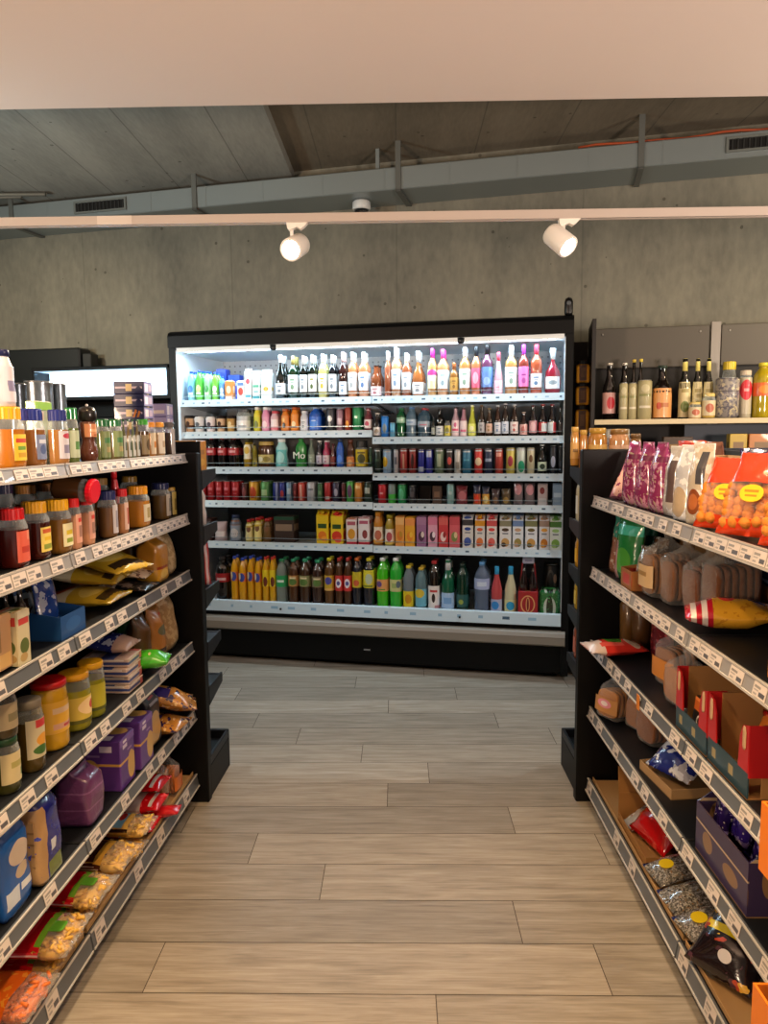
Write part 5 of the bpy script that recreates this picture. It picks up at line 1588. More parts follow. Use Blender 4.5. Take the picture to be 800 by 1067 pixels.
for i in range(4):
    o = build('wafer_box', MB().box(-.032, .032, -.04, .04, 0, hb_ - .0006, 0, .0015), lav)
    build('end_panel', MB().box(-.030, .030, -.0405, -.04, .003, hb_ - .004), art('a8a0c8', ('r', .1, .9, .2, .5, 'e8dcd4')), o)
    place(o, kB.x, kB.y, LZ[1] - .0058 + i * hb_, 0)
    tag(o, ('lowest', 'second lowest', 'second highest', 'highest')[i] + ' lavender wafer box right of the navy stack', 'box', 'lavender boxes on the left top shelf')

# second shelf
LJ(2, -2, 26, 529, .015, lambda w, h: jar('glass_jar', w, h, '4a120c', 'd8181c', spice_label('d8604a', ('r', .62, .92, .7, 1, 'e08a70'), ('r', .2, .8, .3, .5, 'b83a2c')), square=3, lidh=.19, labz=(.1, .62), lspan=90, neck=.84), 'dark red jar with red lid and coral label', 'jar')
LJ(2, 23, 49, 522, .022, bigjar('3f140a', 'e8a81c', spice_label('ecd46a', ('r', .1, .9, .75, .92, 'c85a2c'), ('r', .2, .8, .45, .6, 'e0b820'), ('r', .15, .85, .1, .3, '8a9a3c'))), 'dark brown jar with yellow lid', 'jar')
LJ(2, 46, 72, 520, .012, bigjar('7a5420', 'f0b41c', spice_label('e4dcae', ('r', .2, .8, .5, .7, 'd8c02c'), ('r', .2, .8, .15, .35, '8a9a30'))), 'golden brown jar with yellow lid', 'jar')
pk = lambda: (lambda w, h: jar('spice_jar', w, h, 'c08a68', 'd81c20', spice_label('d8a088', ('r', .2, .8, .72, .86, 'c83c30'), ('r', .25, .75, .2, .6, '9a7060')), square=2.8, lidh=.17, labz=(.14, .7), lspan=100, neck=.86))
LJ(2, 71, 84, 519, .010, pk(), 'pinkish spice jar with red lid, left of its pair', 'jar')
LJ(2, 83.5, 97, 517, .010, pk(), 'pinkish spice jar with red lid, right of its pair', 'jar')
LJ(2, 88, 98.5, 513, .085, lambda w, h: jar('spice_jar', w, h, 'a87a40', 'e8b838', spice_label('d8c89a'), square=2.6, lidh=.17, labz=(.14, .6)), 'jar with yellow lid behind the two pinkish jars', 'jar')
LJ(2, 102, 121.5, 511, .010, lambda w, h: jar('spice_jar', w, h, '6a4a2a', '232c60', spice_label('c0bcc0', ('r', .3, .7, .2, .8, '8a8690')), lidh=.19, labz=(.1, .7), lspan=70), 'brown jar with navy lid and narrow label', 'jar')
LJ(2, 121, 133, 509, .010, lambda w, h: jar('spice_jar', w, h, 'a8744c', 'd01c24', spice_label('d8b8a8', ('r', .3, .7, .2, .8, 'b05a4a')), lidh=.17, labz=(.1, .7), lspan=90), 'small tan jar with red lid', 'jar')
LJ(2, 132, 154.5, 506, .010, bigjar('b87a28', 'f0a420', spice_label('d8ccb0', ('r', .3, .7, .2, .8, 'a8945c'))), 'ochre jar with orange-yellow lid', 'jar')
LJ(2, 157.5, 177, 503, .016, lambda w, h: jar('spice_jar', w, h, '5a4424', '1c2450', spice_label('b0a89c', ('r', .3, .7, .2, .8, '7a746c')), lidh=.17, labz=(.1, .7), lspan=70), 'brown jar with dark navy lid near the end panel', 'jar')
LJ(2, 176.5, 186.5, 507, .03, lambda w, h: jar('spice_jar', w, h, '2e2414', 'b08a28', spice_label('a89448', ('r', .2, .8, .2, .7, '6a5a24')), lidh=.12, labz=(.05, .85), lspan=120), 'narrow jar with mustard lid at the end panel', 'jar')
# jar lying on its side with a red lid, and a red-capped bottle, on top of the row
p_ = lpt(66, 509, .06)
o = jar('spice_jar', .062, .11, '5a3a20', 'd8142c', None, square=2, lidh=.14, lidk=1.06)
place(o, p_.x - .03, p_.y + .02, p_.z, LRZ, PI / 2 + .1)
tag(o, 'jar lying on the others, its round red lid facing the aisle', 'jar')
LJ(2, 114.5, 124, 490, .05, lambda w, h: bottle('sauce_bottle', w, h, '8a1418', 'd01c2c', art('c82c34', ('r', .4, .9, .2, .8, 'd88a90')), 'smoothie', lab=(.1, .85), bodym=plastic('a01820')), 'tall red bottle standing behind the small jars', 'bottle')
for i, (a, b, t) in enumerate(((-4, 14, 503), (16, 38, 505), (38, 60, 503), (76, 96, 500), (98, 113, 498), (126, 144, 496))):
    LJ(2, a, b, t, .16 if i else .1, lambda w, h: jar('glass_jar', w, h, ('3a1a2c', '6a4420', '5a3a1c', '54381c', '5a3c1c', '4a3018')[i], ('1c1c40', 'a8702c', '8a5a24', '7a4a20', '8a6a2c', '8a6a28')[i], None, square=3), ('tall jar with navy lid', 'tall brown jar', 'tall dull brown jar', 'tall brown jar', 'tall amber-brown jar', 'tall dark amber jar')[i] + ' standing at the back', 'jar')

# third shelf, far end
nood = lambda c, lab: print_mat(c, lab, .3, .5, bump=(26, .5))


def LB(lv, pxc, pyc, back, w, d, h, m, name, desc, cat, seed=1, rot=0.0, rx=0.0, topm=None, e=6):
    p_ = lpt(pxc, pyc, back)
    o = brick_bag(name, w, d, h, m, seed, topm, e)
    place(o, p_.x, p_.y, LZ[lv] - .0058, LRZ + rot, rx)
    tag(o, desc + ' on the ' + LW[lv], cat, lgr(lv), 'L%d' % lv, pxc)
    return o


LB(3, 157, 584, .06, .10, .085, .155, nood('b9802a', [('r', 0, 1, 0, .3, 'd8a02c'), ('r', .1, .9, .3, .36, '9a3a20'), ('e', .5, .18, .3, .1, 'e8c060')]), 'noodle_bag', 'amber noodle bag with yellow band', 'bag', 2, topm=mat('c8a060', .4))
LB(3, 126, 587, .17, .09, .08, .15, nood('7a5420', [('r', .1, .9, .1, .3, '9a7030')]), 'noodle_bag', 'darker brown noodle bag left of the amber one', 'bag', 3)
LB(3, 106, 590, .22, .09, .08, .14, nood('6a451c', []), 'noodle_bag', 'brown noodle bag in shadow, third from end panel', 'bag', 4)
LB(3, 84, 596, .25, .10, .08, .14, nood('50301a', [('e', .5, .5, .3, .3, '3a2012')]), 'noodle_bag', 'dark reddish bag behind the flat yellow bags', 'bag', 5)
o = pouch('oat_bag', .10, .165, .07, print_mat('a8906a', [('n', 60, .52, 'c4b08a'), ('r', .75, 1, .1, .9, '8a8478')], .3, .4, bump=(40, .6)), 6, bottom='block')
p_ = lpt(173, 577, .06); place(o, p_.x, p_.y, LZ[3] - .0058, LRZ, -.12); settle(o, LZ[3] - .0057); tag(o, 'beige oat bag leaning at the end panel on the left third shelf', 'bag')


def lay(lv, pxc, pyc, back, w, l, t, m, name, desc, cat, seed, dz=0.0, rot=0.0, tilt=0.0, side='L', label=None, roll=0.0):
    """bag lying flat, front up; back = distance of its middle from the shelf edge"""
    if side == 'L':
        p_ = lpt(pxc, pyc, back); z = LZ[lv]; rz = LRZ
    else:
        p_ = rpt(pxc, pyc, back); z = RZ[lv]; rz = RRZ
    o = pouch(name, w, l, t, m, seed, label=label)
    M0 = T(p_.x, p_.y, z - .0045 + t / 2 + dz) @ Matrix.Rotation(rz + rot, 4, 'Z') @ Matrix.Rotation(roll, 4, 'Y') @ Matrix.Rotation(-PI / 2 + tilt, 4, 'X') @ T(0, 0, -l / 2)
    o.matrix_world = M0
    o.location = M0.translation; o.rotation_euler = M0.to_euler()
    settle(o, z - .0055 + dz)
    tag(o, desc + ' on the ' + (LW if side == 'L' else RW)[lv], cat, None)
    return o


yb = lambda: print_mat('c8a42c', [('r', 0, 1, .55, 1, 'd8cfb0'), ('e', .5, .72, .30, .11, 'd8602c'), ('r', .1, .9, .08, .2, '3a2c1c'), ('e', .4, .35, .3, .12, 'e0c868')], .28, .5, bump=(26, .5))
lay(3, 100, 640, .12, .17, .24, .05, yb(), 'snack_bag', 'lowest flat yellow snack bag', 'bag', 11)
lay(3, 104, 630, .12, .17, .24, .05, yb(), 'snack_bag', 'middle flat yellow snack bag', 'bag', 12, .046, .12, .12)
lay(3, 110, 618, .10, .17, .24, .05, yb(), 'snack_bag', 'top flat yellow snack bag with orange emblem', 'bag', 13, .086, -.3, .22)
bw = lambda: print_mat('1c1a1c', [('r', 0, 1, .5, .78, 'd8c8b8'), ('e', .4, .62, .3, .1, 'b86a4a'), ('n', 18, .6, '8a7a70')], .28, .5, bump=(26, .5))
lay(3, 128, 622, .10, .13, .20, .03, bw(), 'snack_bag', 'flat black and cream snack bag under another', 'bag', 14)
lay(3, 126, 612, .12, .13, .20, .03, print_mat('cdb9a2', [('n', 16, .56, '5a3a2c'), ('e', .5, .5, .3, .15, 'b8604a')], .28, .5, bump=(26, .5)), 'snack_bag', 'flat cream snack bag on the black one', 'bag', 15, .028, .15, .22)
# blue display tray with bags
p_ = lpt(44, 664, .10)
o = tray('display_tray', .13, .17, .075, art('1c4a86', ('e', .5, .5, .3, .3, '2a5a98')), .06, mat('163a6a', .6))
place(o, p_.x, p_.y, LZ[3] - .0058, LRZ); tag(o, 'blue cardboard display tray on the left third shelf', 'tray')
for i, (dx, dy, dz, rx, c, mk_) in enumerate(((-.015, .02, .0, .15, '1a3c8a', [('n', 20, .58, 'a8b4c8')]), (.02, .0, .004, .3, '30507a', [('r', 0, 1, .3, .7, 'b8c4cc'), ('n', 22, .58, '6a4a30')]), (.02, -.10, .0, .9, '24427a', [('e', .5, .5, .4, .2, 'd0844a'), ('n', 22, .6, 'c8d0d8')]))):
    b_ = pouch('candy_bag', .10, .14, .03, print_mat(c, mk_, .2, .6, bump=(28, .6)), 20 + i, bottom='block')
    v = LDIR * dx - LDEP * dy
    place(b_, p_.x + v.x, p_.y + v.y, LZ[3] + .0 + dz, LRZ, -rx); settle(b_, LZ[3] + .002 + dz)
    tag(b_, ('deep blue candy bag at the rear of the blue tray', 'silvery blue candy bag leaning in the blue tray', 'blue and orange candy bag lying out of blue tray')[i], 'bag', 'candy bags in the blue tray')
LJ(3, 14, 27.5, 608, .05, lambda w, h: bottle('sauce_bottle', w, h, '1c0e0a', '2a5a34', art('c8c0a0', ('r', .1, .9, .7, .85, 'c83a34'), ('e', .5, .35, .3, .2, '5a7a3a')), 'sauce', lab=(.0, .45), bodym=mat('180c08', .08, .9)), 'dark sauce bottle with green neck', 'bottle')
LJ(3, -1, 12, 612, .07, lambda w, h: bottle('sauce_bottle', w, h, '0e0a0a', '1c2a4a', None, 'sauce', bodym=mat('0e0a0a', .08, .9)), 'blackish sauce bottle nearest the viewer', 'bottle', 0, 0, 1)
p_ = lpt(23.5, 668, .012)
o = box('soup_box', .05, .05, .125, art('cfc6a4', ('r', .1, .9, .74, .9, 'c8403c'), ('e', .5, .35, .36, .14, '5a6a34'), ('e', .4, .15, .3, .08, 'b89a60'), box=True), art('d8d0b4'))
place(o, p_.x - .02, p_.y, LZ[3] - .0058, LRZ); tag(o, 'slim beige box with red mark on the left third shelf', 'box')
p_ = lpt(9, 678, .012)
o = box('soup_box', .075, .06, .12, art('c8a078', ('r', 0, .45, .35, .9, '9a7a58'), ('r', .1, .9, .05, .3, 'e0b878'), box=True), art('c8a078'))
place(o, p_.x - .03, p_.y, LZ[3] - .0058, LRZ); tag(o, 'tan box beside the slim beige one on the left third shelf', 'box')
p_ = lpt(-3, 690, .012)
o = box('tea_box', .05, .06, .08, art('245a34', ('r', .2, .8, .4, .6, '3a7a48'), box=True), art('245a34'))
place(o, p_.x - .03, p_.y, LZ[3] - .0058, LRZ); tag(o, 'dark green box at the left picture edge, third shelf', 'box')

# fourth shelf
picl = lambda c, lid, lab: (lambda w, h: jar('glass_jar', w, h, c, lid, lab, lidh=.12, lidk=.9, labz=(.2, .74), rib=0, lspan=150, neck=.84))
o, q, w_, h_ = LJ(4, -10, 19, 766, .015, picl('3a3a14', '1c4a2c', spice_label('cdbf94', ('r', .2, .8, .5, .7, 'a8a060'), ('r', .6, .9, .15, .4, '5a7a44'))), 'dark green pickle jar with green lid, lower of two', 'jar')
o2 = picl('3c3014', '3a3a3a', spice_label('b8aa8c', ('r', .2, .8, .3, .6, '8a8468')))(w_, h_ * .86)
place(o2, q.x, q.y, q.z + h_ + .0004, LRZ); tag(o2, 'jar with cream label stacked on the green-lidded pickle jar', 'jar')
LJ(4, 16, 44, 727, .015, picl('4a3a12', '8a8478', spice_label('c4bca0', ('r', .2, .8, .78, .98, 'c03a40'), ('e', .5, .45, .3, .16, 'd89a3a'), ('e', .4, .2, .3, .12, '3f6a34'))), 'gherkin jar with patterned lid and fruit label', 'jar')
LJ(4, 33, 69, 707, .020, lambda w, h: jar('glass_jar', w, h, 'c89a1c', 'c8141c', art('d8a83a', ('r', .1, .9, .62, .8, 'd0b498'), ('r', .1, .9, .12, .3, 'c89a8a'), ('r', .35, .65, .16, .24, 'a83a44')), lidh=.09, lidk=.98, rib=0, fill=.98, labz=(.26, .72), lspan=200, neck=.86), 'large mustard yellow jar with red lid', 'jar')
LJ(4, 61, 93, 699, .018, lambda w, h: jar('glass_jar', w, h, '8f8a24', 'e0a41c', spice_label('c8b04a', ('e', .5, .6, .4, .32, 'e4c898'), ('e', .62, .62, .16, .18, 'b83a34'), ('r', 0, 1, 0, .14, '5a5a1c')), lidh=.11, lidk=.95, rib=0, fill=.8, labz=(.14, .6), lspan=170, neck=.86), 'olive green jar with yellow lid and round picture label', 'jar')
LJ(4, 81, 108, 688, .018, lambda w, h: jar('glass_jar', w, h, '84841f', 'e8b01c', spice_label('aca42c', ('r', .7, 1, .1, .9, 'c8b4a0'), ('r', 0, 1, 0, .12, '4f5418')), lidh=.11, lidk=.95, rib=0, fill=.78, labz=(.14, .62), lspan=170, neck=.86), 'olive green jar with yellow lid, right of the picture-label jar', 'jar')
# stack of crispbread packs with blue bag on top
for i in range(4):
    p_ = lpt(117, 705, .09)
    o = box('crispbread_pack', .11, .15, .0265, art('cbb4aa', ('r', 0, 1, .3, .6, '3a4a8a'), ('r', .8, 1, 0, 1, 'c0605a'), ('r', .1, .6, .7, .9, 'ece4e0'), box=True), art('d8c8c0'))
    place(o, p_.x, p_.y, LZ[4] - .0058 + i * .0275, LRZ + .03 * (i % 2))
    tag(o, ('lowest', 'second lowest', 'third lowest', 'topmost')[i] + ' pink and blue striped pack in the stack on left fourth shelf', 'packet', 'striped packs stacked on the left fourth shelf')
lay(4, 113, 690, .11, .12, .17, .05, print_mat('24307a', [('n', 18, .6, 'b8c4e0'), ('r', 0, 1, 0, .28, 'c8a89a'), ('e', .5, .62, .34, .18, '1c2460')], .2, .6, bump=(26, .6)), 'snack_bag', 'shiny blue bag lying on the striped packs', 'bag', 31, .112, 0, .12)
LJ(4, 133, 151, 643, .07, lambda w, h: can('snack_tube', w, h, art('2f9a3c', ('r', 0, 1, 0, .45, 'c83a2c'), ('e', .5, .7, .4, .18, '8ad05a'), ('r', .6, 1, .05, .4, 'd8c0a8'))), 'green and red snack tube', 'can')
lay(4, 150, 690, .02, .09, .13, .055, print_mat('4cc02c', [('n', 14, .62, 'd8d8a0'), ('n', 9, .58, '3aa820')], .25, .5, bump=(26, .6)), 'candy_bag', 'small bright green bag', 'bag', 33, 0, .2)
for i, (pxc, w, h, c, mk_, d, cat) in enumerate(((161, .10, .19, 'b4793a', [('r', 0, 1, .14, .22, '3a1c18'), ('e', .5, .55, .3, .1, '6a6a50'), ('r', .5, 1, .82, .86, 'b83a34')], 'orange-brown lentil bag with dark stripe', 'bag'), (143, .09, .19, '5f3f1c', [('r', 0, 1, .14, .22, '2a1410')], 'brown lentil bag in shadow behind the snack tube', 'bag'))):
    p_ = lpt(pxc, 655, .06 + .02 * i)
    o = pouch('lentil_bag', w, h, .075, print_mat(c, mk_, .3, .4, bump=(40, .6)), 35 + i, bottom='block')
    place(o, p_.x, p_.y, LZ[4] - .0058, LRZ, -.06); settle(o, LZ[4] - .0057); tag(o, d + ' on the left fourth shelf', cat)
p_ = lpt(174, 645, .06)
o = pouch('bean_bag', .10, .225, .075, print_mat('a8895e', [('n', 70, .5, 'c0a67c'), ('r', .8, 1, .3, .7, '4a5a58')], .3, .4, bump=(60, .7)), 38, bottom='block')
place(o, p_.x, p_.y, LZ[4] - .0058, LRZ, -.1); settle(o, LZ[4] - .0057); tag(o, 'beige bean bag at the end panel on the left fourth shelf', 'bag')

# fifth shelf
LB(5, 4, 915, .05, .11, .07, .215, print_mat('1f5cb0', [('e', .55, .62, .3, .12, 'd8c8b8'), ('e', .6, .42, .2, .08, 'c8b49a'), ('r', .1, .5, .12, .3, 'd0dcec'), ('r', .56, .9, .2, .28, 'e0e8f0')], .25, .5, box=False, bump=(24, .5)), 'cookie_bag', 'bright blue cookie bag at the left edge', 'bag', 41)
o = LB(5, 36, 880, .045, .105, .085, .225, print_mat('1d2080', [('r', 0, .30, 0, .82, 'b49064'), ('n', 14, .66, '3a48b8'), ('r', .35, 1, .0, .2, '6a7a34'), ('r', .44, .62, .30, .42, 'c8ccd8')], .25, .5, bump=(24, .5)), 'rice_bag', 'deep blue rice bag with folded silvery top', 'bag', 42, topm=mat('8a8fa8', .3, metal=.5))
build('side_panel', MB().box(-.0535, -.0525, -.03, .03, .02, .16), print_mat('b89468', [('r', 0, 1, .2, .24, '8a6a44'), ('r', 0, 1, .4, .44, '8a6a44'), ('r', 0, 1, .6, .64, '8a6a44'), ('r', 0, 1, .8, .84, '8a6a44')], .5, box=True), o)
LB(5, 82, 812, .06, .10, .10, .155, print_mat('6a3a6a', [('r', .8, 1, .0, .9, 'a88048'), ('r', 0, 1, .6, .63, '8a5a8a'), ('r', 0, 1, .3, .33, '8a5a8a')], .3, .5, bump=(22, .7)), 'coffee_bag', 'plum purple coffee bag with gathered top', 'bag', 43)
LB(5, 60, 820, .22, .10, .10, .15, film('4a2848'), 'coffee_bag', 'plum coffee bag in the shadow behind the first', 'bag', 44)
pur = art('5a3486', ('r', 0, 1, .50, .55, 'c89a4a'), ('e', .75, .35, .25, .28, 'c8a058'), ('r', .2, .5, .78, .9, 'd8ccE0'.lower()), ('r', .5, .8, .68, .72, '9a7ab8'), box=True)
for i, (pxc, bk) in enumerate(((133, .065), (111, .075))):
    p_ = lpt(pxc, 770, bk)
    o = box('chocolate_box', .105, .125, .155, pur, art('7a54a8', ('r', .2, .45, .3, .7, 'e8e0ec')))
    build('top_sticker', MB().box(-.045, -.015, -.03, .0, .155, .1557), mat('e4dcea', .4), o)
    place(o, p_.x, p_.y, LZ[5] - .0058, LRZ); tag(o, ('purple and gold box nearer the end panel', 'purple and gold box beside the coffee bag')[i] + ' on the left fifth shelf', 'box', 'purple boxes on the left fifth shelf')
LB(5, 152, 755, .05, .10, .06, .19, print_mat('24242c', [('e', .5, .32, .40, .3, 'c09a5c'), ('r', .2, .8, .75, .8, '8a8a94'), ('r', .3, .7, .85, .88, 'a83a3a')], .3, .4, box=False, bump=(20, .3)), 'cracker_bag', 'dark grey bag with big round cracker picture', 'bag', 46, e=10)
gold = lambda: print_mat('b8803a', [('n', 17, .6, '2a2050'), ('n', 24, .62, 'e0c088'), ('r', .1, .5, .4, .7, '3a3078')], .22, .6, bump=(26, .7))
for i, (pxc, dz, t, rt, d) in enumerate(((168, .066, .065, .2, 'gold and purple caramel bag on top of the heap'), (170, .006, .06, -.1, 'gold and purple caramel bag under the heap'), (176, .04, .055, .35, 'gold caramel bag nearest the end panel'))):
    lay(5, pxc, 725, .045 - .008 * i, .13, .19, t, gold(), 'caramel_bag', d, 'bag', 50 + i, dz, rt, .25 if i != 1 else .02)
lay(5, 170, 745, .05, .07, .10, .035, film('c8702c'), 'candy_bag', 'small plain orange bag under the caramel bags', 'bag', 55, 0, .1)

# bottom shelf: card liner and pasta packs
for i, (s0, s1) in enumerate(((.02, .915), (.935, 1.828))):
    o = build('card_liner', MB().box(s0, s1, .01, .42, LZ[6] - .0058, LZ[6] - .003).box(s0, s1, .008, .011, LZ[6] - .003, LZ[6] + .012), mat('c09a68', .7))
    o.location = LO; o.rotation_euler = (0, 0, LRZ)
    tag(o, ('nearer', 'farther')[i] + ' tan cardboard liner lying in the left bottom shelf', 'cardboard', 'card liners on the left bottom shelf')


def PK(pxc, pyc, back, w, l, t, fm, fc, desc, seed, dz=0, rot=0, tilt=0.0, kind='penne', labelm=None, name='pasta_bag', roll=0.0):
    p_ = lpt(pxc, pyc, back)
    o = pasta_pack(name, w, l, t, fm, fc, seed, kind, labelm)
    place(o, p_.x, p_.y, LZ[6] - .002 + dz, LRZ + rot, tilt, roll)
    settle(o, LZ[6] - .0027 + dz)
    tag(o, desc + ' on the left bottom shelf', 'bag', lgr(6))
    return o


redf = print_mat('c01420', [('e', .5, .52, .40, .11, 'd8303a'), ('r', .25, .75, .49, .55, 'e8b8bc'), ('r', .1, .9, .27, .34, '6a9a2c'), ('n', 20, .68, 'e03040')], .2, .6, box=True, bump=(26, .5))
yelf = print_mat('c8963a', [('r', .10, .90, .38, .78, '4a2414'), ('r', .3, .7, .46, .52, 'c8b098'), ('r', .36, .64, .58, .62, 'c8b098')], .22, .6, box=True, bump=(26, .5))
grn = art('5a9a2c', ('r', .2, .8, .3, .7, '8ac04a'))
# heap, nearest first
PK(3, 1060, .085, .15, .22, .05, print_mat('e0641c', [('n', 18, .6, 'e8902c')], .2, .6, bump=(26, .5)), 'd8702c', 'orange pasta bag at the bottom left corner', 60, 0)
PK(40, 1030, .07, .15, .22, .05, redf, 'd8a840', 'lower red-ended pasta bag at the near end', 61, 0, 0, 0, 'penne', grn)
PK(35, 1010, .085, .16, .24, .05, redf, 'd8a848', 'upper red-ended pasta bag at the near end', 62, .054, .03, 0, 'penne', grn)
PK(74, 962, .07, .14, .22, .05, redf, 'd0a040', 'red-topped pasta bag under another, mid shelf', 63, 0, 0, 0, 'penne', grn)
PK(70, 950, .085, .14, .24, .05, redf, 'dcae4c', 'red-topped pasta bag lying uppermost, mid shelf', 64, .054, -.04, 0, 'penne', grn)
PK(101, 908, .07, .14, .22, .05, yelf, 'e0b050', 'lower yellow noodle bag with brown end', 65, 0)
PK(98, 902, .085, .14, .24, .05, yelf, 'e4b858', 'upper yellow noodle bag with brown end', 66, .054, -.03)
PK(126, 872, .07, .11, .21, .045, yelf, 'd8a848', 'lower noodle bag beside the red packs', 67, 0)
PK(123, 862, .085, .11, .22, .045, print_mat('d8a850', [('r', .2, .8, .60, .90, '3a2014'), ('r', .1, .9, .36, .50, '8ac0d8'), ('e', .6, .43, .2, .05, 'c83a34')], .22, .6, box=True, bump=(26, .5)), 'e0b458', 'noodle bag with brown and pale blue printing', 68, .049, 0)
redp = lambda: print_mat('c8141c', [('n', 16, .62, 'e8545a'), ('r', 0, 1, .28, .50, 'd8c8c4'), ('r', .1, .9, .12, .17, 'e8e0dc')], .18, .7, bump=(24, .5))
lay(6, 141, 838, .09, .115, .22, .045, redp(), 'wafer_bag', 'lowest red and white wafer bag', 'bag', 70, .003)
lay(6, 140, 828, .10, .115, .22, .045, redp(), 'wafer_bag', 'middle red and white wafer bag', 'bag', 71, .050, .03)
lay(6, 140, 818, .11, .115, .22, .045, redp(), 'wafer_bag', 'topmost red and white wafer bag', 'bag', 72, .097, -.04, .05)
lay(6, 160, 830, .02, .06, .12, .03, film('c01820'), 'candy_bag', 'small red packet by the shelf edge', 'bag', 73, .003, .1)
for i, (pxc, h, c, d) in enumerate(((166, .17, 'a86a2c', 'clear bag of brown biscuits near the end panel'), (174, .16, 'c4702e', 'clear bag of orange biscuits at the end panel'))):
    p_ = lpt(pxc, 795, .055)
    o = bread_bag('biscuit_bag', .068, .075, h, c, 80 + i, art('d0702c') if i else None, 5)
    place(o, p_.x, p_.y, LZ[6] - .003, LRZ, 0); tag(o, d + ' on the left bottom shelf', 'bag')

# ------------------------------------------------------------------ goods on the right shelving
def RB(lv, pxc, pyc, back, o, desc, cat, rot=0.0, rx=0.0, dz=0.0, group=None):
    p_ = rpt(pxc, pyc, back)
    place(o, p_.x, p_.y, RZ[lv] - .0058 + dz, RRZ + rot, rx)
    settle(o, RZ[lv] - .0058 + dz)
    tag(o, desc, cat, group)
    return o


mag = lambda s: print_mat('8a2a5c', [('n', 22, .56, 'c88aa4'), ('n', 30, .62, 'b8a08a'), ('r', .1, .9, .72, .8, '6a1c44')], .22, .5, bump=(28, .6))
p_ = rpt(645, 500, .04)
o = pouch('snack_bag', .10, .19, .045, print_mat('b4788a', [('e', .5, .3, .4, .3, 'e0b0a0'), ('n', 20, .6, '8a3a5c')], .22, .5, bump=(28, .6)), 101, bottom='block')
RB(1, 646, 497, .05, o, 'pink snack bag leaning at the far end of right top shelf', 'bag', .5, -.55)
for i, (pxc, d) in enumerate(((659, 'leftmost of three standing magenta pouches on right top shelf'), (673, 'middle of three standing magenta pouches on right top shelf'), (687, 'rightmost of three standing magenta pouches on right top shelf'))):
    o = pouch('snack_pouch', .112, .205, .055, mag(i), 110 + i, bottom='block', seal=mat('7a2450', .4), taper=.38)
    RB(1, pxc, 497, .045, o, d, 'pouch', .12 - .04 * i, -.03, 0, 'magenta pouches on the right top shelf')
whp = lambda s: print_mat('c9bda8', [('n', 18, .58, 'e8e4de'), ('e', .5, .28, .26, .16, '8a4a28'), ('e', .5, .28, .18, .1, 'b86a38'), ('r', .55, .8, .5, .9, '4a4a50')], .2, .6, bump=(28, .6))
for i, (pxc, h, d) in enumerate(((702, .195, 'narrow grey-white nut pouch beside the magenta pouches'), (715, .20, 'silvery white nut pouch second from the magenta pouches'), (731, .20, 'cream nut pouch with brown picture beside orange ball bags'))):
    o = pouch('nut_pouch', .088, h, .05, print_mat('b9b2ac', [('n', 16, .55, 'e6e6ea'), ('r', .5, .8, .2, .8, '5a4a48')], .2, .6, bump=(28, .6)) if i == 0 else (print_mat('c4c8d0', [('n', 14, .56, 'eef0f4'), ('e', .5, .25, .3, .2, 'b8a488')], .2, .6, bump=(28, .6)) if i == 1 else whp(0)), 120 + i, bottom='block', seal=mat('d8d4cc', .4), taper=.22)
    RB(1, pxc, 502, .05 - .012 * i, o, d + ' on right top shelf', 'pouch', .15 + .1 * i, -.05)
for i, (pxc, d, c) in enumerate(((714, 'red-brown bag standing at the back, behind magenta pouches', '8a2a20'), (728, 'red bag standing at the back, behind the white pouches', 'a83424'), (744, 'brownish bag standing at the back, beside the carton', '7a4a34'))):
    o = pouch('snack_bag', .12, .205, .05, film(c), 130 + i, bottom='block', taper=.3)
    RB(1, pxc, 480, .30, o, d + ' on right top shelf', 'bag', .2)
o = tray('display_carton', .36, .10, .165, mat('c09a6a', .75), .165, mat('b08a5c', .75))
RB(1, 765, 490, .24, o, 'tan cardboard carton behind the orange ball bags on right top shelf', 'carton')
o = pouch('snack_bag', .13, .14, .05, print_mat('2c1c4a', [('n', 14, .6, 'b8b4d0')], .2, .6, bump=(28, .6)), 133, bottom='block')
RB(1, 790, 480, .24, o, 'dark purple bag standing inside the tan carton', 'bag', .3, 0, .05)
for i, (pxc, bk, r, d, w, h) in enumerate(((752, .035, .68, 'left orange bag of puffed balls with yellow sticker', .135, .175), (779, .035, .60, 'right orange bag of puffed balls with yellow sticker', .145, .19), (826, .04, .5, 'orange bag of puffed balls cut by the right picture edge', .14, .18))):
    o = ball_bag('cheese_ball_bag', w, h, .062, 'e0441c', 'd8852c', 140 + i)
    RB(1, pxc, 525, bk, o, d + ' on right top shelf', 'bag', r, -.32, .006, 'orange ball bags on the right top shelf')

# second shelf
grb = lambda c, *m: print_mat(c, list(m), .2, .6, bump=(26, .6))
o = pouch('snack_bag', .10, .21, .05, grb('8a5a44', ('r', 0, 1, .6, 1, '3a8a7a'), ('n', 20, .6, 'b8a89a')), 150, bottom='block'); RB(2, 645, 570, .06, o, 'brownish bag with green top at the far end of right second shelf', 'bag', .3, -.1)
o = pouch('snack_bag', .14, .22, .06, grb('1f7a3c', ('e', .5, .3, .3, .2, '4a9a3a'), ('r', 0, 1, .7, .85, '3ab89a'), ('r', .1, .3, 0, .6, 'b8888a')), 151, bottom='block'); RB(2, 657, 567, .055, o, 'glossy green snack bag on right second shelf', 'bag', .3, -.06)
o = pouch('snack_bag', .14, .21, .06, grb('175a34', ('r', 0, 1, .7, .85, '2a9a78')), 152, bottom='block'); RB(2, 672, 563, .14, o, 'second green snack bag, behind the first on right second shelf', 'bag', .2)
o = tray('display_box', .105, .13, .07, art('9a6438', ('r', .18, .82, .2, .8, 'b8403a'), box=True), .062, mat('8a5830', .7)); RB(2, 673, 606, .075, o, 'small brown display box with red square on right second shelf', 'box')
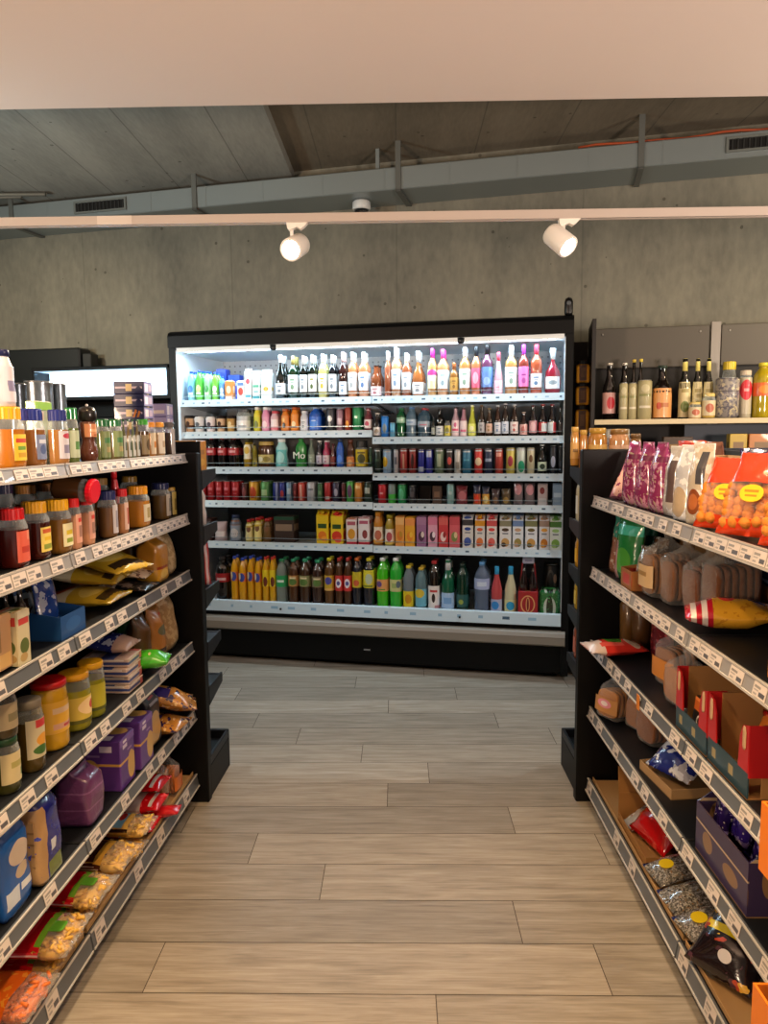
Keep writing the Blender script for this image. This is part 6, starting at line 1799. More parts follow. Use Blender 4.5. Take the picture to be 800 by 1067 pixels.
for i in range(2):
    o = pouch('foil_bag', .08, .13, .04, grb('8f8478', ('n', 16, .54, 'd8d8d4'), ('n', 22, .6, '6a4a2c')), 155 + i, bottom='block'); RB(2, 674 + 5 * i, 585, .06 + .05 * i, o, ('front', 'rear')[i] + ' foil bag standing in the small brown display box', 'bag', .3, -.2, .006)
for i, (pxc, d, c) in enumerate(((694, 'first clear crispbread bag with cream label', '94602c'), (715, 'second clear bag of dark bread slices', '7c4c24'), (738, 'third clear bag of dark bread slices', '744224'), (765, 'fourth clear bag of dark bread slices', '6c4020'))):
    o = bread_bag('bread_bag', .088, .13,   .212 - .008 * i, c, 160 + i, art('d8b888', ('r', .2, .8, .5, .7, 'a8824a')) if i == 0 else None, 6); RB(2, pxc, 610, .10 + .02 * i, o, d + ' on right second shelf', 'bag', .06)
for i, (pxc, h, w) in enumerate(((727, .22, .15), (748, .205, .17))):
    o = brick_bag('paper_bag', w, .10, h, mat(('6a4a28', '8a6a42')[i], .7, bump=(20, .4)), 170 + i); RB(2, pxc, 585, .27, o, ('brown paper bag standing behind the bread bags', 'lighter brown paper bag standing behind the bread bags')[i], 'bag')
lay(2, 757, 655, .115, .14, .21, .07, print_mat('c89428', [('n', 60, .6, 'b07a20'), ('r', 0, 1, 0, .06, 'c8283a'), ('r', 0, 1, .06, .12, 'e8dcd8'), ('r', 0, 1, .12, .18, 'b81c30'), ('r', 0, 1, .18, .24, 'ece0dc'), ('r', 0, 1, .24, .30, 'b81c30'), ('e', .42, .46, .22, .10, 'd83a2c'), ('r', .05, .6, .68, .86, '1c2a5c'), ('r', 0, 1, .88, 1, 'c8bcb0')], .2, .6, bump=(22, .4)), 'snack_bag', 'snack bag with red and white stripes lying', 'bag', 180, .004, -.35, .06, 'R')
for i, (pxc, c) in enumerate(((768, '1c2440'), (790, '2a2c4c'), (812, '3a2c28'))):
    o = pouch('snack_bag', .15, .20, .06, grb(c, ('n', 14, .62, '8a94b4'), ('e', .5, .3, .3, .15, '8a5a34')), 185 + i, bottom='block'); RB(2, pxc, 620, .24, o, ('left', 'middle', 'right')[i] + ' dark navy bag at the back of right second shelf', 'bag', .2)

# third shelf
o = pouch('candy_bag', .13, .20, .045, print_mat('c8342c', [('r', 0, 1, 0, .25, 'dcc8c0'), ('e', .35, .48, .34, .16, '4a8a2c'), ('e', .5, .8, .4, .12, 'c8b8a8'), ('r', .6, .8, .2, .6, 'e05a50')], .2, .6, bump=(24, .4)), 190)
p_ = rpt(640, 680, .03)
M0 = T(p_.x, p_.y, RZ[3] + .024) @ Matrix.Rotation(RRZ + .1, 4, 'Z') @ Matrix.Rotation(-PI / 2, 4, 'X') @ T(0, 0, -.10)
o.location = M0.translation; o.rotation_euler = M0.to_euler(); settle(o, RZ[3] + .002)
tag(o, 'red, white and green bag lying flat over the edge of right third shelf', 'bag')
for i, (pxc, c, d) in enumerate(((655, '6a4a24', 'first brown biscuit roll'), (668, '5a3c20', 'second brown biscuit roll'), (679, '523420', 'third brown biscuit roll'))):
    o = build('biscuit_roll', MB().loft([(0, .024, .024), (.006, .032, .032), (.15, .033, .033), (.158, .026, .026), (.166, .016, .012), (.18, .026, .008)], 20, jitter=.003, seed=i), mat(c, .3, .5, bump=(40, .6)))
    build('wrapper_end', MB().loft([(.178, .026, .008), (.19, .03, .004)], 16), mat(c, .3, .5), o)
    RB(3, pxc, 655, .125 + .03 * i, o, d + ' standing at the back of right third shelf', 'biscuits', 0, 0, 0, 'biscuit rolls on the right third shelf')
o = pouch('candy_bag', .12, .16, .05, grb('6a1c24', ('n', 20, .6, 'a84a4c')), 195, bottom='block'); RB(3, 690, 680, .18, o, 'dark red bag at the back of right third shelf', 'bag', .3)
for i, (pxc, bk, d) in enumerate(((704, .13, 'clear bag with orange sticker'), (716, .10, 'clear bag of biscuits in front of the red box'))):
    o = bread_bag('biscuit_bag', .11, .09, .19 - .02 * i, 'a86a34', 196 + i, art('d88a3a') if i == 0 else None, 4); RB(3, pxc, 695, bk, o, d + ' on right third shelf', 'bag', .2)
red = art('b01c20', ('r', .1, .9, .02, .28, '2a4650'), box=True)


def redbox(w, d, h, s):
    o = build('display_box', MB().box(-w / 2, w / 2, -d / 2, d / 2, 0, .003), mat('8a6238', .7))
    c = mat('a87a48', .75)
    rm = mat('b01a1e', .4, .2)
    teal = art('27414c', ('r', .12, .22, .3, .7, '9a8a60'), ('r', .55, .66, .3, .7, '9a8a60'))
    for k, x in enumerate((-w / 2, w / 2 - .003)):
        build('side_panel', MB().box(x, x + .003, -d / 2 + .03, d / 2, .003, h), c, o)
    build('rear_panel', MB().box(-w / 2, w / 2, d / 2 - .003, d / 2, .003, h), c, o)
    build('front_panel', MB().box(-w / 2, w / 2, -d / 2, -d / 2 + .003, .003, h * .36), teal, o)
    for k, (x, sg) in enumerate(((-w / 2, 1), (w / 2, -1))):
        mb = MB().prism([(x, h * .36), (x + sg * .045, h * .36), (x + sg * .040, h * .78), (x + sg * .028, h * .94), (x, h)], -d / 2 - .001, -d / 2 + .0025)
        mb.box(min(x, x - sg * .002), max(x, x - sg * .002), -d / 2, -d / 2 + .045, h * .3, h)
        f_ = build('corner_flap', mb, rm, o)
        build('cut_edge', MB().loft([(h * .64, .004, .0012), (h * .68, .008, .0012), (h * .88, .008, .0012), (h * .95, .004, .0012)], 12).move(T(x + sg * .018, -d / 2 - .002, 0)), mat('c8a880', .6), f_)
    return o


RZ3 = RZ[3]
p1 = rpt(735, 750, .014)
for i, (yy, w, d) in enumerate(((1.800, .19, .2), (1.595, .20, .2))):
    o = redbox(w, d, .165 - .0 * i, i)
    place(o, RO.x + .012 + d / 2, yy, RZ3 - .0058, RRZ)
    tag(o, ('red and teal cardboard display box, farther of two on right third shelf', 'red and teal cardboard display box, nearer of two on right third shelf')[i], 'box', 'red display boxes on the right third shelf')
o = box('snack_pack', .12, .05, .09, art('c8662c', ('r', 0, 1, 0, .6, '1c1412'), ('r', 0, 1, .88, 1, 'e88a4a'), box=True))
place(o, RO.x + .06, 1.795, RZ3 - .0025, RRZ, -.12)
tag(o, 'orange and black pack with white lettering inside the farther red box', 'packet')
text_part('lettering', 'Qu', .05, mat('e8e4e0', .5), o, (0, -.0265, .03), (PI / 2, 0, 0))
o = pouch('snack_bag', .15, .13, .06, grb('b01418', ('n', 18, .66, 'e06a4a'), ('e', .3, .8, .3, .12, 'd87a2c')), 199, bottom='block')
place(o, RO.x + .11, 1.585, RZ3 - .002, RRZ + .2, -.25); tag(o, 'glossy red bag standing inside the nearer red box', 'bag')
o = pouch('snack_bag', .14, .15, .05, grb('8a1a1c', ('n', 18, .6, 'b86a60')), 200, bottom='block')
place(o, RO.x + .30, 1.70, RZ3 - .0058, RRZ); tag(o, 'dark red bag at the back behind the red boxes', 'bag')
p_ = rpt(665, 715, -.016)
o = build('shelf_marker', MB().box(-.012, .012, -.001, .001, -.034, .012, 0, .0005), mat('d07a24', .5)); build('clip', MB().box(-.009, .009, .001, .006, -.004, .004), mat('b0b0ac', .4), o)
o.location = (p_.x, p_.y, RZ3 - .012); o.rotation_euler = (0, 0, RRZ); tag(o, 'small orange marker clipped to the right third shelf edge', 'tag')

# fourth shelf
for i, (pxc, d) in enumerate(((646, 'clear snack bag with pink round label at the far end'), (660, 'second clear snack bag behind the labelled one'), (676, 'third clear snack bag in the shelf shadow'))):
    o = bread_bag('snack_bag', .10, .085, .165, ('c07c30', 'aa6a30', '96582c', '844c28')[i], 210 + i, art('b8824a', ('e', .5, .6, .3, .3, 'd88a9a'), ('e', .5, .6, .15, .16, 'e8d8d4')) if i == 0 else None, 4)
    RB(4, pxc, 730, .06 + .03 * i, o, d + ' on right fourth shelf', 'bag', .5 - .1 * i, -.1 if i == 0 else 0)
p_ = rpt(722, 815, .15)
o = tray('cardboard_tray', .20, .24, .03, mat('b08c60', .75), .03, mat('8c6c46', .75)); place(o, p_.x, p_.y, RZ[4] - .0058, RRZ + .12)
tag(o, 'shallow tan cardboard tray on right fourth shelf', 'tray')
q_ = p_
o = pouch('candy_bag', .16, .17, .06, print_mat('1e2a78', [('n', 9, .54, 'a8a8b0'), ('n', 14, .58, 'd8dce4'), ('n', 8, .66, '6a4a30')], .18, .7, bump=(24, .5)), 220)
M0 = T(q_.x - .02, q_.y + .02, RZ[4] + .05) @ Matrix.Rotation(RRZ + .5, 4, 'Z') @ Matrix.Rotation(-PI / 2 + .5, 4, 'X') @ T(0, 0, -.085)
o.location = M0.translation; o.rotation_euler = M0.to_euler(); settle(o, RZ[4] - .002); tag(o, 'shiny blue candy bag lying in the shallow tan tray', 'bag')
pb = print_mat('3c2f52', [('e', .25, .4, .10, .2, '8a6a4a'), ('e', .7, .35, .14, .16, '8a6a4a'), ('r', 0, 1, .62, .66, 'c0a888')], .4, .2, box=True)
o = tray('display_box', .27, .19, .20, pb, .125, mat('8a6a48', .75)); place(o, RO.x + .11, 1.615, RZ[4] - .0058, RRZ)
tag(o, 'dark purple display box of chocolate on right fourth shelf', 'box')
for i in range(7):
    x = -.085 + .028 * i
    b_ = pouch('chocolate_bag', .075, .13, .035, print_mat('33207a' if i % 2 else '2a1a5c', [('n', 20, .58, '8a7ac0'), ('n', 26, .64, 'd8ccd8'), ('e', .5, .7, .3, .12, 'c09a5c')], .18, .7, bump=(28, .7)), 230 + i, bottom='block')
    place(b_, RO.x + .06 + .035 * (i % 3), 1.615 - x, RZ[4] + .05 + .02 * (i % 2) + (.02 if i % 3 == 2 else 0), RRZ + .4 * math.sin(i * 2.1), -.25 - .12 * (i % 3))
    tag(b_, 'shiny purple chocolate bag in the dark purple display box', 'bag', 'purple chocolate bags', 'choc', i)
# orange cardboard display stand in front of the shelving, only its corner in the picture
st = empty('display_stand', (.625, .87, 0))
tag(st, 'orange cardboard display stand with trays cut by the right picture edge', 'display stand')
om = mat('e27a1a', .45, .15)
build('rear_panel', MB().box(.072, .078, -.15, .15, 0, 1.30, 0, .001), om, st)
build('stand_base', MB().box(-.10, .072, -.15, .15, 0, .16, 0, .003), om, st)
for z in (.36, .50, .785, 1.075):
    if z == .36:
        continue
    h = .10 if z != 1.09 else .06
    mb = MB().box(-.10, .072, -.15, .15, z - .004, z)
    mb.box(-.10, .072, .146, .15, z, z + h).box(-.10, .072, -.15, -.146, z, z + h)
    mb.box(-.10, -.096, -.146, .146, z, z + h * .22).box(-.10, -.096, -.146, .146, z + h * .86, z + h)
    mb.box(-.10, -.096, .10, .146, z + h * .22, z + h * .86).box(-.10, -.096, -.146, -.10, z + h * .22, z + h * .86)
    tr_ = build('tray', mb, om, st)
    build('packets', MB().box(-.09, .09, -.14, .14, z + .001, z + h * .8, 0, .01), print_mat('8a8078', [('n', 30, .52, '3a3434'), ('n', 40, .62, 'd8d0c8')], .3, .4), tr_)

# bottom shelf
for i, (s0, s1) in enumerate(((.02, .905), (.925, 1.83))):
    o = build('card_liner', MB().box(s0, s1, .012, .42, RZ[5] - .0058, RZ[5] - .003).box(s0, s1, .010, .013, RZ[5] - .003, RZ[5] + .010), mat('b08a5c', .7))
    o.location = RO; o.rotation_euler = (0, 0, RRZ)
    tag(o, ('farther', 'nearer')[i] + ' tan cardboard liner lying in the right bottom shelf', 'cardboard', 'card liners on the right bottom shelf')
zb = RZ[5] - .0028
# open brown carton with raised flap
p_ = rpt(700, 862, .15)
o = build('shipping_carton', MB().box(-.14, .14, -.13, .13, 0, .003), mat('a87a44', .75))
cm = mat('a5763f', .75)
build('side_panel', MB().box(-.14, -.137, -.13, .13, .003, .10), cm, o)
build('side_panel', MB().box(.137, .14, -.13, .13, .003, .035), cm, o)
build('rear_panel', MB().box(-.137, .137, .127, .13, .003, .10), cm, o)
build('front_panel', MB().box(-.137, .137, -.13, -.127, .003, .03), cm, o)
f_ = build('raised_flap', MB().prism([(-.13, .0), (.02, .0), (.035, .09), (-.02, .115), (-.10, .085), (-.13, .10)], -.0015, .0015, axis='x'), cm, o)
f_.location = (-.14, 0, .09); f_.rotation_euler = (0, -.12, 0)
place(o, p_.x, p_.y, zb, RRZ); tag(o, 'open brown carton with raised flap on the right bottom shelf', 'carton')
c0 = p_
o = pouch('candy_bag', .19, .20, .085, print_mat('c01014', [('n', 14, .68, 'e04a3a')], .16, .8, bump=(20, .4)), 240)
q_ = rpt(686, 862, .10)
M0 = T(q_.x, q_.y, zb + .07) @ Matrix.Rotation(RRZ + .25, 4, 'Z') @ Matrix.Rotation(-PI / 2 + .7, 4, 'X') @ T(0, 0, -.09)
o.location = M0.translation; o.rotation_euler = M0.to_euler(); settle(o, zb + .004); tag(o, 'big shiny red bag in the open brown carton', 'bag')
o = pouch('candy_bag', .07, .10, .03, print_mat('b0b2b6', [('n', 20, .56, 'e4e4e8'), ('n', 24, .62, 'b83a3a')], .16, .8, bump=(24, .7)), 241)
q_ = rpt(667, 862, .08)
M0 = T(q_.x, q_.y, zb + .045) @ Matrix.Rotation(RRZ + .2, 4, 'Z') @ Matrix.Rotation(-PI / 2 + .5, 4, 'X') @ T(0, 0, -.06)
o.location = M0.translation; o.rotation_euler = M0.to_euler(); settle(o, zb + .004); tag(o, 'silver and red bag beside the big red bag', 'bag')
seedm = lambda: print_mat('6f6a62', [('n', 150, .52, 'a8a39a'), ('n', 190, .58, '3a3634'), ('n', 120, .66, '8a6a48'), ('r', 0, .10, 0, 1, '1c2460')], .16, .8, bump=(50, .6))
for i, (px_, py_, bk, dz, d, rot) in enumerate(((704, 893, .082, .0, 'farthest sunflower seed bag with yellow disc', .15), (720, 925, .082, .0, 'middle sunflower seed bag with blue edge', .1), (738, 975, .082, .0, 'nearest sunflower seed bag with yellow disc', .2))):
    q_ = rpt(px_, py_, bk)
    o = pouch('seed_bag', .11, .15, .045, seedm(), 245 + i)
    if i != 1:
        s_ = build('sticker', MB().loft([(0, .021, .021), (.0015, .021, .021)], 20).move(T(.0, -.025, .05) @ Matrix.Rotation(PI / 2, 4, 'X')), mat('f0d01c', .4), o)
    M0 = T(q_.x, q_.y, zb + .03 + dz) @ Matrix.Rotation(RRZ + rot, 4, 'Z') @ Matrix.Rotation(-PI / 2 + .2, 4, 'X') @ T(0, 0, -.075)
    o.location = M0.translation; o.rotation_euler = M0.to_euler(); settle(o, zb + dz + .001); tag(o, d + ' on the right bottom shelf', 'bag', 'seed bags on the right bottom shelf')
for i, (px_, py_, bk, c, mk_, d) in enumerate(((736, 880, .215, '1c2c9a', [('n', 16, .62, 'c8d0e8')], 'blue candy bag behind the sunflower seed bags'), (751, 905, .215, '2034a8', [('n', 18, .6, 'b8c8e8'), ('r', 0, 1, .8, 1, 'c8a86a')], 'second blue candy bag, next to the green bag'))):
    q_ = rpt(px_, py_, bk)
    o = pouch('candy_bag', .09, .14, .05, print_mat(c, mk_, .18, .7, bump=(24, .5)), 250 + i)
    M0 = T(q_.x, q_.y, zb + .05) @ Matrix.Rotation(RRZ + .05, 4, 'Z') @ Matrix.Rotation(-PI / 2 + .4, 4, 'X') @ T(0, 0, -.07)
    o.location = M0.translation; o.rotation_euler = M0.to_euler(); settle(o, zb + .001); tag(o, d, 'bag')
q_ = rpt(768, 950, .215)
o = pouch('candy_bag', .11, .15, .055, print_mat('1c8a34', [('r', 0, 1, .42, .48, 'e8e0b0'), ('e', .5, .68, .28, .12, 'c8382c'), ('e', .5, .68, .18, .06, 'e8dcd8'), ('n', 16, .66, '5ac85a'), ('r', .0, .14, .1, .9, 'd8d038')], .18, .7, bump=(24, .5)), 252)
M0 = T(q_.x, q_.y, zb + .06) @ Matrix.Rotation(RRZ + .1, 4, 'Z') @ Matrix.Rotation(-PI / 2 + .4, 4, 'X') @ T(0, 0, -.075)
o.location = M0.translation; o.rotation_euler = M0.to_euler(); settle(o, zb + .001); tag(o, 'shiny green candy bag with red emblem on the right bottom shelf', 'bag')
q_ = rpt(768, 1010, .10)
o = pouch('chocolate_bag', .17, .22, .085, print_mat('1c1216', [('n', 16, .64, '4a2e3a'), ('r', .10, .78, .40, .49, 'f0d81c'), ('r', .2, .7, .56, .62, 'e0c81c'), ('n', 12, .66, 'b8442c'), ('n', 10, .68, 'd8a83a'), ('e', .55, .20, .10, .06, 'd8d4d8')], .18, .7, bump=(22, .5)), 253)
M0 = T(q_.x, q_.y, zb + .075) @ Matrix.Rotation(RRZ + .6, 4, 'Z') @ Matrix.Rotation(-PI / 2 + .6, 4, 'X') @ T(0, 0, -.11)
o.location = M0.translation; o.rotation_euler = M0.to_euler(); settle(o, zb + .001); tag(o, 'black chocolate bag with yellow stripes on the right bottom shelf', 'bag')
# ------------------------------------------------------------------ goods on the end caps
def EC(side, x, dy, z, o, desc, cat, rot=0.0, rx=0.0):
    b0 = ECL if side == 'L' else ECR
    s = -1 if side == 'L' else 1
    ca = -math.atan(LS) if side == 'L' else 0.0
    v = Matrix.Rotation(ca, 3, 'Z') @ Vector((s * x, dy, 0))
    place(o, b0.x + v.x, b0.y + v.y, z - .0038, rot + ca, rx)
    if rx:
        settle(o, z - .0038)
    tag(o, desc, cat)
    return o


o = box('biscuit_box', .14, .13, .12, art('d08a1c', ('r', .2, .8, .55, .7, 'a86a14'), ('e', .5, .3, .3, .12, 'e0a838'), box=True), art('e09a24')); EC('L', .10, .12, LCZ[0], o, 'orange-yellow box standing on top of the left end cap', 'box')
o = pouch('snack_bag', .13, .17, .06, print_mat('c83a3c', [('r', .1, .2, 0, 1, 'e8c8c4'), ('r', .35, .45, 0, 1, 'e8c8c4'), ('r', .6, .7, 0, 1, 'e8c8c4'), ('r', .82, .9, 0, 1, 'e8c8c4')], .25, .5, bump=(24, .4)), 301, bottom='block'); EC('L', .07, .11, LCZ[2], o, 'red and white striped bag on the left end cap', 'bag', PI + .6, .15)
o = bottle('cleaner_bottle', .06, .17, 'd8d0cc', 'c0b8b4', art('b8a8a4'), 'smoothie', bodym=plastic('d4ccc8')); EC('L', .05, .12, LCZ[1] - .0, o, 'whitish bottle on the left end cap second shelf', 'bottle', PI)
for i, (z, c, d) in enumerate(((LCZ[3], '4a5a7a', 'blue-grey box on the left end cap fourth shelf'), (LCZ[4], '5a6a74', 'grey box on the left end cap fifth shelf'))):
    o = box('tissue_box', .12, .11, .10, art(c, ('r', .2, .8, .3, .6, '8a98a8'), box=True)); EC('L', .16, .09, z, o, d, 'box')
# right end cap
def rjar(w, h, c, lid, lab):
    return jar('glass_jar', w, h, c, lid, lab, lidh=.13, labz=(.18, .6), fill=.98, lidk=.88, rib=0)
k = 0
for px0, px1, yt, c, lid, lab, d in ((594.5, 603, 449, 'b8843a', 'c8a050', 'c89a50', 'first amber jar'), (603.5, 612, 448, 'b07a34', 'c09848', None, 'second amber jar'), (612.5, 632, 446, 'a87428', 'b8903c', 'c8a050', 'wide amber jar'), (634.5, 655, 447, 'b8885a', '8a6a3c', 'd0a884', 'wide jar with pinkish label'), (656, 668, 452, '7a5a34', '6a5030', None, 'dull brown jar')):
    q_ = on_plane((px0 + px1) / 2, yt + 10, (0, ECR.y + .11, 0), Vector((0, 1, 0)))
    kk = (q_ - CP).dot(cf)
    w_ = (px1 - px0) * kk / F
    zt = on_plane((px0 + px1) / 2, yt, (0, ECR.y + .11, 0), Vector((0, 1, 0))).z
    o = rjar(w_, zt - RCZ[0] + .004, c, lid, spice_label(lab, ('r', .2, .8, .4, .6, '8a6a3c')) if lab else None)
    place(o, q_.x, q_.y, RCZ[0] - .0038, 0); tag(o, d + ' in the row on top of the right end cap', 'jar', 'jars on the right end cap')
for i, (z, c, lid, lab, d, h) in enumerate(((RCZ[1], 'c8c0a0', 'b89a3a', 'd8d8d0', 'jar with white label', .17), (RCZ[2], 'c08a20', 'd8b030', 'e0b030', 'yellow jar', .13), (RCZ[3], 'b09030', '4a5a3a', 'd0b850', 'yellow-green jar', .13), (RCZ[4], '8a4a34', '6a3428', 'b86a58', 'brick red jar', .15))):
    o = rjar(.07, h, c, lid, spice_label(lab, ('r', .2, .8, .3, .6, '8a8468'))); EC('R', .045, .135, z, o, d + ' at the edge of the right end cap, shelf ' + ('two', 'three', 'four', 'five')[i] + ' from top', 'jar', PI + .5)
    c_ = copy_tree(o); c_.location = o.location + Vector((.075, 0, 0)); tag(c_, d + ', behind the edge jar on right end cap shelf ' + ('two', 'three', 'four', 'five')[i], 'jar')
o = bottle('cleaner_bottle', .075, .24, '3a7a9a', '4a5a68', art('5a9ab8', ('r', .2, .8, .4, .7, 'a8c8d4')), 'soda', bodym=plastic('2f6a8a'), lab=(.1, .6)); EC('R', .075, .19, .134, o, 'blue bottle standing in the base of the right end cap', 'bottle', PI)

# ------------------------------------------------------------------ wall unit on the right, beside the cooler
U0 = 2.545
unit = empty('wall_shelving', FO, FRZ)
tag(unit, 'tall dark wall shelving with grey panels right of the cooler', 'shelving')
M_PAN = mat('544f47', .55)
build('top_panel', MB().box(U0, 3.205, .44, .46, 1.80, 2.035, 0, .004), M_PAN, unit)
build('top_panel', MB().box(3.265, 4.1, .44, .46, 1.80, 2.035, 0, .004), M_PAN, unit)
build('upright_post', MB().box(3.21, 3.26, .43, .462, 0, 2.05), mat('86817a', .4, metal=.3), unit)
build('upright_post', MB().box(U0 - .02, U0, .05, .47, 0, 2.04), mat('1e1c1a', .5), unit)
build('back_panel', MB().box(U0, 4.1, .462, .48, 0, 1.82), mat('14110f', .6), unit)
for x in (U0 + .06, 3.15, 3.31):
    build('screw', MB().loft([(0, .006, .006), (.003, .006, .006), (.004, .003, .003)], 10).move(T(x, .44, 2.0) @ Matrix.Rotation(PI / 2, 4, 'X')), mat('a8a49c', .3, metal=.7), unit)
zs = 1.488
s_ = build('shelf', MB().box(U0, 4.1, .05, .46, zs - .022, zs - .002), mat('2a2826', .5), unit)
build('price_rail', MB().box(U0, 4.1, .040, .05, zs - .026, zs + .002, 0, .002), mat('d8c9a4', .5), s_)
s_ = build('shelf', MB().box(U0, 4.1, .02, .46, 1.17, 1.19), mat('2a2826', .5), unit)
build('price_rail', MB().box(U0, 4.1, .012, .02, 1.155, 1.195), mat('5b6068', .4), s_)
build('inner_panel', MB().box(3.06, 4.1, .30, .31, 1.2, 1.46), mat('4a5360', .5), unit)
u2 = empty('wall_shelving', FO, FRZ)
tag(u2, 'narrow dark shelf unit between the cooler and the tall wall shelving', 'shelving')
build('back_panel', MB().box(2.432, U0 - .022, .46, .48, 0, 1.965), mat('3c342c', .6), u2)
build('shelf', MB().box(2.434, U0 - .022, .14, .46, 1.40, 1.42), mat('2a2624', .5), u2)
build('base', MB().box(2.434, U0 - .022, .14, .46, 0, .12), mat('2a2624', .5), u2)
# three stacked honey jars
q_ = FO + fa * 2.486 + fn * .20
zc = 1.4205
for i in range(3):
    hj = .155 if i == 0 else .125
    o = jar('honey_jar', .082, hj, 'dc9a2c', '15110e', art('6a3c14', ('r', .2, .8, .2, .8, '8a5a24')), square=3.4, lidh=.16, lidk=.9, labz=(.1, .8), lspan=34, fill=1.0, neck=.84, glass=mat('d8a030', .1, .5))  # dark front strip imitates refraction in the glass; amber brightened for missing light
    place(o, q_.x, q_.y, zc, FRZ); zc += hj + .0005
    tag(o, ('bottom', 'middle', 'top')[i] + ' amber honey jar of the stack right of the cooler', 'jar', 'honey jars stacked beside the cooler')


def UI(x0, x1, yt, fn_, desc, cat, rec=.10, z=zs - .0018):
    xm = (x0 + x1) / 2
    for _ in range(2):
        a0, _z = fpos(x0, yt + 15, rec); a1, _z = fpos(x1, yt + 15, rec)
    w_ = a1 - a0
    zt = fpos(xm, yt, rec)[1]
    o = fn_(w_, zt - z)
    p_ = FO + fa * ((a0 + a1) / 2) + fn * rec
    place(o, p_.x, p_.y, z, FRZ); tag(o, desc + ' on the right wall shelf', cat, 'goods on the right wall shelf', 'U', x0)
    return o


soy = lambda lab: (lambda w, h: bottle('sauce_bottle', w, h, '120a08', 'd8d8d8', lab, 'beer', lab=(.12, .48), bodym=mat('100a08', .06, .9), capm=mat('e0dcd0', .25, metal=.6)))
UI(628, 642, 378, soy(art('d8a8a0', ('e', .6, .5, .3, .3, 'd0303c'))), 'black sauce bottle with round red label', 'bottle', .14)
UI(644, 657, 378, soy(art('b8a898')), 'black sauce bottle behind the cans', 'bottle', .2)
for i, (a, b) in enumerate(((657, 665), (663.5, 671.5))):
    UI(a, b, 374, lambda w, h: bottle('sauce_bottle', w, h, '1a120a', 'e0c850', None, 'beer', bodym=mat('14100a', .06, .9)), ('left', 'right')[i] + ' gold-capped bottle behind the pale cans', 'bottle', .2)
for i, (a, b, t) in enumerate(((645, 654, 399), (654.5, 663.5, 399), (664, 679, 396))):
    UI(a, b, t, lambda w, h: can('food_can', w, h, art('b0a67a', ('r', .1, .9, .3, .36, 'e0d8c0'), ('r', .1, .9, .6, .66, '8a8a50'), ('e', .5, .8, .3, .1, 'c8c098'))), ('first pale yellow-green can', 'second pale yellow-green can', 'wide pale yellow-green can in front')[i], 'can', .085)
UI(680, 700, 381, lambda w, h: bottle('sauce_bottle', w, h, '120c0a', '2a3a30', art('e0a060', ('r', .2, .8, .35, .5, 'b86a30'), ('e', .3, .4, .12, .12, 'c84a2c')), 'beer', lab=(.04, .58), bodym=mat('120c0a', .06, .9), span=170), 'dark bottle with broad orange label', 'bottle', .12)
for i, (a, b, t) in enumerate(((707, 720, 374), (721.5, 732, 374), (733, 743.5, 374))):
    UI(a, b, t, lambda w, h: bottle('oil_bottle', w, h, '14140a', 'e8d878', art('d8cc9a', ('e', .5, .3, .34, .16, '7a8a4a'), ('r', .2, .8, .7, .8, 'a89a60')), 'beer', lab=(.04, .62), lid='foil', bodym=mat('14140c', .06, .9)), ('first', 'second', 'third')[i] + ' dark oil bottle with gold capsule, from left', 'bottle', .16)
for i, (a, b, t, c) in enumerate(((718, 731, 419, 'b89a68'), (731, 745, 411, 'c8a858'))):
    UI(a, b, t, lambda w, h: jar('glass_jar', w, h, c, 'd8c070', art('d8c8a0', ('e', .5, .5, .3, .3, 'b8603c')), labz=(.1, .7)), ('small low jar before the oil bottles', 'slightly taller jar beside the patterned tin')[i], 'jar', .08)
UI(745, 770, 395, lambda w, h: can('food_tin', w, h, art('9a948c', ('n', 26, .52, '6a6670'), ('n', 18, .6, 'c8bc9a'), ('r', 0, 1, .66, .68, '4a464a'))), 'large patterned grey tin', 'tin', .09)
UI(752, 767, 377, lambda w, h: jar('glass_jar', w, h, 'a89040', 'd8c038', None), 'gold-lidded jar behind the patterned tin', 'jar', .24)
UI(770, 783, 386, lambda w, h: jar('glass_jar', w, h, 'b0a890', 'c8b8a0', art('b8b098', ('e', .5, .66, .48, .28, 'd02030'), ('r', .3, .7, .62, .7, 'e0a0a0')), labz=(.1, .85), lidh=.1), 'jar with big red disc label', 'jar', .12)
UI(784, 806, 378, lambda w, h: bottle('oil_bottle', w, h, 'c8b01c', 'd8c83a', art('d8601c', ('e', .5, .5, .3, .3, 'e88a2c')), 'soda', lab=(.4, .64), bodym=mat('c4ac1c', .06, .8, trans=.3)), 'yellow cooking oil bottle with orange label', 'bottle', .13)
for i, (a, b, t, c) in enumerate(((690, 720, 455, '4a3a2c'), (758, 776, 452, 'c8a838'), (778, 806, 452, 'c8803a'))):
    UI(a, b, t, lambda w, h: box('food_box', w, .08, h, art(c, ('r', .2, .8, .5, .8, '8a6a3a'), box=True)), ('dark box', 'yellow box', 'orange box')[i] + ' on the lower level', 'box', .10, 1.1902)
o = UI(628, 657, 447, lambda w, h: jar('food_tub', w, h, 'a8a098', 'd8d0c0', art('c0b8ac', ('n', 30, .55, '6a6470')), labz=(.1, .8), lidh=.2), 'patterned tub on the lower level', 'tub', .10, 1.1902)

